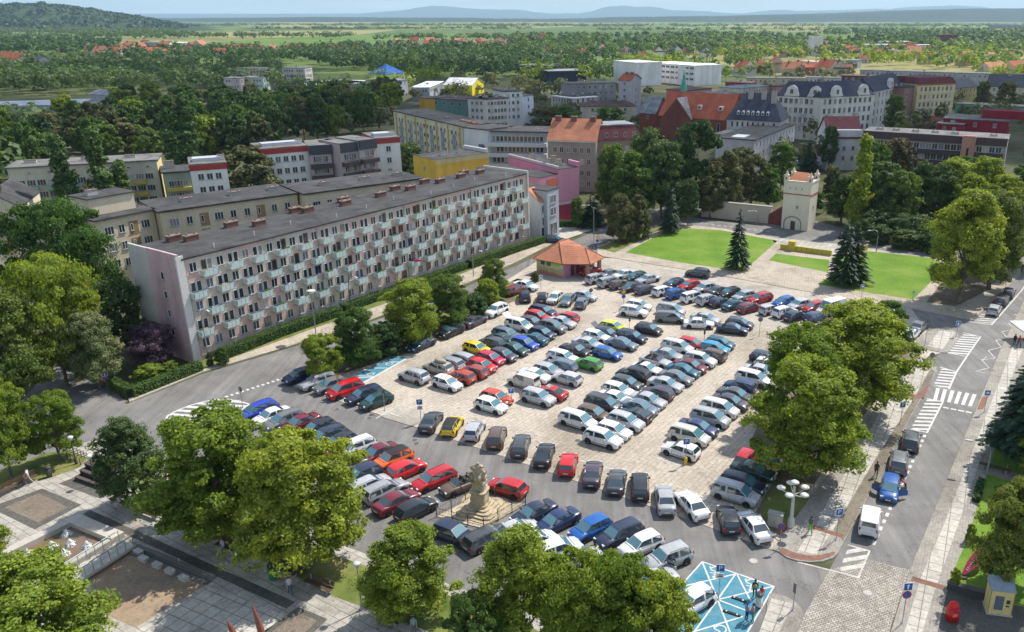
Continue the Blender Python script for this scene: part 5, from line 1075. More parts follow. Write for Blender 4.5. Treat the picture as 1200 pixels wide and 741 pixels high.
# ---------------------------------------------------------------- pink building and town houses at the end of the block
pk = wallmat('pink_plaster', (.60, .28, .36), (.85, .8, .82)); pkd = PM((.30, .035, .08), .8)
a = G(655, 262); b2 = G(679, 258)
c = Bld('pink_building', 'pink building with red base and flat roof beyond the town houses', 'apartment block', a, b2, 22, 12.2, pk); c.walls(); c.box('roof', -.05, c.L + .05, .05, -c.D, 12.2, 12.3, RF['felt'])
c.lay('front', 'red_base', 0, c.L, 0, 4.2, pkd, .08); c.lay('right', 'red_base', 0, c.D, 0, 4.2, pkd, .08); c.lay('front', 'white_band', 0, c.L, 4.2, 4.8, PM((.55, .42, .42)), .1); c.lay('right', 'orange_panel', 3, 9, 6, 11, PM((.50, .22, .14)), .08); c.lay('right', 'pale_pink_panel', .1, 3, 4.3, 13, PM((.58, .33, .36)), .1)
c.box('parapet', c.L - .4, c.L + .2, .1, -4, 12.2, 13.4, pk); c.box('parapet', -.05, .35, .05, -c.D, 12.3, 12.9, PM((.5, .42, .42)))
c.chimneys([(c.L * q, d) for q, d in ((.2, -6), (.5, -4), (.8, -9), (.35, -14))], PM((.42, .38, .30)), (1.1, 1.2), 1.6)
c = Bld('pink_annex', 'lower pink annex with terracotta panel between the block and the pink building', 'apartment block', G(633, 268), G(655, 262), 20, 11.2, pk); c.walls(); c.flat('felt', .05, .1); c.lay('front', 'terracotta_panel', c.L * .4, c.L * .95, 8.3, 10.6, PM((.48, .15, .09)), .08)
c = bp('town_house', 'narrow blue-grey town house with dark windows', 'house', (641, 224.5), (654.5, 220.5), 10.2, 8, W((.33, .37, .42))); c.walls(); c.flat('felt', .1, .2); c.grid('front', 2, (7.4, 4.8), .9, 1.7); c.grid('front', 2, (.6,), 1.4, 2.6)
c = bp('town_house', 'narrow pale town house with a tiled front roof beside the long block', 'house', (632.5, 236.5), (641, 234), 8.2, 6.5, W((.50, .52, .54))); c.walls(); c.gable(2.4, 'tile', .1); c.grid('front', 1, (5.6, 3.0), 1.2, 1.7); c.grid('front', 1, (.4,), 2., 2.2)
# ---------------------------------------------------------------- orange-roofed and mansard houses
c = bp('tenement_house', 'grey rendered house with a steep orange tiled roof', 'house', (642, 163.5), (698, 165.5), 13.5, 11, W((.27, .25, .21))); c.walls(); c.gable(5.0, 'tile', .3); c.grid('front', 6, (10.2, 7.2, 4.2, 1.4), 1.1, 1.5); c.lay('front', 'cornice', 0, c.L, 13.0, 13.35, PM((.5, .48, .44)), .35); c.chimneys([(c.L * q, -5) for q in (.12, .45, .85)], None, (.8, 1.6), 2.2, 17)
c = bp('mansard_house', 'brown rendered house with a purple-red mansard and skylights', 'house', (699, 165.5), (752, 163), 13.2, 11, W((.28, .22, .16))); c.walls(); c.mansard(3.6, 1.6, 'maroon'); c.grid('front', 5, (10, 7.1, 4.2), 1.1, 1.5); c.grid('front', 4, (14.1,), .9, 1.1, m0=1.5)
c.box('roof_top', 1.5, c.L - 1.5, -1.5, -c.D + 1.5, 16.8, 17.1, RF['grey'])
# ---------------------------------------------------------------- generic blocks: picture corners of the front eave, eave height, roof
def gen(kind, label, l, r, z, depth, wc, roof, rk='flat', rise=3., rows=3, cols=6, hip=0, ww=1.1, wh=1.4, sides='r', cat='building', chim=2, zstep=2.9, **k):
    c = bp(kind, label, cat, l, r, z, depth, W(wc)); c.walls()
    if rk == 'flat': c.flat(roof, .3, .3)
    elif rk == 'gable': c.gable(rise, roof, .4, hip)
    else: c.mansard(rise, 1.8, roof)
    zs = [z - 2.3 - zstep * j for j in range(rows) if z - 2.3 - zstep * j > .3]
    if cols: c.grid('front', cols, zs, ww, wh)
    if 'r' in sides and cols: c.grid('right', max(1, int(cols * depth / max(c.L, 1) * .8)), zs, ww, wh)
    if 'l' in sides and cols: c.grid('left', max(1, int(cols * depth / max(c.L, 1) * .8)), zs, ww, wh)
    if chim: c.chimneys([(c.L * (q + .7) / (chim + .4), -depth * .45) for q in range(chim)], None if roof in ('tile', 'red') else PM((.40, .38, .35)), (.8, 1.5), 1.3 + (rise * .75 if rk != 'flat' else 0))
    return c
gen('factory_hall', 'green and orange windowless hall end beside the ochre block', (495, 115), (546, 118.5), 10, 16, (.12, .22, .2), 'brown', rows=1, cols=5, ww=1.6, chim=1)
gen('workshop', 'orange-yellow flank of the hall behind the ochre block', (491, 114), (498, 116), 10.2, 12, (.45, .28, .05), 'felt', rows=1, cols=0, chim=0)
gen('villa', 'white house with a loggia left of the burgundy roof house', (548, 116), (569, 116.5), 12.5, 10, (.48, .47, .45), 'brown', rows=4, cols=3, cat='house'); gen('villa', 'cream house with rows of dark windows by the burgundy roof house', (568, 117), (596, 115.5), 12.5, 12, (.55, .51, .44), 'brown', rows=4, cols=6, cat='house')
gen('villa', 'white stepped house behind the cream villa', (590, 108), (612, 107), 14.5, 12, (.58, .57, .55), 'felt', rows=4, cols=3, cat='house'); gen('villa', 'white-blue annexe right of the stepped house', (604, 114.5), (625, 111.5), 12.0, 9, (.60, .62, .65), 'felt2', rows=3, cols=2, cat='house')
gen('low_workshop', 'low flat workshop with tall windows below the white annexe', (610, 126.5), (656, 132), 6, 9, (.46, .44, .38), 'felt', rows=1, cols=9, ww=1.4, wh=2.2)
gen('school_wing', 'flat cream school wing with a white roof', (646, 113), (672, 116), 9.5, 14, (.46, .41, .32), 'white', rows=2, cols=7, ww=1.2, wh=2.2); gen('school_hall', 'cream gym hall beside the white roof wing', (672, 113.5), (699, 111.5), 10, 12, (.44, .38, .28), 'felt', rows=2, cols=1)
gen('long_shed', 'low cream building with a hipped brown roof before the church', (682, 124.5), (745, 124), 8, 12, (.48, .42, .32), 'brown', 'gable', 2, rows=1, cols=3, hip=4)
gen('grey_block', 'grey block with lime window panels', (666, 99), (722, 97.5), 12.5, 12, (.27, .26, .27), 'felt2', rows=3, cols=8); gen('grey_tower', 'grey-lilac tower house with a red mono roof', (725, 93.5), (739, 94), 17, 12, (.36, .34, .36), 'red', 'gable', 2.5, rows=5, cols=1)
for q in (.2, .55, .85):
    pass
gen('dark_warehouse', 'dark blue-grey warehouse with pale roof edge', (643, 84), (687, 83), 9, 22, (.035, .045, .07), 'grey', rows=1, cols=0, chim=0); gen('dark_warehouse', 'dark long warehouse half hidden by trees', (608, 77), (652, 77.5), 9, 22, (.05, .055, .065), 'grey', rows=1, cols=0, chim=0)
c = gen('white_hall', 'large white warehouse with a blank gable wall', (719, 71.5), (746, 74), 15, 20, (.66, .66, .65), 'white', rows=1, cols=0, chim=0, cat='warehouse'); c = gen('white_hall', 'long white production hall with staggered dark windows', (758, 73.5), (815, 77.5), 13, 24, (.66, .67, .68), 'white', rows=3, cols=10, ww=4, wh=1.4, zstep=3.6, chim=0, cat='warehouse', sides=''); gen('white_hall', 'white end wall of the long production hall', (816, 77.5), (840, 75), 12.8, 14, (.68, .68, .68), 'white', rows=1, cols=0, chim=0, cat='warehouse')
# brick church with green spire
brk = slabs('church_brick', (.22, .06, .045), (.18, .05, .04), (.14, .08, .07), .5, .2, 0, .02)
c = bp('brick_church', 'red brick hall church with stepped gables and a green copper spire', 'church', (772, 135), (853, 141), 8.5, 16, brk); c.walls(); c.gable(8.6, 'red', .2); c.grid('front', 5, (4,), 1.2, 3.2, 'one')
for t in (8.5,):
    mb = MB(); q = [c.pt(t - 6.5, 1.5, 0), c.pt(t + 6.5, 1.5, 0), c.pt(t + 6.5, 1.5, 7.8), c.pt(t, 1.5, 15.2), c.pt(t - 6.5, 1.5, 7.8)]; q2 = [v - Vector((c.n.x, c.n.y, 0)) * 9 for v in q]; mb.add(q + q2, [(0, 1, 2, 3, 4), (9, 8, 7, 6, 5), (0, 5, 6, 1), (1, 6, 7, 2), (4, 9, 5, 0)]); mb.build('transept_gable', brk, c.root)
    mb = MB(); mb.add([q[2] * 1.0 + Vector((0, 0, .1)), q[3] + Vector((0, 0, .2)), q2[3] + Vector((0, 0, .2)), q2[2] + Vector((0, 0, .1)), q[4] + Vector((0, 0, .1)), q2[4] + Vector((0, 0, .1))], [(0, 1, 2, 3), (1, 4, 5, 2)]); mb.build('transept_roof', RF['grey'], c.root)
sp = c.pt(c.L * .19, -9, 0); mb = MB(); mb.tube([(sp.x, sp.y, 14), (sp.x, sp.y, 18), (sp.x, sp.y, 19), (sp.x, sp.y, 25)], [1.3, 1.3, 1.0, .06], 8); mb.build('spire', RF['green'], c.root)
for t in (.55, .85): 
    mb = MB(); mb.box((0, 0, 0), (1.5, 1.8, 1.6)); mb.box((0, -.95, .3), (.9, .05, .9), 0, 1); p = c.pt(c.L * t, -3.2); mb.build('dormer', [PM((.6, .57, .52)), M_pane], c.root, (p.x, p.y, 11.3), math.atan2(c.u.y, c.u.x))
c = gen('pointed_house', 'brick gabled vestry left of the church transept', (750, 132), (768, 133), 8, 14, (.24, .07, .05), 'grey', 'gable', 6, rows=1, cols=1, chim=0, cat='house')
# slate mansard school, grey wing, art nouveau houses
c = bp('slate_roof_school', 'pale school house with a steep slate roof and a row of dormers', 'school', (852, 139), (914, 142), 11.5, 15, W((.45, .44, .43))); c.walls(); c.gable(8.2, 'slate', .5, 4.5); c.grid('front', 9, (9., 5.8), .8, 1.7, 'one')
for k in range(7):
    mb = MB(); mb.box((0, 0, 0), (.9, 1.4, 1.0)); mb.box((0, -.72, .15), (.6, .04, .7), 0, 1); mb.lathe([(.5, 0), (.35, .3), (0, .42)], (0, 0, 1.0), 10, 0); p = c.pt(3.5 + (c.L - 8) * k / 6, -1.6); mb.build('dormer', [PM((.6, .6, .58)), M_pane], c.root, (p.x, p.y, 12.9), math.atan2(c.u.y, c.u.x))
c.chimneys([(c.L * .35, -6), (c.L * .6, -6), (c.L * .8, -5)], PM((.35, .33, .3)), (1., 1.6), 4.4, 16.5)
c = gen('school_wing_low', 'flat grey roofed wing with a skylight before the slate roof school', (838, 158), (883, 161), 8, 14, (.30, .29, .30), 'felt2', rows=1, cols=3, chim=0, cat='school'); c = gen('school_wing_long', 'long grey wing running back beside the slate roof school', (884, 165), (932, 146), 9.5, 12, (.42, .41, .42), 'felt', rows=2, cols=12, cat='school', chim=0); c.box('skylight', 2, 8, -4, -8, 9.8, 10, PM((.7, .7, .7), .4))
def nouveau(l, r, z, depth, label, cols, gables, wc=(.56, .55, .50), rise=5.):
    c = bp('art_nouveau_house', label, 'tenement house', l, r, z, depth, W(wc)); c.walls(); c.gable(rise, 'slate', .4, 2.0); c.grid('front', cols, (z - 2.8, z - 6.2, z - 9.6, z - 12.8), 1.3, 2.0, 'two', .5, .5)
    for gt in gables:
        w = 3.0; mb = MB(); pr = [(-w, -1), (w, -1), (w, 0), (w * .72, 1.4), (w * .6, 2.8), (w * .25, 3.7), (0, 3.9), (-w * .25, 3.7), (-w * .6, 2.8), (-w * .72, 1.4), (-w, 0)]
        f = [c.pt(c.L * gt + x, .35, z + y) for x, y in pr]; g = [c.pt(c.L * gt + x, -1.2, z + y) for x, y in pr]; k = len(pr); mb.add(f + g, [tuple(range(k)), tuple(range(k, 2 * k))[::-1]] + [(i, i + k, (i + 1) % k + k, (i + 1) % k) for i in range(k)])
        gg = mb.build('curved_gable', c.wall, c.root); p = c.A + c.u * c.L * gt + c.n * .37; ob('window', window_me(1.3, 1.7), gg, (p.x - c.o.x, p.y - c.o.y, z + .8), math.atan2(-c.n.x, c.n.y))
    for gt in gables:
        for j in (1, 2): c.lay('front', 'balcony', c.L * gt - 4.6, c.L * gt - 2.8, z - 7.3 - (j - 1) * 3.4, z - 6.4 - (j - 1) * 3.4, PM((.42, .41, .38)), 1.1)
    c.chimneys([(c.L * q, -depth * .5) for q in (.2, .8)], PM((.25, .2, .18)), (.9, 1.4), 1.4, z + rise * .9); return c
nouveau((911, 111.5), (963, 114), 16.0, 13, 'white art nouveau house with curved gables nearest the school', 8, (.33, .85)); nouveau((963, 114), (1024, 110.5), 16.2, 13, 'white art nouveau corner house with skylights in the slate roof', 10, (.28, .8)); nouveau((1024, 107), (1062, 99), 16., 12, 'grey-white terrace running back behind the corner house', 9, (.5,), (.50, .48, .44))
gen('brown_gable_house', 'narrow brown house with pink rendered end wall', (1060, 103), (1074, 101), 16, 12, (.25, .15, .13), 'felt', rows=5, cols=2, cat='tenement house')
c = bp('yellow_corner_house', 'tall cream yellow corner house with red cornice and red ground floor', 'tenement house', (1076, 99), (1120, 97.5), 17, 16, W((.58, .48, .26))); c.walls(); c.mansard(2.6, 1.2, 'maroon', ); c.grid('front', 8, (14, 10.8, 7.6, 4.4, 1.2), 1.1, 1.8, 'two'); c.grid('right', 5, (14, 10.8, 7.6, 4.4), 1.1, 1.8)
for z in (16.5, 13.2, 10.0, 6.8): c.lay('front', 'cornice', 0, c.L, z, z + .4, PM((.40, .12, .07) if z > 16 else (.6, .56, .45)), .3)
c.lay('front', 'red_ground_floor', 0, c.L, 0, 3.6, PM((.38, .14, .10)), .1)
gen('slate_villa', 'yellow house with slate gables behind the yellow corner house', (1120, 103.5), (1146, 101), 10, 12, (.50, .42, .18), 'slate', 'gable', 4, rows=2, cols=5, cat='house')
gen('long_slate_house', 'long cream house with a slate roof at the right edge', (1160, 101), (1240, 103), 11.5, 13, (.50, .45, .33), 'slate', 'gable', 5.5, rows=3, cols=12, cat='house'); gen('green_low_hall', 'low green hall before the long slate house', (1120, 122), (1240, 128), 6, 10, (.12, .34, .22), 'felt2', rows=1, cols=12, ww=1.6, chim=0, cat='building')
c = gen('burgundy_hall', 'burgundy flat building behind the balcony block', (1106, 139), (1182, 143), 9.5, 16, (.20, .02, .035), 'felt2', rows=1, cols=3, chim=3); c.box('roof_box', 12, 30, -5, -12, 9.8, 12.6, W((.20, .02, .035))); gen('burgundy_hall', 'smaller burgundy block left of the burgundy flat building', (1098, 145), (1128, 147), 8, 10, (.20, .02, .035), 'felt2', rows=1, cols=2, chim=1)
# dark balcony block
c = bp('dark_balcony_block', 'dark brown block with continuous balconies on the right behind the park', 'apartment block', (1012, 154.5), (1181, 164.5), 13.2, 12, W((.34, .31, .30))); c.walls(); c.flat('felt2', .2, .2)
c.lay('front', 'slate_apron', 0, c.L * .70, 11.6, 13.6, PM((.075, .05, .055), .7), .7); c.lay('front', 'slate_apron', c.L * .80, c.L, 11.6, 13.6, PM((.075, .05, .055), .7), .7)
for j in range(4):
    zz = 9.6 - j * 2.9; c.grid('front', 22, (zz,), 1.4, 1.6, 'two')
    for (q0, q1) in ((0, .70), (.80, .985)): c.lay('front', 'balcony', c.L * q0, c.L * q1, zz - 1.15, zz - .05, PM((.075, .05, .055), .8), 1.5)
c.lay('front', 'stair_tower', c.L * .705, c.L * .795, 0, 13.9, W((.36, .19, .14)), 1.8)
for zz in (2.5, 5.5, 8.5): c.lay('front', 'stair_slit', c.L * .742, c.L * .757, zz, zz + 2.2, M_pane, 1.83)
c.chimneys([(c.L * q, -5) for q in (.1, .22, .36, .5, .64, .9)], PM((.5, .5, .5)), (1., 2.), .8)
c = bp('white_gable_house', 'white gabled end house with maroon roof joined to the dark balcony block', 'house', (972, 152), (1011, 152), 12.2, 13, W((.56, .56, .55)), hgt=9.8); c.walls(12); c.gable(5.6, 'maroon', .4); c.grid('front', 3, (6., 3.), .9, 1.3)
# ---------------------------------------------------------------- kiosk, tower, wall
# ---- rows of roofs further out
F_ = [('factory_block', 'red brick factory left of the tall pair of poplars', (835, 111), (876, 110), 10, 14, (.30, .10, .07), 'grey', 'flat', 3, 2, 5), ('pink_gable_house', 'pink blank gabled house behind the church roof', (804, 107), (834, 104), 11, 12, (.46, .25, .20), 'brown', 'flat', 3, 1, 3), ('cream_institute', 'cream three storey institute behind the church roof', (869, 104.5), (902, 101), 12, 13, (.50, .47, .33), 'grey', 'flat', 3, 3, 10), ('pink_strip_house', 'narrow pink house beside the cream institute', (901, 101), (912, 102), 12, 12, (.50, .22, .17), 'felt', 'flat', 3, 2, 2),
 ('cream_row', 'long low cream row behind the art nouveau houses', (876, 92), (945, 92.5), 9, 10, (.44, .38, .26), 'felt2', 'flat', 3, 1, 12), ('grey_row', 'pale flat row behind the slate roofs', (942, 91), (985, 92), 9, 10, (.48, .47, .43), 'felt2', 'flat', 3, 1, 8), ('dark_row', 'dark maroon flat row behind the slate roofs', (986, 89), (1070, 91), 10, 12, (.14, .07, .08), 'brown', 'flat', 3, 1, 10), ('grey_slab', 'long grey four storey slab behind the yellow corner house', (1008, 82.5), (1160, 87), 11, 12, (.36, .36, .37), 'felt2', 'flat', 3, 2, 26),
 ('red_shed', 'red brick shed behind the right warehouse', (850, 97), (880, 98), 9, 12, (.30, .06, .07), 'brown', 'flat', 3, 1, 4), ('red_roof_cottage', 'white cottage with a red roof at the right edge', (1160, 80), (1182, 79), 8, 11, (.55, .5, .45), 'tile', 'gable', 4, 2, 3), ('red_roof_cottage', 'second cottage with a red roof, cut by the right edge', (1188, 78), (1215, 77), 8, 11, (.5, .45, .4), 'red', 'gable', 4, 2, 3),
 ('grey_depot', 'low grey depot among bright bushes', (935, 72), (970, 73.5), 6, 14, (.34, .35, .37), 'metal', 'flat', 3, 1, 8), ('grey_depot', 'long grey depot right of the small red roof house', (968, 70), (1005, 71), 7, 14, (.34, .36, .38), 'grey', 'flat', 3, 1, 10), ('red_hut', 'small red roofed hut in the allotments', (944, 79), (956, 79), 6, 8, (.3, .1, .08), 'red', 'gable', 2, 1, 1), ('silo_works', 'white works with paired silos on the plain', (950, 43), (965, 43), 22, 10, (.60, .59, .56), 'metal', 'flat', 3, 1, 0), ('blue_roof_hall', 'low hall with a blue-white roof beside the silos', (938, 48), (976, 49), 8, 20, (.5, .52, .55), 'metal', 'flat', 3, 1, 0),
 ('brick_stack_house', 'dark brick engine house on the right plain', (1103, 41), (1122, 41), 17, 15, (.16, .05, .055), 'brown', 'flat', 3, 1, 2), ('blue_shed', 'pale blue shed left of the silos', (848, 51), (890, 50), 8, 20, (.40, .44, .5), 'metal', 'flat', 3, 1, 0), ('deep_blue_shed', 'small deep blue shed left of the silos', (876, 54), (902, 54), 7, 16, (.05, .16, .34), 'blue', 'flat', 3, 1, 0), ('long_depot', 'long white-blue depot on the right plain', (1014, 52.5), (1100, 53), 9, 25, (.45, .5, .56), 'metal', 'flat', 3, 1, 0), ('long_depot', 'second long depot beyond the first on the right plain', (1035, 49), (1068, 49), 9, 25, (.5, .53, .56), 'white', 'flat', 3, 1, 0), ('grandstand_hall', 'long grey-brown hall at the far right edge', (1158, 29), (1215, 29.5), 14, 40, (.26, .24, .26), 'grey', 'flat', 3, 1, 0),
 ('white_depot', 'white depot among the right trees', (1120, 51), (1145, 51), 7, 18, (.6, .6, .58), 'white', 'flat', 3, 1, 0), ('grey_works', 'grey works hall in front of the long depot', (1018, 58), (1052, 60), 9, 20, (.25, .25, .26), 'felt2', 'flat', 3, 1, 0),
 ('flat_shed', 'wide flat shed with ribbed pale roof at the left edge', (-30, 126), (92, 122.5), 6, 26, (.30, .32, .35), 'metal', 'flat', 3, 1, 0), ('flat_shed', 'smaller flat shed with roof vents beside the ribbed shed', (92, 122), (114, 123), 6.5, 18, (.36, .37, .38), 'grey', 'flat', 3, 1, 3), ('grey_house_low', 'low grey roofed house inside the left wood', (104, 110), (130, 112), 6, 12, (.34, .34, .34), 'grey', 'gable', 2, 1, 2), ('pavilion', 'grey roofed pavilion in the trees left of the ochre block', (413, 131), (455, 130), 6, 12, (.40, .39, .36), 'grey', 'flat', 3, 1, 8),
 ('terrace_block', 'long pale block with rows of windows behind the pastel houses', (276, 81), (312, 81), 13, 14, (.44, .42, .40), 'felt2', 'flat', 3, 3, 9), ('terrace_block', 'second pale block right of the dark tree', (330, 80), (357, 80), 13, 14, (.44, .42, .40), 'felt2', 'flat', 3, 3, 8), ('pastel_house', 'pink-white pastel house left of the yellow one', (262, 92), (281, 92), 9, 10, (.5, .42, .40), 'grey', 'flat', 3, 2, 5), ('pastel_house', 'small yellow pastel house', (281, 91), (294, 91), 9, 10, (.55, .50, .16), 'grey', 'flat', 3, 2, 5), ('pastel_house', 'pale green pastel house right of the yellow one', (294, 91.5), (308, 91.5), 9, 10, (.42, .5, .45), 'grey', 'flat', 3, 2, 3), ('blue_grey_shed', 'blue-grey roofed shed before the pastel houses', (260, 99.5), (284, 99.5), 5, 14, (.28, .32, .38), 'grey', 'flat', 3, 1, 3),
 ('supermarket_hall', 'grey hall with a pale pitched roof left of the blue pyramid', (334, 99), (370, 101.5), 7, 40, (.26, .25, .23), 'metal', 'flat', 3, 1, 0), ('supermarket_hall', 'long low hall with a white roof below the blue pyramid', (372, 97.5), (430, 98.5), 7, 22, (.40, .43, .46), 'white', 'flat', 3, 1, 0), ('supermarket_hall', 'hall with a grey roof and ribbed front right of the blue pyramid', (482, 103), (503, 103), 7, 45, (.33, .36, .40), 'white', 'flat', 3, 1, 5), ('link_building', 'low glazed link below the blue pyramid', (428, 93.5), (462, 95), 8, 12, (.42, .44, .46), 'grey', 'flat', 3, 1, 8),
 ('gable_barn', 'white gabled house with slate roof at the left', (22, 70), (42, 72), 9, 12, (.42, .41, .42), 'slate', 'gable', 4, 2, 4), ('red_roof_villa', 'large red tiled roof house at the left edge', (-10, 69), (20, 71), 9, 14, (.5, .47, .45), 'red', 'gable', 6, 2, 3), ('slate_cottage', 'slate roofed cottage in the left valley', (52, 74), (72, 74), 7, 10, (.4, .4, .4), 'slate', 'gable', 4, 1, 3), ('brown_cottage', 'brown roofed cottage in the left valley', (94, 75), (112, 75), 7, 10, (.35, .3, .28), 'brown', 'gable', 4, 1, 3),
 ('yellow_barn', 'pale hall with bright yellow walls and a low pitched roof', (520, 99.5), (553, 100), 6, 22, (.66, .55, .04), 'metal', 'gable', 3.5, 1, 0)]
for a in F_:
    gen(a[0], a[1], a[2], a[3], a[4], a[5], a[6], a[7], a[8], a[9], a[10], a[11], cat='building', chim=0 if a[11] < 4 else 1, zstep=3.2)
# blue pyramid roof
c = bp('blue_pyramid_house', 'white house with a bright blue pyramid roof', 'building', (433, 86), (452, 87), 10, 16, W((.6, .6, .6))); c.walls(); c.gable(5.5, 'blue', .5, c.L / 2 - .3); c.grid('front', 4, (6,), 1.6, 1.6)
# villages: every cottage a thing of its own
rv = random.Random(11); cot_cache = {}
def cottage(p, rz, s, wc, rm, hip, label):
    k = (wc, rm, hip)
    if k not in cot_cache:
        w_ = MB(); w_.box((0, 0, 0), (11, 8, 5)); w_.add([(-5.49, -4, 5), (-5.49, 4, 5), (-5.49, 0, 8.6)], [(0, 2, 1)]); w_.add([(5.49, -4, 5), (5.49, 4, 5), (5.49, 0, 8.6)], [(0, 1, 2)])
        for x in (-3.5, 0, 3.5): w_.box((x, -4.03, 1.6), (1.2, .06, 1.3), 0, 1)
        r_ = MB(); h = 2.5 if hip else -.5; e = [(-6, -4.6, 4.6), (6, -4.6, 4.6), (6, 4.6, 4.6), (-6, 4.6, 4.6), (-5.5 + h, 0, 8.9), (5.5 - h, 0, 8.9)]
        r_.add(e, [(0, 1, 5, 4), (2, 3, 4, 5), (1, 2, 5), (3, 0, 4)] if hip else [(0, 1, 5, 4), (2, 3, 4, 5)]); r_.box((2, .8, 7), (.8, .8, 2.6), 0, 1)
        cot_cache[k] = (w_.mesh('wall', [W(wc), M_pane]), r_.mesh('roof', [RF[rm], M_brick]))
    a, b3 = cot_cache[k]; r = empty('cottage', (p.x, p.y, 0), rz); x = ob('wall', a, r); y = ob('roof', b3, r); x.scale = y.scale = (s, s, s); tag(r, label, 'house', 'cottages out on the plain')
WC = [((.62, .60, .55), 'white'), ((.50, .44, .34), 'cream'), ((.52, .40, .34), 'pinkish')]; RC = [('tile', 'orange-roofed'), ('red', 'red-roofed'), ('brown', 'brown-roofed'), ('slate', 'dark-roofed')]
for (x0, x1, y0, y1, n, ph) in [(455, 610, 52, 60, 26, 'in the village strip on the central plain'), (600, 640, 45, 50, 10, 'in the village right of centre'), (100, 225, 62, 70, 16, 'in the left valley village'), (30, 120, 33, 36, 12, 'at the foot of the wooded hill'), (150, 240, 55, 60, 9, 'near the white works in the left valley'), (1040, 1100, 60, 66, 6, 'among the bright trees on the right'), (640, 830, 64, 70, 14, 'beyond the white halls'), (830, 1010, 60, 68, 16, 'among the allotments on the right'), (1010, 1190, 66, 78, 16, 'behind the grey slab on the right'), (860, 1000, 84, 90, 10, 'between the rows behind the slate roofs'), (250, 480, 60, 68, 14, 'in the trees left of centre')]:
    for k in range(n):
        x = x0 + (x1 - x0) * (k + rv.uniform(.1, .9)) / n; y = rv.uniform(y0, y1); wc, wn = rv.choice(WC); rm, rn = rv.choice(RC if rv.random() > .5 else RC[:2]); hip = rv.random() > .6
        cottage(G(x, y), rv.uniform(0, 3.1), rv.uniform(.9, 1.5), wc, rm, hip, '%s %s cottage %s, %s' % (wn, rn, ph, ['at the very left', 'far left', 'left', 'left of middle', 'at the middle', 'just past middle', 'right of middle', 'right', 'far right', 'at the very right'][int(k * 10 / n)]))
gen('white_works', 'white works hall in the left valley', (185, 50), (208, 50.5), 9, 30, (.6, .6, .58), 'white', 'flat', 3, 1, 0, cat='warehouse', chim=0); gen('grey_works_hall', 'grey works hall left of the white works', (165, 50), (185, 50), 10, 30, (.3, .31, .32), 'grey', 'flat', 3, 1, 0, cat='warehouse', chim=0)
# ================================================================ KIOSK, TOWER, STATUE
def V3(x, y, z=0): return Vector((x, y, z))
M_terra = RF['tile']; M_stone = mix_mat('sandstone', (.36, .29, .19), (.50, .41, .27), .9, .9, (.24, .20, .14), bump=.3, fine=5); M_sandfloor = slabs('sand_slabs', (.52, .44, .32), (.47, .40, .29), (.3, .25, .18), .6, .6, .6, .03)
M_steel = PM((.30, .31, .32), .45, .5); M_dkmetal = PM((.06, .055, .05), .5); M_wood = PM((.10, .065, .045), .7); M_wht = PM((.66, .66, .64), .5)
M_skin = PM((.45, .27, .19), .6); M_hair = PM((.05, .035, .025), .8)
a, b_ = V3(-11.09, 142.75), V3(-6.11, 139.13); u = (b_ - a).normalized(); d = V3(-u.y, u.x); kd = 6.4
kr = empty('kiosk', (a + b_) / 2 + d * kd / 2); tag(kr, 'small kiosk with terracotta hipped roofs, lime and pink painted walls and a canopy on pillars', 'kiosk'); K0 = kr.location.copy(); K = lambda p, z=None: (p.x - K0.x, p.y - K0.y, p.z if z is None else z)
def kpart(name, poly, z0, z1, mat): mb = MB(); mb.prism([K(p)[:2] for p in poly], z0, z1); return mb.build(name, mat, kr)
def kioskwall():
    m, t, b = nt('painted_kiosk_wall', .8, .2); p = wpos(t); s = t.nodes.new('ShaderNodeSeparateXYZ'); t.links.new(p, s.inputs[0]); n = noise(t, .5, 2, .5, p)
    ad = N(t, 'ShaderNodeMath', operation='MULTIPLY_ADD'); ad.inputs[1].default_value = 1.6; t.links.new(n.outputs[0], ad.inputs[0]); t.links.new(s.outputs[2], ad.inputs[2])
    mr = N(t, 'ShaderNodeMapRange'); mr.inputs[1].default_value = .0; mr.inputs[2].default_value = 4.4; t.links.new(ad.outputs[0], mr.inputs[0])
    r = ramp(t, mr.outputs[0], [(0, (.40, .20, .15)), (.35, (.48, .34, .16)), (.45, (.36, .40, .20)), (.55, (.52, .50, .30)), (.66, (.32, .58, .06)), (.8, (.38, .62, .08))], 'CONSTANT'); t.links.new(r.outputs[0], b.inputs['Base Color']); return m
body = [a, b_, b_ + d * kd, a + d * kd]
kpart('wall', body, 0, 2.95, [kioskwall()]); kpart('pink_wall', [b_ + u * .004, b_ + u * .08, b_ + u * .08 + d * kd, b_ + u * .004 + d * kd], 0, 2.9, [PM((.50, .24, .36), .8)])
for t in (1.5, 2.9): p = a + u * t - d * .02; ob('window', window_me(.9, .8, 'one', PM((.12, .12, .10), .6)), kr, K(p, 1.9), math.atan2(u.y, u.x))
for t, nm in ((2.6, 'door'), (4.2, 'door')): mb = MB(); mb.box((0, 0, 0), (.08, .95, 2.1)); p = b_ + u * .1 + d * t; mb.build(nm, [PM((.18, .04, .07), .6)], kr, K(p, .05), math.atan2(u.y, u.x))
p1, p2 = V3(-1.75, 139.2), V3(.35, 142.4)
for p in (p1, p2, V3(-1.4, 144.2) + d * .8): mb = MB(); mb.box((0, 0, 0), (.55, .55, 2.95), .6); mb.box((0, 0, 0), (.7, .7, .25), .6, 0); mb.build('pillar', [PM((.38, .23, .16), .9)], kr, K(p, 0))
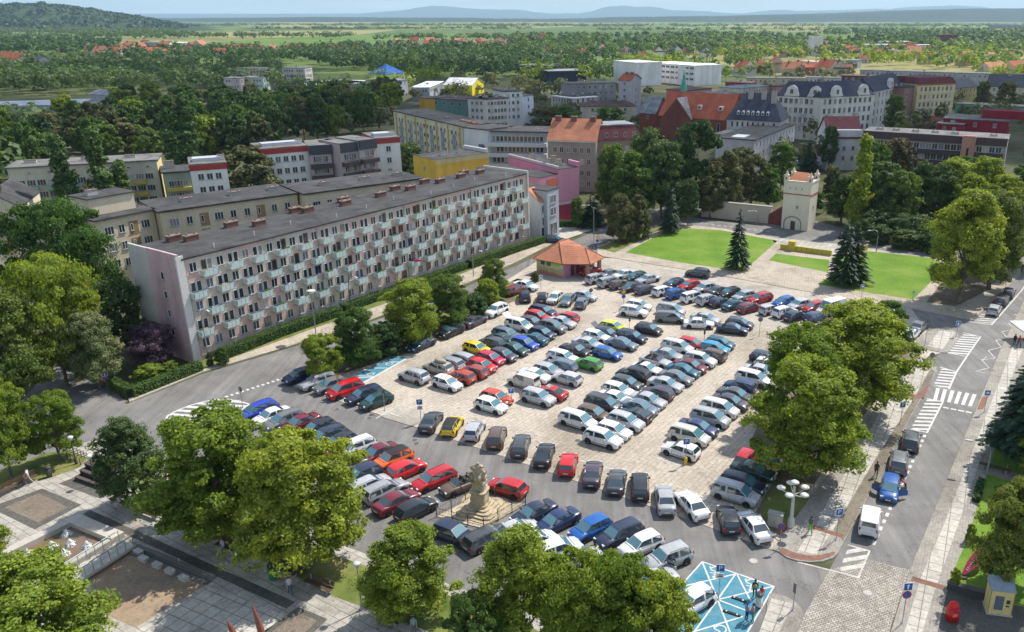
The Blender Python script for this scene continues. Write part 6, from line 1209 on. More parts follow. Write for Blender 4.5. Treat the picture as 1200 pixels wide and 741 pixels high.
el, em, er1, er2 = V3(-11.74, 142.4, 2.9), V3(-6.09, 138.55, 2.9), V3(-1.2, 138.6, 2.9), V3(1.3, 142.9, 2.9); c3 = em + d * 7.7; kc4 = el + d * 7.7; ap1 = V3(-6.9, 144.0, 5.6); ap1b = V3(-5.5, 146.0, 5.6); ap2 = V3(-2.1, 141.9, 5.0); er3 = er2 + (c3 - er2) * .55 + V3(0, 1.4, 0)
ic = em + d * .15
def roofpart(name, faces, mat, z=0):
    mb = MB()
    for f in faces: mb.add([K(p) for p in f], [tuple(range(len(f)))]); mb.add([K(p - V3(0, 0, .14)) for p in f][::-1], [tuple(range(len(f)))])
    return mb.build(name, mat, kr)
roofpart('roof', [[el, em, ap1], [em, c3, ap1b, ap1], [c3, kc4, ap1b], [kc4, el, ap1, ap1b]], M_terra)
up = V3(0, 0, .03); mid = (em * .15 + ap1 * .85); roofpart('canopy_roof', [[em + up, er1, ap2, mid + up * 3], [er1, er2, ap2], [er2, er3, ap1b + up, ap2], [mid + up * 3, ap2, ap1b + up]], M_terra)
mb = MB(); mb.prism([K(p)[:2] for p in (em + d * .3 + u * .2, er1 + V3(-.4, .3), er2 + V3(-.4, -.1), er3, c3 - d * .5)], 2.72, 2.80); mb.build('ceiling', [PM((.4, .38, .35))], kr)
mb = MB()
for p, q in ((em, ap1), (el, ap1), (er1, ap2), (er2, ap2), (c3, ap1b), (ap1, ap1b), (em + up, mid + up * 4)): mb.tube([K(p + V3(0, 0, .03)), K(q + V3(0, 0, .04))], .09, 6)
tag(mb.build('ridge_tiles', [RF['tile']], kr), 'row of ridge tiles')
# ---- tower
ta, tb, tc = G(915, 268), G(946, 272), G(958, 266.5); tw = Bld('gate_tower', 'pale plastered square gate tower with an orange roof and four corner turrets', 'tower', ta, tb, (tc - tb).length, 1, W((.56, .51, .42), stain=(.9, .88, .85)))
HT = zat(tb, 213); tw.h = HT; Lt, Dt = tw.L, tw.D; tw.walls(HT - 3.2)
tw.box('cornice', -.12, Lt + .12, .12, -Dt - .12, HT - 3.2, HT - 2.95, PM((.40, .14, .08), .8)); tw.box('upper_wall', -.04, Lt + .04, .04, -Dt - .04, HT - 2.95, HT - .5, tw.wall); tw.box('parapet', -.14, Lt + .14, .14, -Dt - .14, HT - .5, HT - .2, PM((.60, .56, .47), .9))
mb = MB(); z = HT - .18; e = [tw.pt(.5, -.5, z), tw.pt(Lt - .5, -.5, z), tw.pt(Lt - .5, -Dt + .5, z), tw.pt(.5, -Dt + .5, z)]; k = [tw.pt(1.7, -Dt / 2, z + 1.5), tw.pt(Lt - 1.7, -Dt / 2, z + 1.5)]; mb.add(e + k, [(0, 1, 5, 4), (2, 3, 4, 5), (1, 2, 5), (3, 0, 4), (3, 2, 1, 0)]); mb.build('roof', M_terra, tw.root)
for t, dd in ((.35, -.35), (Lt - .35, -.35), (Lt - .35, -Dt + .35), (.35, -Dt + .35)):
    mb = MB(); mb.box((0, 0, -.5), (.85, .85, 1.7), 0, 0); mb.box((0, 0, 1.2), (1.0, 1.0, .12)); mb.box((0, 0, 1.32), (.6, .6, .45), 0, 0, .6); mb.lathe([(.2, 1.75), (.24, 1.95), (.05, 2.2), (0, 2.3)], n=8)
    for q in ((0, -.44), (.44, 0)): mb.box((q[0], q[1], .3), (.3 if q[1] else .02, .02 if q[1] else .3, .55), 0, 1)
    p = tw.pt(t, dd); mb.build('turret', [tw.wall, PM((.12, .11, .1))], tw.root, (p.x, p.y, HT - .4), math.atan2(tw.u.y, tw.u.x))
for t in (1.4, 2.7, 4.0): tw.win('front', t, HT - 1.9, .22, .3, 'one', PM((.15, .13, .11)), name='slit'); 
tw.win('front', Lt * .55, HT * .45, .5, .5, 'one', PM((.15, .13, .11))); tw.win('right', Dt * .5, HT * .42, .3, .6, 'one', PM((.15, .13, .11)))
mb = MB(); n = 14; O = tw.pt(Lt * .42, .06); av = [(2.0 * math.cos(PI * i / n), 1.6 + 1.5 * math.sin(PI * i / n)) for i in range(n + 1)]; aw = [(1.75 * math.cos(PI * i / n), 1.6 + 1.25 * math.sin(PI * i / n)) for i in range(n + 1)]
for i in range(n):
    q = [av[i], av[i + 1], aw[i + 1], aw[i]]; mb.add([tuple(O + Vector((tw.u.x * x, tw.u.y * x, z))) for x, z in q], [(0, 1, 2, 3)])
mb.add([tuple(O + Vector((tw.u.x * x, tw.u.y * x, z))) for x, z in ((2, 0), (2, 1.6), (1.75, 1.6), (1.75, 0))], [(0, 1, 2, 3)]); mb.add([tuple(O + Vector((tw.u.x * x, tw.u.y * x, z))) for x, z in ((-2, 0), (-2, 1.6), (-1.75, 1.6), (-1.75, 0))], [(0, 1, 2, 3)])
mb.build('blind_arch', [PM((.24, .22, .19))], tw.root); tw.lay('front', 'door', Lt * .42 - .4, Lt * .42 + .6, 0, 2.0, PM((.10, .06, .04)), .1)
# pale wall with brick end beside the tower
c = Bld('old_town_wall', 'long pale plastered wall ending in a brick buttress left of the tower', 'wall', G(822, 254), G(903, 262.5), .8, 3.8, W((.47, .42, .34))); c.walls(); c.box('coping', -.1, c.L + .1, .12, -.92, 3.8, 3.95, PM((.36, .33, .28)))
mb = MB(); q = [c.pt(c.L - .5, .4), c.pt(c.L + 3.6, .4), c.pt(c.L + 3.6, -2.5), c.pt(c.L - .5, -2.5)]; mb.prism([(p.x, p.y) for p in q], 0, 1); mb.v = [(v[0], v[1], v[2] * (2.2 if (i % 4 in (0, 3)) else 5.2)) if v[2] > .5 else v for i, v in enumerate(mb.v)]; mb.build('brick_buttress', [brk], c.root)
# yellow wall on the promenade
for (l, r, la) in (((914, 293), (974, 301), 'low yellow panelled wall with a square post on the promenade'), ((1003, 299), (1017, 293), 'short yellow wall piece right of the spruces')):
    c = Bld('low_wall', la, 'wall', G(*l), G(*r), .3, 1.0, PM((.50, .40, .06), .8)); c.walls(); c.root.location.z = .12; c.box('coping', -.05, c.L + .05, .05, -.35, 1.0, 1.06, PM((.42, .36, .10)))
    if l[0] < 950:
        c.box('post', 1.6, 2.9, .1, -1.0, 0, 1.9, PM((.52, .42, .06), .8))
        for k in range(1, int(c.L)): c.box('pilaster', k + .3, k + .42, .04, .002, 0, .98, PM((.36, .28, .05), .8)) if not 1.2 < k + .3 < 3.1 else None
# ---- baroque statue
sx = G(563, 597); sr = empty('statue', (sx.x, sx.y, 0), R(-15)); HS = zat(sx, 541); tag(sr, 'weathered sandstone column statue of a saint with smaller figures on a stepped base', 'statue')
def blob(mb, c, r, sc=(1, 1, 1), seed=0, n=12, mi=0, amp=.18):
    rs = random.Random(seed); ph = [rs.uniform(0, 6) for _ in range(6)]; prof = []; sm = mb.smooth; mb.smooth = True; vs = []
    for j in range(n + 1):
        th = PI * j / n
        for k in range(n * 2):
            a = PI * k / n; q = r * (1 + amp * math.sin(3 * a + ph[0] + 2 * th) * math.sin(th) + amp * .7 * math.sin(5 * th + ph[1] + a * 2) + amp * .4 * math.sin(7 * a + ph[2] - 4 * th))
            vs.append((c[0] + q * math.sin(th) * math.cos(a) * sc[0], c[1] + q * math.sin(th) * math.sin(a) * sc[1], c[2] + q * math.cos(th) * sc[2]))
    m = n * 2; mb.add(vs, [(j * m + k, (j + 1) * m + k, (j + 1) * m + (k + 1) % m, j * m + (k + 1) % m) for j in range(n) for k in range(m)], mi); mb.smooth = sm
def ngon(r, n=4, rot=PI / 4, bulge=0): return [(r * (1 + bulge * math.cos(4 * (2 * PI * i / n + rot) + PI)) * math.cos(2 * PI * i / n + rot), r * (1 + bulge * math.cos(4 * (2 * PI * i / n + rot) + PI)) * math.sin(2 * PI * i / n + rot)) for i in range(n)]
mb = MB()
for i, r in enumerate((2.5, 2.05, 1.65, 1.25)): mb.prism(ngon(r, 24, 0, .16), .15 * i, .15 * i + .15)
mb.build('steps', [M_stone], sr)
mb = MB(); mb.smooth = False
for (r0, r1, z0, z1) in ((.98, .95, .6, .85), (.82, .74, .85, 2.1), (.92, .92, 2.1, 2.22), (.66, .58, 2.22, 3.0), (.74, .72, 3.0, 3.12)):
    pb = ngon(r0, 24, 0, .12); pt_ = ngon(r1, 24, 0, .12); vs = [(x, y, z0) for x, y in pb] + [(x, y, z1) for x, y in pt_]; mb.add(vs, [(i, (i + 1) % 24, 24 + (i + 1) % 24, 24 + i) for i in range(24)] + [tuple(range(24, 48))])
for k in range(4): a = PI / 4 + k * PI / 2; blob(mb, (.74 * math.cos(a), .74 * math.sin(a), 1.4), .24, (.8, .8, 2.2), k, 8)
mb.build('pedestal', [M_stone], sr)
mb = MB(); blob(mb, (0, 0, 3.6), .62, (1, 1, 1.1), 3, 14, 0, .24); blob(mb, (-.62, -.2, 3.6), .27, (1, 1, 1.2), 7, 8, 0, .25); blob(mb, (.58, -.2, 3.75), .25, (1, 1, 1.3), 8, 8, 0, .25); blob(mb, (-.66, -.25, 4.08), .13, (1, 1, 1.2), 9, 6, 0, .05); blob(mb, (.64, -.2, 4.25), .13, (1, 1, 1.2), 10, 6, 0, .05); mb.tube([(.6, -.2, 3.9), (.85, -.25, 4.15), (.95, -.2, 4.5)], [.1, .07, .04], 6); mb.tube([(-.62, -.2, 3.8), (-.9, -.3, 3.7), (-1.0, -.4, 3.95)], [.1, .07, .04], 6); mb.tube([(-.5, .1, 3.7), (-.85, .35, 4.3), (-.6, .3, 4.5)], [.12, .16, .03], 6); blob(mb, (0, -.5, 3.2), .26, (1, .7, 1.2), 12, 8, 1, .1); blob(mb, (.3, -.45, 3.3), .2, (1, .8, 1.5), 13, 8, 0, .2)
mb.build('angels', [M_stone, PM((.50, .34, .06), .5)], sr)
mb = MB(); hh = HS - 4.15; mb.smooth = True; mb.lathe([(.42, 0), (.46, hh * .12), (.36, hh * .35), (.26, hh * .52), (.30, hh * .66), (.26, hh * .74), (.09, hh * .79), (.12, hh * .83), (.15, hh * .9), (.12, hh * .96), (0, hh)], (0, 0, 4.05), 16, 0, 1.05, .85); blob(mb, (0, 0, 4.05 + hh * .2), .42, (1, .85, 1.3), 31, 12, 0, .2)
mb.tube([(-.26, -.05, 4.05 + hh * .70), (-.40, -.25, 4.05 + hh * .5), (-.12, -.38, 4.05 + hh * .52)], [.11, .09, .06], 7); mb.tube([(.26, -.05, 4.05 + hh * .70), (.52, -.12, 4.05 + hh * .62), (.60, -.2, 4.05 + hh * .85)], [.11, .08, .05], 7); blob(mb, (.1, .15, 4.05 + hh * .3), .36, (1, .7, 1.3), 21, 9)
mb.build('saint', [M_stone], sr)
FC = [G(512, 606), G(567, 620.5), G(616, 592), G(562, 581)]
mb = MB(); mb.prism([(p.x, p.y) for p in FC], 0, .09); tag(mb.build('statue_yard', [M_sandfloor]), kind='structure')
fc = sum(FC, Vector()) / 4; fr = empty('iron_fence', fc); tag(fr, 'low rusty iron fence with posts around the statue', 'fence')
for i in range(4):
    a, b_ = FC[i] - fc, FC[(i + 1) % 4] - fc; n = max(2, int((b_ - a).length / 1.6)); mb = MB()
    for z in (.35, 1.0): mb.tube([a + V3(0, 0, z), b_ + V3(0, 0, z)], .02, 5)
    m = n * 10
    for k in range(m): p = a.lerp(b_, k / m); mb.tube([p + V3(0, 0, .2), p + V3(0, 0, 1.05)], .009, 4, cap=False)
    mb.build('railing', [PM((.10, .07, .05), .7)], fr)
    for k in range(n): mb = MB(); mb.box((0, 0, 0), (.08, .08, 1.2)); mb.lathe([(.07, 1.2), (0, 1.3)], n=6); mb.build('post', [PM((.09, .06, .045), .7)], fr, a.lerp(b_, k / n))
# ================================================================ SIGNS, LAMPS
_txt = {}
def text_me(s, size, mat, ext=.004):
    k = (s, size, mat.name)
    if k not in _txt:
        cu = bpy.data.curves.new('lettering', 'FONT'); cu.body = s; cu.size = size; cu.extrude = ext; cu.align_x = 'CENTER'; cu.align_y = 'CENTER'; o = bpy.data.objects.new('t', cu); COL.objects.link(o)
        me = bpy.data.meshes.new_from_object(o.evaluated_get(bpy.context.evaluated_depsgraph_get())); bpy.data.objects.remove(o); me.materials.clear(); me.materials.append(mat); me.name = 'lettering'; _txt[k] = me
    return _txt[k]
C_blue = PM((.012, .11, .38), .4); C_red = PM((.50, .02, .03), .4); C_wh = PM((.75, .75, .74), .4); C_back = PM((.17, .175, .18), .5, .4); C_or = PM((.75, .30, .01), .4); C_pole = PM((.33, .34, .35), .4, .5); C_yel = PM((.70, .45, .02), .5)
def disc_me(r, z, y, n, mi, mb, rot=0): vs = [(r * math.cos(2 * PI * k / n + rot), y, z + r * math.sin(2 * PI * k / n + rot)) for k in range(n)]; mb.add(vs, [tuple(range(n))[::-1] if False else tuple(range(n))], mi)
def plate(kind, root, z, face_back=False):
    "sign plate facing local -Y at height z"
    mb = MB(); lt = None
    if kind in ('P', 'I', 'up', 'Pd', 'bus'): mb.box((0, -.04, z - .35), (.70, .025, .70), 0, 0); mb.box((0, -.054, z - .31), (.62, .004, .62), 0, 1); mats = [C_wh, C_blue]; 
    elif kind == 'white': mb.box((0, -.04, z - .25), (.62, .025, .50), 0, 0); mb.box((0, -.055, z - .08), (.4, .004, .1), 0, 1); mb.box((.06, -.055, z + .08), (.3, .004, .06), 0, 1); mats = [C_wh, PM((.04, .04, .04))]
    elif kind in ('round', 'back'):
        for y, mi, r in ((-.055, 0, .36), (-.06, 1, .27)): disc_me(r, z, y, 20, mi, mb)
        mb.lathe([(.36, 0), (.36, .02)], (0, 0, 0), 20, 2); k = len(mb.v) - 40; mb.v[k:] = [(v[0], -.035 - v[2], z + v[1]) for v in mb.v[k:]]; disc_me(.36, z, -.034, 20, 2, mb)
        if kind == 'round': mb.add([(-.21, -.064, z + .17), (-.17, -.064, z + .21), (.21, -.064, z - .17), (.17, -.064, z - .21)], [(0, 1, 2, 3)], 0)
        mats = [C_red if kind == 'round' else C_back, C_blue if kind == 'round' else C_back, C_back]
    elif kind in ('warn', 'tri'):
        for y, mi, r in ((-.05, 0, .46), (-.055, 1, .34)): disc_me(r, z, y, 3, mi, mb, -PI / 2 if kind == 'warn' else PI / 2)
        disc_me(.46, z, -.03, 3, 2, mb, -PI / 2 if kind == 'warn' else PI / 2); mats = [C_or, PM((.8, .42, .02), .4), C_back] if kind == 'warn' else [C_back, C_back, C_back]
    elif kind == 'dia': 
        for y, mi, r in ((-.05, 0, .40), (-.055, 1, .31)): disc_me(r, z, y, 4, mi, mb, 0)
        disc_me(.40, z, -.03, 4, 2, mb, 0); mats = [C_or, C_yel, C_back]
    elif kind == 'blueround':
        disc_me(.34, z, -.05, 20, 0, mb); disc_me(.34, z, -.03, 20, 1, mb); mats = [C_blue, C_back]
    elif kind == 'edge': mb.box((0, -.04, z - .45), (.30, .03, .9), 0, 0); mats = [C_back]
    p = mb.build('sign_plate', mats, root)
    if kind in ('P', 'Pd'): o = ob('lettering', text_me('P', .62, C_wh), p, (0, -.062, z)); o.rotation_euler = (PI / 2, 0, 0)
    if kind == 'up':
        m = MB(); m.box((0, -.06, z - .22), (.10, .006, .3), 0, 0); m.add([(-.15, -.063, z + .05), (.15, -.063, z + .05), (0, -.063, z + .25)], [(0, 1, 2)]); m.build('arrow', [C_wh], p)
    if kind == 'I': m = MB(); m.add([(-.2, -.062, z - .18), (.2, -.062, z - .18), (0, -.062, z + .2)], [(0, 1, 2)]); m.build('pictogram', [C_wh], p)
    if kind == 'bus': m = MB(); m.box((0, -.062, z - .15), (.4, .006, .3), 0, 0); m.build('pictogram', [C_wh], p)
    return p
def sign(bx, by, ty, kinds, label, az=-90, z0=0, base=None, face=True):
    "az = direction the plates face"
    p = G(bx, by); top = max(1.8, zat(p, ty)); r = empty('road_sign', (p.x, p.y, z0), R(az + 90)); tag(r, label, 'sign', 'road signs')
    mb = MB(); mb.tube([(0, 0, 0), (0, 0, top)], .035, 8); mb.lathe([(.12, 0), (.12, .04), (.05, .06)], n=10); mb.build('pole', [C_pole], r); z = top - .38
    for k in kinds: plate(k, r, z); z -= .74 if k != 'white' else .6
    if base: mb = MB(); mb.lathe([(.16, 0), (.16, .75), (.13, .85), (0, .9)], n=12); mb.build('bollard', [C_yel], r)
    return r
sign(979.6, 634, 597, ['P'], 'blue P sign beside the walker with green trousers at the pavement corner', -80, .12)
sign(842, 703, 661, ['P', 'white'], 'blue P sign with a white plate in the middle of the blue bays', -95, .01)
sign(929, 717, 686, ['edge'], 'narrow grey sign seen edge-on on the corner pavement by the cobbles', -150, .12)
sign(1057, 732, 684, ['up', 'round'], 'blue arrow sign above a round no-parking sign at the cobbled street', -85, .12)
sign(913.5, 644, 614, ['round'], 'round red and blue no-parking sign beside the grey utility cabinet', -90, .12)
sign(1054.6, 498, 472, ['P'], 'blue sign on the west pavement beside the upper hatched area', -80, .12)
sign(1153, 484.5, 458, ['bus'], 'blue sign right of the zebra crossing', -90, .12)
sign(1120.5, 395, 377, ['I'], 'blue pedestrian crossing sign on the traffic island', -90, .12)
sign(1083.7, 406, 375, ['tri', 'edge'], 'grey back of a triangular sign on the traffic island', -120, .12)
sign(1090, 432, 414, ['back'], 'dark round sign back at the tip of the west pavement', -90, .12)
sign(1184, 325, 311, ['I'], 'blue sign at the far end of the avenue pavement', -90, .12); sign(1191, 322, 308, ['back'], 'dark round sign beside the far blue sign', -90, .12)
sign(1009, 352, 334, ['bus'], 'blue sign on the promenade in front of the spruces', -80, .12); sign(1069, 353, 345, ['white'], 'small pale sign at the corner of the spruce lawn', -80, .12)
sign(599.6, 475, 455, ['P'], 'blue P sign beside the orange-red and white hatchbacks', -85, .05); sign(284.6, 477, 453, ['back'], 'dark round sign back on the hatched area', 60, .01)
sign(493.5, 495.5, 468, ['P', 'white'], 'blue P sign with a plate at the entrance of the car park', -85, .05); sign(430, 423, 408, ['P', 'white'], 'blue and white sign at the upper blue bay', -80, .05)
sign(398, 466, 438, ['warn'], 'orange give-way triangle beside the red people carrier', -110, .05); sign(451, 481.5, 457, ['tri'], 'dark sign back beside the dark green hatchback', 60, .05)
sign(803.4, 545, 514, ['P'], 'blue round-topped sign on a yellow bollard beside the white hatchback', -85, .05, base=1)
sign(730.6, 363.5, 340, ['dia', 'blueround'], 'orange diamond above a blue disc near the two white cars', -80, .05); sign(737.6, 386.5, 371, ['edge'], 'dark plate sign beside the lime hatchback row', -70, .05); sign(692.5, 357, 338, ['back'], 'dark round sign near the pale small cars below the kiosk', -60, .05)
sign(825, 403, 386, ['edge'], 'dark plate sign left of the sky blue hatchback', -70, .05); sign(889.7, 394.5, 372, ['back'], 'round dark sign in the aisle before the big east trees', -90, .05); sign(634, 341, 322, ['white', 'white'], 'white plate sign before the lime wall of the kiosk', -80, .05); sign(650.5, 366, 354, ['edge'], 'dark plate sign behind the white people carrier row', -80, .05)
sign(126.5, 456, 435, ['up', 'round'], 'blue one-way sign above a red disc at the clipped hedge', -60, .01); sign(700, 292, 276, ['warn', 'blueround'], 'orange and blue sign behind the kiosk roof', -90, .01)
def lamp(bx, by, ty, label, kind='ball', az=0, z0=0, col=None):
    p = G(bx, by); h = max(3, zat(p, ty)); r = empty('street_lamp', (p.x, p.y, z0), R(az)); tag(r, label, 'street lamp', 'street lamps'); pm = col or C_pole
    mb = MB(); mb.smooth = True
    if kind == 'arm':
        mb.tube([(0, 0, 0), (0, 0, h * .75), (.25, 0, h * .93), (.9, 0, h), (1.9, 0, h + .02)], [.09, .06, .05, .04, .035], 8); mb.build('pole', [pm], r); m = MB(); m.box((0, 0, -.06), (.75, .28, .12), 0, 0, .8); m.build('lamp_head', [PM((.55, .55, .53), .4)], r, (2.2, 0, h + .03))
    elif kind == 'saucer':
        mb.tube([(0, 0, 0), (0, 0, h)], [.08, .05], 8); mb.build('pole', [pm], r); m = MB(); m.lathe([(0, -.15), (.4, -.10), (.72, .0), (.4, .12), (0, .18)], n=18); m.build('lamp_head', [PM((.62, .58, .47), .4)], r, (0, 0, h))
    elif kind == 'ball':
        mb.tube([(0, 0, 0), (0, 0, h - .2)], [.07, .04], 8); mb.lathe([(.16, 0), (.12, .5), (.07, .7)], n=10); mb.build('pole', [pm], r); m = MB(); m.lathe([(0, -.2), (.12, -.2), (.24, 0), (.3, .16), (.16, .26), (0, .3)], n=14); m.build('lamp_head', [PM((.6, .6, .57), .4)], r, (0, 0, h))
    elif kind == 'five':
        mb.tube([(0, 0, 0), (0, 0, h)], [.2, .12], 10); mb.lathe([(.34, 0), (.3, .9), (.2, 1.1)], n=12); mb.build('column', [PM((.52, .50, .44), .8)], r)
        for k in range(6):
            a = k * PI / 3; q = (1.15 * math.cos(a), 1.15 * math.sin(a)) if k < 5 else (0, 0); zz = h - .5 if k < 5 else h + .25
            if k < 5: q = (1.15 * math.cos(k * 2 * PI / 5), 1.15 * math.sin(k * 2 * PI / 5)); m = MB(); m.tube([(0, 0, h - .9), (q[0] * .6, q[1] * .6, h - .75), (q[0], q[1], h - .5)], .05, 6); m.build('arm', [PM((.52, .50, .44), .8)], r)
            m = MB(); m.lathe([(0, -.14), (.22, -.08), (.42, .06), (.25, .2), (0, .25)], n=16); m.build('lamp_head', [PM((.66, .65, .58), .35)], r, (q[0], q[1], zz + .1))
    return r
lamp(926.4, 618, 570, 'cream lamp column with five discs at the east corner bed', 'five', 20); lamp(1156, 558, 522, 'curved street lamp leaning over the avenue pavement', 'arm', 160, .12); lamp(1026.6, 296, 270, 'twin-headed lamp on the far side of the spruces', 'arm', 200, .12)
lamp(424.4, 716, 664, 'plaza lamp beside the bench with three seated people', 'ball', 0, .12); lamp(545, 768, 716, 'plaza lamp at the bottom edge between two trees', 'ball', 0, .12); lamp(112.5, 568, 539, 'slim plaza lamp at the stepped seats', 'ball', 0, .12, M_dkmetal); lamp(90, 545, 521, 'slim lamp at the bicycle racks', 'ball', 0, .12, M_dkmetal)
lamp(246, 429, 360, 'curved lamp at the near corner of the long block', 'arm', -40); lamp(371, 397, 341, 'pale saucer lamp in front of the long facade', 'saucer'); lamp(413, 378, 322, 'slim dark lamp pole against the facade', 'arm', -40, 0, M_dkmetal); lamp(555, 325, 292, 'slim lamp pole near the far end of the long block', 'arm', -40); lamp(696, 284, 240, 'tall lamp at the road by the willows', 'arm', 200); lamp(887, 262, 247, 'lamp with a blue plate before the old wall', 'arm', 200); lamp(985, 252, 213, 'thin pole among the trees right of the tower', 'ball')
lamp(290, 240, 196, 'lamp in front of the olive-brown tree', 'ball')
# ================================================================ STREET FURNITURE
def bench(c, az, L=1.9, label='', back=True, z0=.12, grp='benches on the plaza'):
    r = empty('park_bench', (c.x, c.y, z0), az); tag(r, label, 'bench', grp)
    mb = MB(); [mb.box((0, -.18 + q * .14, .43), (L, .12, .045)) for q in range(4)]; mb.build('seat', [M_wood], r)
    if back: mb = MB(); [mb.box((0, .30 + q * .04, .58 + q * .15), (L, .04, .12)) for q in range(3)]; mb.build('backrest', [M_wood], r)
    for s_ in (-1, 1): mb = MB(); mb.box((0, 0, 0), (.09, .5, .43)); mb.box((0, .3, 0), (.07, .07, .95)); mb.build('leg', [PM((.30, .29, .27), .8)], r, (s_ * L * .36, 0, 0))
    return r
def azpx(a, b_): d = G(*b_) - G(*a); return math.atan2(d.y, d.x)
bz = azpx((163, 600), (186, 609))
for (x, y, la, L) in [(174, 607, 'brown bench between the dark bluish tree and the big tree', 2.6), (140, 593, 'bench with a seated person in white under the dark bluish tree', 2.4), (266, 647, 'bench with a seated reader in pale clothes below the big trees', 2.4), (336, 675, 'bench beside the green bin', 2.2), (374, 692, 'bench at the right end of the plaza row', 2.9), (230, 632, 'shaded bench under the largest tree', 2.2)]: bench(G(x, y), bz, L, la)
bench(G(14, 577), azpx((0, 583), (27, 570)), 5.2, 'long dark bench at the left edge beside the rough lawn'); bench(G(455, 731), bz, 2.4, 'bench with three seated people beside the plaza lamp')
bench(G(1165, 553), azpx((1157, 551), (1176, 556)), 3.0, 'low grey bench in the garden above the curved lamp', False, .13)
# stepped seats
q = [G(83, 567.5), G(114, 578), G(139, 563), G(110, 549.5)]; c0 = sum(q, Vector()) / 4; r = empty('stepped_seats', (c0.x, c0.y, .12)); tag(r, 'brown stepped wooden seats with three tiers beside the dark bluish tree', 'seats')
for k in range(3):
    f = .2 + k * .24; mb = MB(); a, b_, c_, d_ = [p - c0 for p in q]; pl = [a.lerp(d_, f), b_.lerp(c_, f), b_.lerp(c_, 1), a.lerp(d_, 1)]; mb.prism([(p.x, p.y) for p in pl], k * .38, k * .38 + .30, 1); mb.prism([(p.x, p.y) for p in [a.lerp(d_, f - .01), b_.lerp(c_, f - .01), b_.lerp(c_, f + .12 if k < 2 else 1), a.lerp(d_, f + .12 if k < 2 else 1)]], k * .38 + .30, k * .38 + .38, 0); mb.build('tier', [PM((.095, .075, .065), .8), PM((.045, .04, .038), .9)], r)
# bicycle racks, bins
rk = empty('bicycle_rack', G(94, 540.5, .12)); tag(rk, 'row of five dark bicycle hoops on the rough lawn', 'bicycle rack'); A_, B2 = G(86, 537) - rk.location, G(101, 544) - rk.location
for k in range(5): p = A_.lerp(B2, k / 4); mb = MB(); w = V3(.3, .42); mb.tube([V3(p.x, p.y, 0) - w, V3(p.x, p.y, .8) - w, V3(p.x, p.y, .85) - w * .8, V3(p.x, p.y, .85) + w * .8, V3(p.x, p.y, .8) + w, V3(p.x, p.y, 0) + w], .04, 6); mb.build('hoop', [M_dkmetal], rk)
def bin_(x, y, label, mat, r_=.28, h=.95, z0=.12, cat='bin'):
    p = G(x, y); r = empty('litter_bin', (p.x, p.y, z0)); tag(r, label, cat); mb = MB(); mb.lathe([(r_ * .85, .08), (r_, h), (r_ * .8, h), (r_ * .78, h - .1), (0, h - .1)], n=16); mb.build('bin_body', [mat], r); mb = MB(); mb.lathe([(r_ * 1.05, h + .12), (r_ * .9, h + .2), (0, h + .24)], n=16); mb.lathe([(.04, 0), (.04, h + .13)], (r_ * .9, 0, 0), 6); mb.build('lid', [M_dkmetal], r)
bin_(58.7, 560, 'dark round litter bin on the rough lawn near the person in white', M_dkmetal); bin_(321.5, 680, 'tall green bin standing beside the shaded bench', PM((.02, .16, .06), .5), .42, 1.25)
bin_(889, 712, 'white waste bin on the corner pavement next to the blue bays', PM((.55, .55, .53), .5), .3, 1.0)
# utility cabinet
p = G(908, 617); r = empty('utility_cabinet', (p.x, p.y, .05), R(-25)); tag(r, 'grey electrical cabinet under the east trees', 'cabinet'); mb = MB(); mb.box((0, 0, 0), (1.3, .6, 1.35)); mb.box((0, 0, 1.35), (1.42, .72, .06)); mb.build('housing', [PM((.36, .35, .31), .7)], r)
for s_ in (-1, 1): mb = MB(); mb.box((s_ * .32, -.31, .15), (.58, .02, 1.1)); mb.box((s_ * .07, -.33, .65), (.03, .03, .15)); mb.build('door', [PM((.40, .39, .35), .7)], r)
# fountain basin
def rim(name, pts_, w, h, mat, parent, o):
    for a, b_ in zip(pts_, pts_[1:]):
        d = (b_ - a); n = Vector((-d.y, d.x, 0)).normalized() * w; mb = MB(); mb.prism([((q - o).x, (q - o).y) for q in (a, b_, b_ + n, a + n)], 0, h); mb.build(name, [mat], parent)
c1, c2, c3_, c4_ = G(-60, 684), G(92, 609), G(147, 631), G(20, 706); fo = (c1 + c2 + c3_ + c4_) / 4; fr = empty('fountain', (fo.x, fo.y, .12)); tag(fr, 'rectangular fountain basin with a pale rim, rusty floor and white jets', 'fountain')
MW = nt('shallow_water', .07, .5)[0]; nd = MW.node_tree; bb = nd.nodes['Principled BSDF']; bb.inputs['Base Color'].default_value = (.17, .115, .07, 1); nn = noise(nd, 3.5, 3, .6, wpos(nd)); bp_ = N(nd, 'ShaderNodeBump', Strength=.25, Distance=.05); nd.links.new(nn.outputs[0], bp_.inputs['Height']); nd.links.new(bp_.outputs[0], bb.inputs['Normal']); rr_ = ramp(nd, noise(nd, .5, 4, .6, wpos(nd)).outputs[0], [(.3, (.13, .085, .05)), (.7, (.22, .15, .095))]); nd.links.new(rr_.outputs[0], bb.inputs['Base Color'])
rim('rim', [c1, c2], -.9, .55, PM((.46, .43, .37), .9), fr, fo); rim('rim', [c2, c3_], -1.2, .565, PM((.50, .46, .39), .9), fr, fo); rim('rim', [c3_, c4_], -.5, .48, PM((.40, .38, .33), .9), fr, fo)
mb = MB(); mb.sheet([((q - fo).x, (q - fo).y) for q in (c1, c2, c3_, c4_)], .06); mb.build('water', [MW], fr)
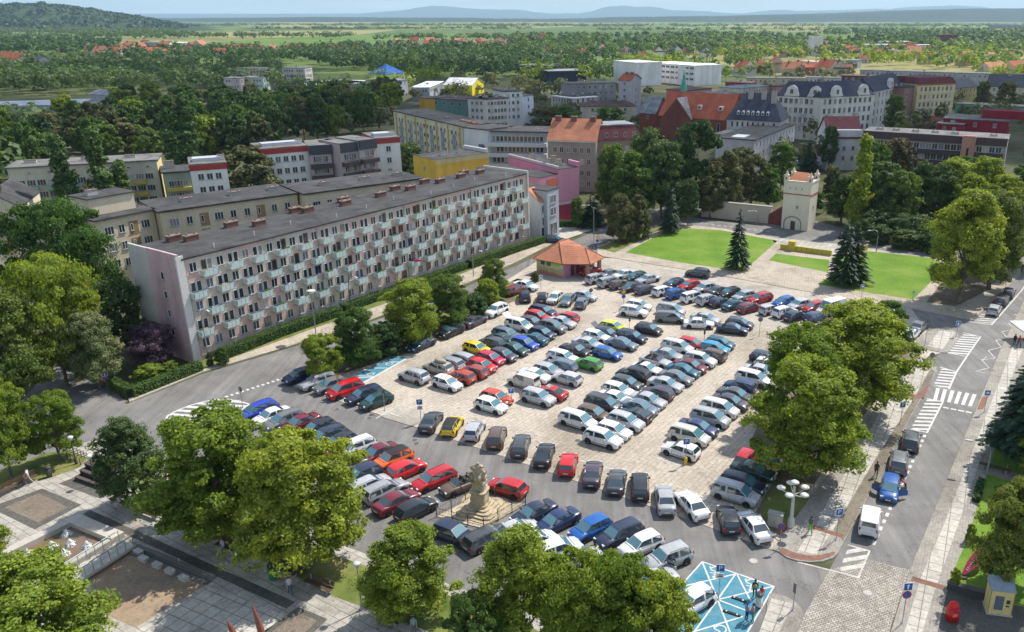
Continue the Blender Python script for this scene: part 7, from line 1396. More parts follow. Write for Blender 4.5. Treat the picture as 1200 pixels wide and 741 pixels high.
rj = np.random.RandomState(2); k = 420; hz_ = rj.uniform(0, 1, k) ** 1.4; an = rj.uniform(0, 6.3, k); rr2 = (1 - hz_) * .5 * np.sqrt(rj.uniform(0, 1, k)) + .03; jp = np.stack([rr2 * np.cos(an), rr2 * np.sin(an), hz_ * .6], 1); jn = np.stack([np.cos(an), np.sin(an), np.full(k, .8)], 1) + rj.normal(0, .3, (k, 3)); jn /= np.linalg.norm(jn, axis=1)[:, None]
M_foam = PM((.85, .87, .88), .4); jme = quads_mesh('water_jet', jp, jn, .11, M_foam, rj); rs = random.Random(2)
for (x, y) in [(78.7, 629), (61.6, 643), (83, 640.5), (102.5, 643), (76, 652), (33.5, 652), (53.5, 655), (57.7, 664), (32.6, 672)]: p = G(x, y); ob('water_jet', jme, fr, (p.x - fo.x, p.y - fo.y, .06), rs.uniform(0, 6))
# sunken basin with steps
sheet('basin_floor', [(104, 671), (146, 648), (243, 686), (159, 737), (120, 720)], .13, M_basin)
sheet('basin_edge', [(147, 645), (152, 642), (250, 683), (243, 687)], .134, PM((.12, .11, .10), .8)); st = [G(149, 650), G(240, 688)]
for k, (off, h) in enumerate(((0, .14), (.75, .28))):
    A_, B2 = st; d = (B2 - A_).normalized(); n = V3(-d.y, d.x) * 1; a = A_ + n * off; b_ = B2 + n * off; mb = MB(); mb.prism([(q.x, q.y) for q in (a, b_, b_ + n * .4, a + n * .4)], .12, .12 + h); o = mb.build('step', [PM((.16, .15, .135), .9)]); tag(o, kind='structure')
for k, (x, y) in enumerate([(163, 650.5), (169, 658.5), (185, 666), (200, 673), (216, 681)]): p = G(x, y); mb = MB(); mb.box((0, 0, 0), (.85, .45, .3), 0, 0, .96); mb.box((0, 0, .3), (.9, .5, .05)); o = mb.build('stone_block', [PM((.46, .45, .41), .9)], None, (p.x, p.y, .13), bz); tag(o, ['pale stone block nearest the footbridge', 'second pale block along the basin steps from the footbridge', 'third pale block along the basin steps from the footbridge', 'fourth pale block along the basin steps from the footbridge', 'pale stone block farthest from the footbridge'][k], 'stone block', 'pale blocks along the basin steps')
# footbridge
A_, B2 = G(150, 637, .5), G(60, 694, .5); d = (B2 - A_); Lb = d.length; r = empty('footbridge', ((A_ + B2) / 2) * 1, math.atan2(d.y, d.x)); r.location.z = .12; tag(r, 'narrow pale footbridge with steel railings between the two basins', 'footbridge')
mb = MB(); mb.box((0, 0, .25), (Lb, 1.9, .25)); mb.box((0, 0, .0), (Lb * .98, 1.5, .25), 0, 1); mb.build('deck', [PM((.48, .45, .38), .9), PM((.2, .2, .19), .9)], r)
for s_ in (-1, 1):
    mb = MB(); mb.tube([(-Lb / 2, s_ * .88, 1.5), (Lb / 2, s_ * .88, 1.5)], .05, 8); mb.tube([(-Lb / 2, s_ * .88, 1.0), (Lb / 2, s_ * .88, 1.0)], .015, 5); [mb.tube([(-Lb / 2 + .1 + k * (Lb - .2) / 9, s_ * .88, .5), (-Lb / 2 + .1 + k * (Lb - .2) / 9, s_ * .88, 1.5)], .03, 5) for k in range(10)]; mb.build('railing', [PM((.30, .33, .36), .35, .5)], r)
# rust-red spikes of a sculpture
for (x, y, t, la) in ((277, 762, 728, 'shorter rust-red spike of a sculpture at the bottom edge'), (311, 772, 709, 'taller rust-red spike of a sculpture at the bottom edge')):
    p = G(x, y); h = zat(p, t); mb = MB(); mb.smooth = False; mb.tube([(0, 0, 0), (.08, 0, h * .4), (-.1, 0, h * .75), (-.28, 0, h)], [.34, .30, .18, .02], 5); o = mb.build('sculpture_spike', [PM((.20, .07, .05), .8)], None, (p.x, p.y, .12)); tag(o, la, 'sculpture', 'rust-red sculpture spikes')
# yellow cabin, post box, planter wall, banner, parasol
p = G(1168, 716); r = empty('ticket_cabin', (p.x, p.y, .13), R(-12)); tag(r, 'pale yellow cabin with a dark window and a grey sloping roof', 'cabin'); r.scale = (.86, .86, .95); hc = zat(p, 682) - .1; mb = MB(); mb.box((0, 0, 0), (2.0, 1.5, hc - .35), 0); mb.box((0, 0, 0), (2.2, 1.8, .08), 0, 1); mb.build('body', [PM((.62, .52, .22), .6), PM((.4, .4, .38))], r)
mb = MB(); mb.box((0, 0, hc - .35), (2.15, 1.65, .12), 0, 0); mb.add([(-1.05, -.8, hc - .23), (1.05, -.8, hc - .23), (1.05, .8, hc + .15), (-1.05, .8, hc + .15), (1.05, .8, hc - .23), (-1.05, .8, hc - .23)], [(0, 1, 2, 3), (1, 4, 2), (0, 3, 5), (3, 2, 4, 5)]); mb.build('roof', [PM((.28, .32, .36), .5)], r); mb = MB(); mb.box((-.2, -.76, .5), (.75, .03, 1.35)); mb.build('window', [M_pane], r); mb = MB(); mb.box((.55, -.77, 1.2), (.3, .05, .35)); mb.box((.55, -.77, .9), (.3, .05, .12)); mb.build('ticket_slot', [M_dkmetal], r)
for s_ in (-.98, .98): mb = MB(); mb.box((s_, -.755, .08), (.06, .03, hc - .5)); mb.build('corner_strip', [PM((.30, .22, .10))], r)
p = G(1114.5, 729); r = empty('post_box', (p.x, p.y, .12), R(10)); tag(r, 'red rounded post box on the paved yard', 'post box'); r.scale = (1.2, 1.2, 1.25); mb = MB(); mb.smooth = True; mb.box((0, 0, .1), (.62, .55, .9)); mb.lathe([(.34, 0), (.34, .1), (.28, .3), (.15, .4), (0, .43)], (0, 0, 1.0), 16, 0, 1.0, .9); mb.build('body', [PM((.55, .01, .015), .35)], r); mb = MB(); mb.box((0, -.29, .85), (.4, .02, .06)); mb.box((0, -.285, .5), (.34, .02, .2), 0, 1); mb.build('slot', [M_dkmetal, PM((.62, .2, .15))], r); mb = MB(); mb.box((0, 0, 0), (.4, .4, .1)); mb.build('foot', [M_dkmetal], r)
c = Bld('planter_wall', 'dark low planter wall between the garden and the paved yard', 'wall', G(1109, 692), G(1155, 704.5), .45, .55, PM((.07, .07, .07), .9)); c.walls(); c.root.location.z = .12; c.box('coping', -.04, c.L + .04, .04, -.49, .55, .62, PM((.10, .10, .10), .9))
p = G(1128, 678); r = empty('banner_flag', (p.x, p.y, .13), R(0)); tag(r, 'leaning dark red feather banner with pale lettering on the garden lawn', 'banner'); tip = G(1160, 637, 1.9) - Vector((p.x, p.y, .13)); mb = MB(); a = V3(0, 0, .12); mb.tube([a, tip * .5 + V3(.1, -.1, .35), tip], .025, 6); mb.build('pole', [M_dkmetal], r)
mb = MB(); ax = (tip - a); L_b = ax.length; ux = ax.normalized(); sd_ = V3(-ux.y, ux.x, 0).normalized(); nrm = ux.cross(sd_)
pr = [(0, 0), (.12, .26), (.35, .46), (.6, .5), (.82, .38), (1, .1), (.95, -.12), (.7, -.42), (.4, -.46), (.15, -.26)]; fv = [a + ux * (t * L_b) + sd_ * w + nrm * .10 for t, w in pr]; bv = [v - nrm * .02 for v in fv]; k = len(pr); mb.add(fv + bv, [tuple(range(k)), tuple(range(k, 2 * k))[::-1]] + [(i, i + k, (i + 1) % k + k, (i + 1) % k) for i in range(k)]); fl_ = mb.build('cloth', [PM((.24, .012, .05), .7)], r)
if (nrm.z) < 0: nrm = -nrm; off = .02
else: off = .0
M4 = Matrix((( ux.x, sd_.x if ux.cross(sd_).z > 0 else -sd_.x, abs(1) * (ux.cross(sd_)).x if ux.cross(sd_).z > 0 else -(ux.cross(sd_)).x), (ux.y, sd_.y if ux.cross(sd_).z > 0 else -sd_.y, ux.cross(sd_).y if ux.cross(sd_).z > 0 else -ux.cross(sd_).y), (ux.z, sd_.z if ux.cross(sd_).z > 0 else -sd_.z, ux.cross(sd_).z if ux.cross(sd_).z > 0 else -ux.cross(sd_).z)))
zax = Vector((M4[0][2], M4[1][2], M4[2][2])); mb = MB(); rl_ = random.Random(8)
for k in range(11):
    w_ = rl_.uniform(.05, .09) ; hgt_ = rl_.uniform(.16, .26); cpt = a + ux * L_b * (.16 + .052 * k) + zax * .13; yv = Vector((M4[0][1], M4[1][1], M4[2][1]))
    mb.add([tuple(cpt - ux * w_ / 2 - yv * hgt_ / 2), tuple(cpt + ux * w_ / 2 - yv * hgt_ / 2), tuple(cpt + ux * w_ / 2 + yv * hgt_ / 2), tuple(cpt - ux * w_ / 2 + yv * hgt_ / 2)], [(0, 1, 2, 3)])
mb.build('lettering', [PM((.50, .38, .42), .7)], fl_)
mb = MB(); mb.lathe([(.35, 0), (.35, .1), (.05, .12)], n=12); mb.build('base', [M_dkmetal], r)
p = G(1203, 400); r = empty('parasol', (p.x, p.y, .12)); tag(r, 'large white square parasol at the right edge of the avenue', 'parasol'); mb = MB(); mb.tube([(0, 0, 0), (0, 0, 2.9)], .04, 8); mb.box((0, 0, 0), (.8, .8, .1)); mb.build('pole', [M_dkmetal], r); mb = MB(); e = [(-2, -2, 2.3), (2, -2, 2.3), (2, 2, 2.3), (-2, 2, 2.3), (0, 0, 3.1)]; e2 = [(x, y, z - .2) for x, y, z in e]; mb.add(e + e2, [(0, 1, 4), (1, 2, 4), (2, 3, 4), (3, 0, 4), (6, 5, 9), (7, 6, 9), (8, 7, 9), (5, 8, 9), (0, 5, 6, 1), (1, 6, 7, 2), (2, 7, 8, 3), (3, 8, 5, 0)]); mb.build('canopy', [PM((.72, .70, .66), .8)], r)
# ================================================================ HEDGES AND BUSHES
def hedge(l, w, h, label, leaf='hedge', dens=70, closed=False, name='hedge'):
    P = [G(*q) for q in l]; o = sum(P, Vector()) / len(P); r = empty(name, (o.x, o.y, 0)); tag(r, label, 'hedge', 'hedges'); core = MB(); pp = []; nn = []; rs = np.random.RandomState(len(label))
    for a, b_ in zip(P, P[1:]):
        a = a - o; b_ = b_ - o; d = (b_ - a); L = d.length; d.normalize(); n = V3(-d.y, d.x); ang = math.atan2(d.y, d.x); core.box((((a + b_) / 2).x, ((a + b_) / 2).y, 0), (L, w * .8, h * .92), ang)
        k = int(L * (2 * h + w) * dens); t = rs.uniform(-.1, L + .1, k); s = rs.uniform(-(h + w / 2), h + w / 2, k); side = np.sign(s); y = np.where(np.abs(s) < w / 2, s, side * w / 2); z = np.where(np.abs(s) < w / 2, h, h - (np.abs(s) - w / 2)); y += rs.normal(0, .05, k); z += rs.normal(0, .06, k)
        pp.append(np.stack([a.x + d.x * t + n.x * y, a.y + d.y * t + n.y * y, z], 1)); top = (np.abs(s) < w / 2).astype(float); nn.append(np.stack([n.x * side * (1 - top), n.y * side * (1 - top), top * 1.2 + .3], 1) + rs.normal(0, .35, (k, 3)))
    pp = np.concatenate(pp); nn = np.concatenate(nn); nn /= np.linalg.norm(nn, axis=1)[:, None]; ob('foliage', quads_mesh('foliage', pp, nn, .2, L_[leaf], rs), r); core.build('dark_core', [PM((.02, .035, .012), .95)], r); return r  # solid dark core box behind the leaf quads, no branches modelled
hedge([(128, 452), (155, 466), (236, 434)], 1.1, 1.3, 'clipped L-shaped hedge at the foot of the end wall')
hedge([(262, 420), (330, 393), (398, 369)], 1.5, 1.35, 'long dark hedge in front of the near half of the facade'); hedge([(402, 366), (480, 338), (545, 315)], 1.4, 1.2, 'long dark hedge in front of the middle of the facade'); hedge([(550, 314), (600, 297), (636, 285)], 1.5, 1.5, 'hedge in front of the far end of the facade'); hedge([(655, 266), (704, 266)], 1.5, 1.4, 'hedge at the road in front of the spruce')
hedge([(1150, 566), (1143, 590)], .6, .6, 'narrow low hedge beside the garden lawn')
def bush(x, yb, yt, w, leaf, label, lod=1, z0=0): r = tree(x, yb, yt, w, 'round', leaf, lod, label, clear=.1, name='bush', zb=0, group='bushes', cat='bush', i=0); r['category'] = 'bush'; return r
bush(261, 428, 407, 19, 'mid', 'round clipped bush at the near end of the facade hedge'); bush(247, 430, 413, 10, 'dark', 'slim bush beside the round clipped bush'); bush(176, 446, 425, 42, 'bright', 'bright low bush inside the clipped hedge'); bush(200, 440, 423, 26, 'bright', 'smaller bright bush inside the clipped hedge'); bush(1118, 690, 668, 16, 'bright', 'bright bush at the corner of the garden'); bush(1136, 636, 616, 14, 'bright', 'bright bush at the left side of the garden lawn')
bush(628, 330, 318, 14, 'olive', 'low bush at the kiosk end of the tree strip'); bush(1175, 525, 492, 36, 'dark', 'dark shrub below the pine'); bush(1172, 590, 570, 26, 'mid', 'shrub behind the garden bench')
for k, (x, y, w) in enumerate([(1030, 286, 36), (1060, 292, 40), (1088, 296, 34), (1010, 280, 26)]): bush(x, y, y - 24, w, 'dark', ['dark bush row beyond the road, left part', 'dark bush beyond the road, middle part', 'dark bush beyond the road, right part', 'dark small bush right of the tower'][k])
# ================================================================ PEOPLE
HM = 1.74
def skel(pose):
    J = dict(pelvis=(0, 0, .94), belly=(0, 0, 1.12), chest=(0, .0, 1.32), neck=(0, -.01, 1.48), jaw=(0, -.02, 1.56), head=(0, -.02, 1.64), crown=(0, -.01, 1.70),
             shl=(.17, 0, 1.41), ell=(.22, .02, 1.12), wrl=(.23, -.06, .88), hal=(.23, -.08, .80), shr=(-.17, 0, 1.41), elr=(-.22, .02, 1.12), wrr=(-.23, -.06, .88), har=(-.23, -.08, .80),
             hil=(.09, 0, .90), knl=(.10, -.02, .50), anl=(.10, .02, .09), tol=(.12, -.17, .04), hir=(-.09, 0, .90), knr=(-.10, -.02, .50), anr=(-.10, .02, .09), tor=(-.12, -.17, .04))
    if pose == 'walk': J.update(knl=(.10, -.22, .52), anl=(.10, -.30, .10), tol=(.11, -.48, .07), knr=(-.10, .06, .50), anr=(-.10, .34, .14), tor=(-.11, .18, .05), ell=(.23, .12, 1.14), wrl=(.22, .08, .92), hal=(.22, .05, .85), elr=(-.23, -.10, 1.15), wrr=(-.20, -.28, 1.0), har=(-.20, -.34, .95))
    if pose == 'talk': J.update(elr=(-.24, -.06, 1.14), wrr=(-.10, -.30, 1.12), har=(-.06, -.36, 1.14), knl=(.13, -.04, .5), anl=(.15, .04, .09), tol=(.18, -.14, .04))
    if pose == 'bend': J.update(belly=(0, -.12, 1.08), chest=(0, -.30, 1.22), neck=(0, -.42, 1.32), jaw=(0, -.50, 1.34), head=(0, -.55, 1.38), crown=(0, -.58, 1.42), shl=(.17, -.34, 1.28), shr=(-.17, -.34, 1.28), ell=(.2, -.5, 1.06), elr=(-.2, -.5, 1.06), wrl=(.16, -.72, .98), wrr=(-.16, -.72, .98), hal=(.15, -.8, .97), har=(-.15, -.8, .97))
    if pose == 'sit':
        for k in J: x, y, z = J[k]; J[k] = (x, y + .05, z - .43)
        J.update(pelvis=(0, .05, .54), hil=(.09, .02, .53), hir=(-.09, .02, .53), knl=(.12, -.42, .52), anl=(.12, -.40, .10), tol=(.13, -.58, .05), knr=(-.12, -.42, .52), anr=(-.12, -.42, .10), tor=(-.13, -.60, .05), ell=(.23, .0, .74), elr=(-.23, .0, .74), wrl=(.12, -.24, .66), wrr=(-.12, -.24, .66), hal=(.08, -.32, .66), har=(-.08, -.32, .66))
    return J
RAD = dict(pelvis=.135, belly=.13, chest=.15, neck=.058, jaw=.075, head=.098, crown=.075, sh=.068, el=.046, wr=.032, ha=.036, hi=.095, kn=.062, an=.042, to=.036)
BONES = [('pelvis', 'belly'), ('belly', 'chest'), ('chest', 'neck'), ('neck', 'jaw'), ('jaw', 'head'), ('head', 'crown')] + [(a + s, b_ + s) for s in 'lr' for a, b_ in (('sh', 'el'), ('el', 'wr'), ('wr', 'ha'), ('hi', 'kn'), ('kn', 'an'), ('an', 'to'))] + [('chest', 'sh' + s) for s in 'lr'] + [('pelvis', 'hi' + s) for s in 'lr']
def person(p, az, pose, shirt, trousers, label, hair=(.05, .035, .025), short=False, sleeves=True, z0=0., scale=1.0, skirt=False, bag=None):
    J = skel(pose); names = list(J); me = bpy.data.meshes.new('person'); me.from_pydata([J[n] for n in names], [(names.index(a), names.index(b_)) for a, b_ in BONES], [])
    o = bpy.data.objects.new('person', me); COL.objects.link(o); sk_ = o.modifiers.new('s', 'SKIN'); sk_.use_smooth_shade = True
    for i, n in enumerate(names):
        q = RAD.get(n) or RAD[n[:2]]; sx = 1.25 if n in ('chest', 'pelvis', 'belly') else 1.0; me.skin_vertices[0].data[i].radius = (q * sx if n in ('chest', 'belly', 'pelvis') else q, q * .82 if n in ('chest', 'belly', 'pelvis') else q)
        me.skin_vertices[0].data[i].use_root = n == 'pelvis'
    su = o.modifiers.new('u', 'SUBSURF'); su.levels = 1; su.render_levels = 1
    dg = bpy.context.evaluated_depsgraph_get(); m2 = bpy.data.meshes.new_from_object(o.evaluated_get(dg)); bpy.data.objects.remove(o)
    V = [v.co.copy() for v in m2.vertices]; Fc = [tuple(f.vertices) for f in m2.polygons]; mb = MB(); mb.smooth = True
    def dist(c, a, b_): a = Vector(a); b_ = Vector(b_); t = max(0, min(1, (c - a).dot(b_ - a) / (b_ - a).length_squared)); return (c - a.lerp(b_, t)).length, t
    reg = []
    for f in Fc:
        c = sum((V[i] for i in f), Vector()) / len(f); best = min(((dist(c, J[a], J[b_])[0] / (RAD.get(a) or RAD[a[:2]]), a, b_, dist(c, J[a], J[b_])[1]) for a, b_ in BONES)); a, b_, t = best[1:]
        k = 1
        if a in ('neck', 'jaw', 'head'): k = 0
        elif a[:2] in ('wr',) or (a[:2] == 'el' and (short or not sleeves or t > .85)) or (a[:2] == 'sh' and short and t > .6): k = 0
        elif a[:2] in ('hi',) or (a == 'pelvis' and b_ != 'belly') or (a == 'pelvis' and t < .2): k = 2
        elif a[:2] == 'kn': k = 0 if (short and trousers[0] != 0 and short == 'all') else 2
        elif a[:2] == 'an': k = 3
        reg.append(k)
    mb.v = [tuple(v) for v in V]; mb.f = Fc; mb.m = reg; mb.sm = [True] * len(Fc)
    for s in 'lr':                                               # five fingers rooted in the palm
        w, h = Vector(J['wr' + s]), Vector(J['ha' + s]); d = (h - w).normalized(); sd2 = d.cross(Vector((0, 1, .2))).normalized()
        if sd2.length < .1: sd2 = Vector((1, 0, 0))
        bd_ = sd2.cross(d)
        for k, ln in enumerate((.062, .075, .07, .055)): q = h + sd2 * (k - 1.5) * .019; mb.tube([q, q + d * (ln * .6 + .02), q + d * (ln * .9 + .02) + bd_ * .025], [.011, .010, .007], 5, 0)
        q = h - d * .02 + bd_ * .02; mb.tube([q, q + sd2 * .035 * (1 if s == 'l' else -1) + d * .03, q + sd2 * .04 * (1 if s == 'l' else -1) + d * .06], [.012, .010, .008], 5, 0)
    hd = Vector(J['head']); fwd = Vector((0, -1, 0)) if pose != 'bend' else Vector((0, -.8, -.6)); upv = (Vector(J['crown']) - hd).normalized() if pose == 'bend' else Vector((0, 0, 1))
    nz = hd + fwd * .095 - upv * .02; mb.tube([nz + upv * .03, nz - upv * .01 + fwd * .022, nz - upv * .02], [.008, .014, .01], 6, 0)
    for s in (-1, 1): blob(mb, tuple(hd + fwd * .088 + Vector((s * .034, 0, 0)) + upv * .012), .012, n=5, mi=4, amp=0); blob(mb, tuple(hd + Vector((s * .098, .01, -.01))), .024, (.5, .8, 1.2), n=5, mi=0, amp=0)
    mb.add([tuple(hd + fwd * .094 + Vector((x, 0, 0)) + upv * z) for x, z in ((-.026, -.052), (.026, -.052), (.022, -.062), (-.022, -.062))], [(0, 1, 2, 3)], 5)
    if skirt: mb.lathe([(.15, .95 if pose != 'sit' else .55), (.22, .7 if pose != 'sit' else .5), (.27, .5 if pose != 'sit' else .42)], (0, 0 if pose != 'sit' else -.15, 0), 14, 2)
    r = mb.build('person', [M_skin, PM(shirt, .9), PM(trousers, .9), PM((.08, .06, .05), .7), M_hair, PM((.30, .10, .09), .6)], None, (p.x, p.y, z0), az + PI / 2); r.scale = (scale,) * 3
    hb = MB(); blob(hb, tuple(hd + upv * .03 - fwd * .022), .112, (.98, .98, .95), 5, 10, 0, .03); hb.build('hair', [PM(hair, .8)], r)
    if bag: b2 = MB(); blob(b2, (.0, .17, 1.2) if pose != 'sit' else (0, .2, .8), .17, (.9, .6, 1.2), 3, 8, 0, .05); b2.build('backpack', [PM(bag, .8)], r)
    tag(r, label, 'person'); return r
D2 = R
person(G(949, 626), R(-100), 'walk', (.10, .12, .14), (.10, .42, .05), 'person in a dark top and bright green trousers walking at the pavement corner', z0=.12, short=True)
person(G(1026, 560), R(-110), 'walk', (.05, .055, .05), (.04, .04, .045), 'person in dark clothes walking on the setts beside the parked blue car', z0=.12)
person(G(1060, 577), R(170), 'bend', (.30, .06, .10), (.03, .03, .035), 'person in a dark red top leaning into the open door of the blue car', z0=.01)
person(G(884, 700.5), R(80), 'stand', (.06, .05, .04), (.03, .035, .06), 'person with a yellow-green backpack standing on the blue bay', z0=.01, bag=(.30, .30, .06))
person(G(874.5, 728), R(20), 'talk', (.20, .26, .40), (.02, .03, .08), 'person in a light blue shirt and cap talking at the edge of the blue bay', hair=(.03, .06, .16), z0=.01, short=True)
person(G(882, 729), R(180), 'talk', (.50, .30, .28), (.03, .16, .07), 'person in a pink top and green trousers talking at the edge of the blue bay', z0=.01, short=True)
person(G(892, 705), R(-120), 'stand', (.40, .05, .05), (.6, .6, .58), 'small person in red and white beside the white bin', z0=.12, scale=.8)
person(G(1167, 328), R(-100), 'walk', (.03, .03, .06), (.03, .03, .04), 'person in dark clothes on the far avenue pavement', z0=.12)
person(G(1188, 406), R(-90), 'stand', (.03, .03, .03), (.03, .04, .07), 'person in black at the parasol by the avenue', z0=.12); person(G(1193, 408), R(-80), 'walk', (.40, .02, .03), (.04, .04, .05), 'person in a red top at the parasol by the avenue', z0=.12)
person(G(263.5, 428.5), R(-60), 'walk', (.55, .02, .05), (.03, .03, .05), 'person in a red jacket walking past the round clipped bush', z0=.12)
person(G(35, 568), R(190), 'walk', (.62, .62, .62), (.5, .48, .44), 'person in white walking beside the long dark bench', z0=.12, short=True); person(G(31, 571), R(190), 'walk', (.12, .06, .05), (.08, .08, .09), 'smaller companion in brown beside the person in white', z0=.12, scale=.85)
person(G(141, 594.5), bz - PI / 2, 'sit', (.60, .50, .46), (.62, .60, .55), 'person in pale clothes sitting under the dark bluish tree', z0=.12); person(G(262, 647.5), bz - PI / 2, 'sit', (.45, .47, .55), (.42, .42, .42), 'person in a pale shirt reading on the bench below the big trees', z0=.12)
person(G(341, 698), R(-60), 'walk', (.50, .44, .48), (.04, .10, .16), 'man in a light shirt and blue jeans strolling past the benches', z0=.12, short=True); person(G(332, 676), bz - PI / 2, 'sit', (.08, .08, .09), (.3, .28, .26), 'person in dark clothes on the bench beside the green bin', z0=.12)
for (x, y, s, t, la) in ((448, 728.5, (.25, .28, .40), (.2, .1, .08), 'left one of three people sitting by the plaza lamp, in blue'), (454.5, 731, (.50, .28, .20), (.45, .28, .2), 'middle one of three people sitting by the plaza lamp, in pink'), (461, 733.5, (.16, .10, .32), (.12, .1, .1), 'right one of three people sitting by the plaza lamp, in purple')): person(G(x, y), bz - PI / 2, 'sit', s, t, la, z0=.12, short=True)
person(G(486, 745), R(-90), 'stand', (.20, .30, .28), (.10, .10, .12), 'person in a green-grey top below the rounded tree', z0=.12)
person(G(369.6, 455), R(-120), 'walk', (.60, .02, .02), (.05, .05, .06), 'person in a red jacket between the silver estate and the grey hatchback', z0=.05)
person(G(785, 668), R(-60), 'bend', (.05, .04, .05), (.06, .06, .08), 'person in dark clothes at the open door of the silver car', z0=.01)
# ================================================================ FAR LAND
rl = np.random.RandomState(21)
def forest(name, bands, leaf, label, size=1.9, per=70, hgt=(9, 15), rad=(4, 7.5)):
    "a far wood that reads as one mass: crowns of leaf sprays over the ground given by picture bands (x0, x1, y0, y1, n)"
    P = []; Nn_ = []
    for (x0, x1, y0, y1, n) in bands:
        for _ in range(n):
            x, y = rl.uniform(x0, x1), rl.uniform(y0, y1); g = G(x, y); dist = g.length; sc = 1.0; h = rl.uniform(*hgt); r = rl.uniform(*rad); k = int(per * (1.0 if dist < 900 else .55)); d = rl.normal(size=(k, 3)); d[:, 2] = np.abs(d[:, 2]) * 1.1 - .25; d /= np.linalg.norm(d, axis=1)[:, None]
            q = rl.uniform(.75, 1.05, k)[:, None]; bump = 1 + .22 * np.sin(d[:, 0:1] * 7 + rl.uniform(0, 6)) * np.cos(d[:, 1:2] * 6 + rl.uniform(0, 6)); P.append(np.array([g.x, g.y, h * .52]) + d * q * bump * np.array([r, r, h * .5])); Nn_.append(d + rl.normal(0, .3, (k, 3)) + np.array([0, 0, .25]))
    P = np.concatenate(P); Nn_ = np.concatenate(Nn_); Nn_ /= np.linalg.norm(Nn_, axis=1)[:, None]
    sz = np.clip(np.linalg.norm(P[:, :2], axis=1) / 330, size, 5.); o = ob(name, quads_mesh(name, P, Nn_, 1.0, L_[leaf], rl), None)
    me = o.data; co_ = np.empty(len(me.vertices) * 3, dtype=np.float32); me.vertices.foreach_get('co', co_); co_ = co_.reshape(-1, 4, 3); c = co_.mean(1, keepdims=True); co_ = c + (co_ - c) * sz[:, None, None]; me.vertices.foreach_set('co', co_.astype(np.float32).ravel()); me.update()
    tag(o, label, 'wood', None, 'stuff'); return o
forest('far_wood', [(-60, 130, 76, 112, 260), (130, 330, 84, 110, 170), (-60, 60, 158, 168, 20), (330, 440, 112, 122, 24), (-60, 90, 131, 133, 0), (-80, 20, 205, 230, 12)], 'dark', 'dense dark green wood on the left between the sheds and the valley houses')
forest('far_wood', [(120, 440, 62, 76, 260), (380, 640, 58, 84, 520), (430, 600, 78, 94, 60), (0, 140, 50, 66, 160), (560, 700, 66, 92, 120), (690, 720, 86, 100, 12)], 'dark', 'dark wooded belt across the middle distance behind the yellow hall')
forest('far_wood', [(600, 860, 44, 66, 260), (780, 960, 44, 62, 130), (850, 900, 62, 88, 30), (1000, 1240, 38, 60, 260), (860, 1010, 52, 70, 120), (1085, 1240, 56, 82, 120), (690, 880, 80, 96, 30)], 'mid', 'scattered green trees on the right plain')
forest('far_wood', [(600, 860, 44, 64, 260), (780, 960, 44, 60, 140), (1000, 1240, 38, 58, 260), (640, 1100, 60, 74, 90)], 'dark', 'dark trees mixed through the right plain')
forest('far_wood', [(730, 800, 76, 92, 24), (960, 1160, 62, 82, 80), (1130, 1240, 84, 98, 24), (610, 690, 88, 100, 14), (840, 950, 60, 72, 30), (440, 480, 104, 110, 8), (470, 520, 86, 98, 14)], 'bright', 'bright yellow-green trees among the allotments and halls')
forest('far_wood', [(-60, 200, 36, 41, 200), (90, 220, 42, 47, 110), (200, 420, 44, 46, 70), (190, 640, 30, 31.5, 260), (300, 620, 35, 36, 110), (420, 640, 47, 49, 60), (560, 1240, 30, 32.5, 460), (700, 1240, 36, 38, 150), (760, 900, 43, 45, 50), (960, 1240, 40, 43, 90), (-60, 90, 44, 50, 60)], 'dark', 'strips of dark woodland on the far plain', per=40, hgt=(10, 16), rad=(8, 16))
forest('tree_scatter', [(480, 720, 92, 130, 46), (600, 760, 110, 150, 26), (820, 1000, 80, 110, 30), (960, 1200, 96, 130, 36), (200, 470, 128, 160, 44), (1040, 1240, 130, 165, 30), (880, 960, 150, 200, 10), (470, 640, 60, 84, 20), (60, 240, 56, 80, 60)], 'olive', 'loose garden trees between the roofs of the town', rad=(2.5, 5), hgt=(5, 10))
# ridges and mountains as real relief
def relief(name, x0, x1, y0, y1, nx, ny, fn, mat, label=None):
    xs = np.linspace(x0, x1, nx); ys = np.linspace(y0, y1, ny); mb = MB(); mb.smooth = True; vs = [(x, y, fn(x, y)) for y in ys for x in xs]; mb.add(vs, [(j * nx + i, j * nx + i + 1, (j + 1) * nx + i + 1, (j + 1) * nx + i) for j in range(ny - 1) for i in range(nx - 1)]); o = mb.build(name, mat); o['kind'] = 'structure'; return o
from mathutils import noise as mn
def fb(x, y, s, o=4): return mn.fractal(Vector((x / s, y / s, 0)), 1.0, 2.0, o)
M_hillwood = mix_mat('wooded_hill', (.018, .04, .014), (.03, .058, .018), .012, .95, (.045, .075, .022), fine=.05)
M_ridge = mix_mat('distant_ridge', (.012, .03, .018), (.022, .042, .022), .004, .95, fine=.02)
def sm(t): t = max(0, min(1, t)); return t * t * (3 - 2 * t)
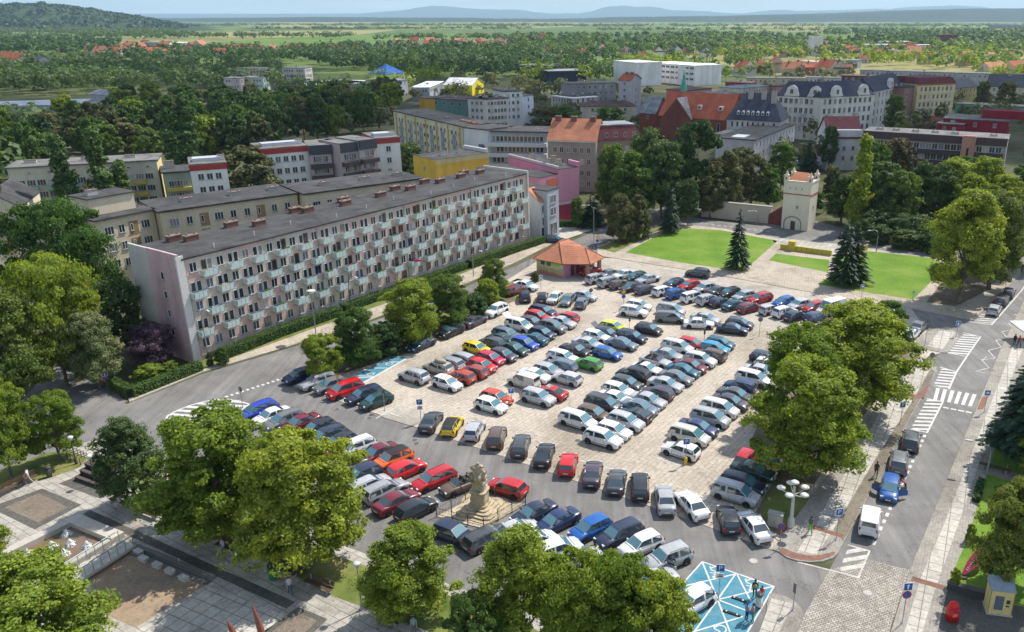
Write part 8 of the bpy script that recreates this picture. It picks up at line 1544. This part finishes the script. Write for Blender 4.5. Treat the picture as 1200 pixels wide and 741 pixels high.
# wooded hill on the left, about 3.4 km away
def hill(x, y):
    px_, py_ = PR((x, y, 0)); a = sm((270 - px_) / 230.) if px_ > 60 else 1 - .35 * sm((60 - px_) / 260.)
    b_ = sm((y - 2500) / 900.) * sm((5200 - y) / 1200.); return max(-5, a * b_ * 90 - 4 + fb(x, y, 260) * 9 + fb(x, y, 38, 3) * 7 * a)
relief('wooded_hill', -3900, -800, 2450, 5300, 220, 120, hill, M_hillwood)
P = []; Nn_ = []
for _ in range(2600):
    x = rl.uniform(-3600, -1100); y = rl.uniform(2700, 3900); z = hill(x, y)
    if z < 6: continue
    k = 14; d = rl.normal(size=(k, 3)); d[:, 2] = np.abs(d[:, 2]); d /= np.linalg.norm(d, axis=1)[:, None]; q = rl.uniform(9, 15); P.append(np.array([x, y, z]) + d * np.array([q, q, q * .7])); Nn_.append(d + rl.normal(0, .25, (k, 3)))
P = np.concatenate(P); Nn_ = np.concatenate(Nn_); Nn_ /= np.linalg.norm(Nn_, axis=1)[:, None]; tag(ob('hill_wood', quads_mesh('hill_wood', P, Nn_, 10., L_['conifer'], rl)), 'dark wood covering the long hill at the left horizon', 'wood', None, 'stuff')
def ridge1(x, y): b_ = sm((y - 7600) / 1000.) * sm((11500 - y) / 1500.); return b_ * (38 + 16 * fb(x, 0, 1800) + (92 * sm((x - 200) / 4200.))) - 4 + fb(x, y, 200, 3) * 5 * b_
relief('far_ridge', -7000, 6500, 7500, 11600, 260, 40, ridge1, M_ridge)
def mount(x, y): b_ = sm((y - 24000) / 4000.) * sm((36000 - y) / 6000.); e = 150 + 240 * max(0, fb(x, 300, 3300, 5) + .45) * sm((x + 9000) / 4000.) ; return b_ * e - 8
relief('mountains', -16000, 16000, 23500, 36500, 240, 30, mount, M_ridge)
# cloud that throws the shade over the town beyond the car park
def cloudmat():
    m = bpy.data.materials.new('cloud'); m.use_nodes = True; t = m.node_tree; b = t.nodes['Principled BSDF']; b.inputs['Base Color'].default_value = (.9, .9, .92, 1); b.inputs['Roughness'].default_value = 1; b.inputs['Specular IOR Level'].default_value = 0; b.inputs['Alpha'].default_value = .34; return m
CM = cloudmat(); rc = random.Random(4)
def cloud(cx, cy_, cz, rx, ry, n, label):
    mb = MB()
    for k in range(n):
        a = rc.uniform(0, 6.28); q = math.sqrt(rc.random()) * .86; blob(mb, (q * math.cos(a) * rx, q * math.sin(a) * ry, rc.uniform(-10, 25)), rc.uniform(.24, .36) * min(rx, ry), (1.25, 1.25, .4), k, 10, 0, .16)
    o = mb.build('cloud', [CM], None, (cx, cy_, cz)); tag(o, label, 'cloud', None, 'stuff')
CH = 900; off = CH / math.tan(R(54)); ox, oy = off * math.cos(R(45)), off * math.sin(R(45))
cloud(-60 + ox, 350 + oy, CH, 420, 135, 26, 'flat cloud above the town centre'); cloud(-250 + ox, 640 + oy, CH + 20, 330, 110, 16, 'flat cloud above the left woods')
# haze
mb = MB(); hx, hy0, hy1, hz0, hz1 = 29000, -1400, 39000, -9, 640
mb.box((0, (hy0 + hy1) / 2, hz0), (2 * hx, hy1 - hy0, hz1 - hz0)); hm = bpy.data.materials.new('haze'); hm.use_nodes = True; t = hm.node_tree; t.nodes.remove(t.nodes['Principled BSDF']); pv = t.nodes.new('ShaderNodeVolumePrincipled'); pv.inputs['Color'].default_value = (.58, .83, 1, 1); pv.inputs['Density'].default_value = 5.5e-5; pv.inputs['Anisotropy'].default_value = .1
t.links.new(pv.outputs[0], t.nodes['Material Output'].inputs['Volume']); o = mb.build('haze', [hm]); tag(o, 'pale blue air between the town and the mountains', 'haze', None, 'stuff')
EXPO=.22
# ================================================================ CAMERA, SKY, SUN
cam = bpy.data.cameras.new('camera'); co = bpy.data.objects.new('camera', cam); COL.objects.link(co)
cam.sensor_width = 36; cam.lens = F / 1200 * 36; cam.shift_x = (600 - CX) / 1200; cam.shift_y = (370 - 370.5) / 1200
co.location = (0, 0, H); co.rotation_euler = (PI / 2 - TH, 0, 0); cam.clip_start = 1; cam.clip_end = 120000
scene.camera = co
SUN_AZ, SUN_EL = R(41), R(54)
sd = Vector((math.cos(SUN_EL) * math.cos(SUN_AZ), math.cos(SUN_EL) * math.sin(SUN_AZ), math.sin(SUN_EL)))
sl = bpy.data.lights.new('sun', 'SUN'); sl.energy = 5.0; sl.angle = R(.53); sl.color = (1, .95, .87)
so = bpy.data.objects.new('sun', sl); COL.objects.link(so); so.rotation_euler = (-sd).to_track_quat('-Z', 'Y').to_euler(); so.location = sd * 300
w = bpy.data.worlds.new('World'); scene.world = w; w.use_nodes = True; t = w.node_tree; bg = t.nodes['Background']
sk = t.nodes.new('ShaderNodeTexSky'); sk.sky_type = 'NISHITA'; sk.sun_disc = False; sk.sun_elevation = SUN_EL; sk.sun_rotation = PI / 2 - SUN_AZ
sk.air_density = 1.0; sk.dust_density = .6; sk.ozone_density = 1.5
tc = t.nodes.new('ShaderNodeTexCoord'); mp = t.nodes.new('ShaderNodeMapping'); mp.inputs['Scale'].default_value = (2.2, 2.2, 22); t.links.new(tc.outputs['Generated'], mp.inputs[0]); cn = noise(t, 1.6, 6, .6, mp.outputs[0], .3)
rc_ = ramp(t, cn.outputs[0], [(.36, (0, 0, 0)), (.6, (1, 1, 1))]); sz_ = t.nodes.new('ShaderNodeSeparateXYZ'); t.links.new(tc.outputs['Generated'], sz_.inputs[0]); fz = N(t, 'ShaderNodeMapRange'); fz.inputs[1].default_value = .0; fz.inputs[2].default_value = .45; fz.inputs[3].default_value = .9; fz.inputs[4].default_value = .25; t.links.new(sz_.outputs[2], fz.inputs[0])
mu = N(t, 'ShaderNodeMath', operation='MULTIPLY'); t.links.new(rc_.outputs[0], mu.inputs[0]); t.links.new(fz.outputs[0], mu.inputs[1])
t.links.new(mixc(t, mu.outputs[0], sk.outputs[0], (8.6, 9.0, 9.3)), bg.inputs[0]); bg.inputs[1].default_value = .15
scene.view_settings.view_transform = 'Standard'; scene.view_settings.look = 'None'; scene.view_settings.gamma = 1; scene.view_settings.exposure = EXPO
scene.render.film_transparent = False
cy = scene.cycles; cy.max_bounces = 5; cy.diffuse_bounces = 3; cy.glossy_bounces = 2; cy.transmission_bounces = 3; cy.transparent_max_bounces = 4; cy.volume_bounces = 0
cy.use_denoising = True; cy.use_adaptive_sampling = True; cy.adaptive_threshold = .02; cy.sample_clamp_indirect = 4
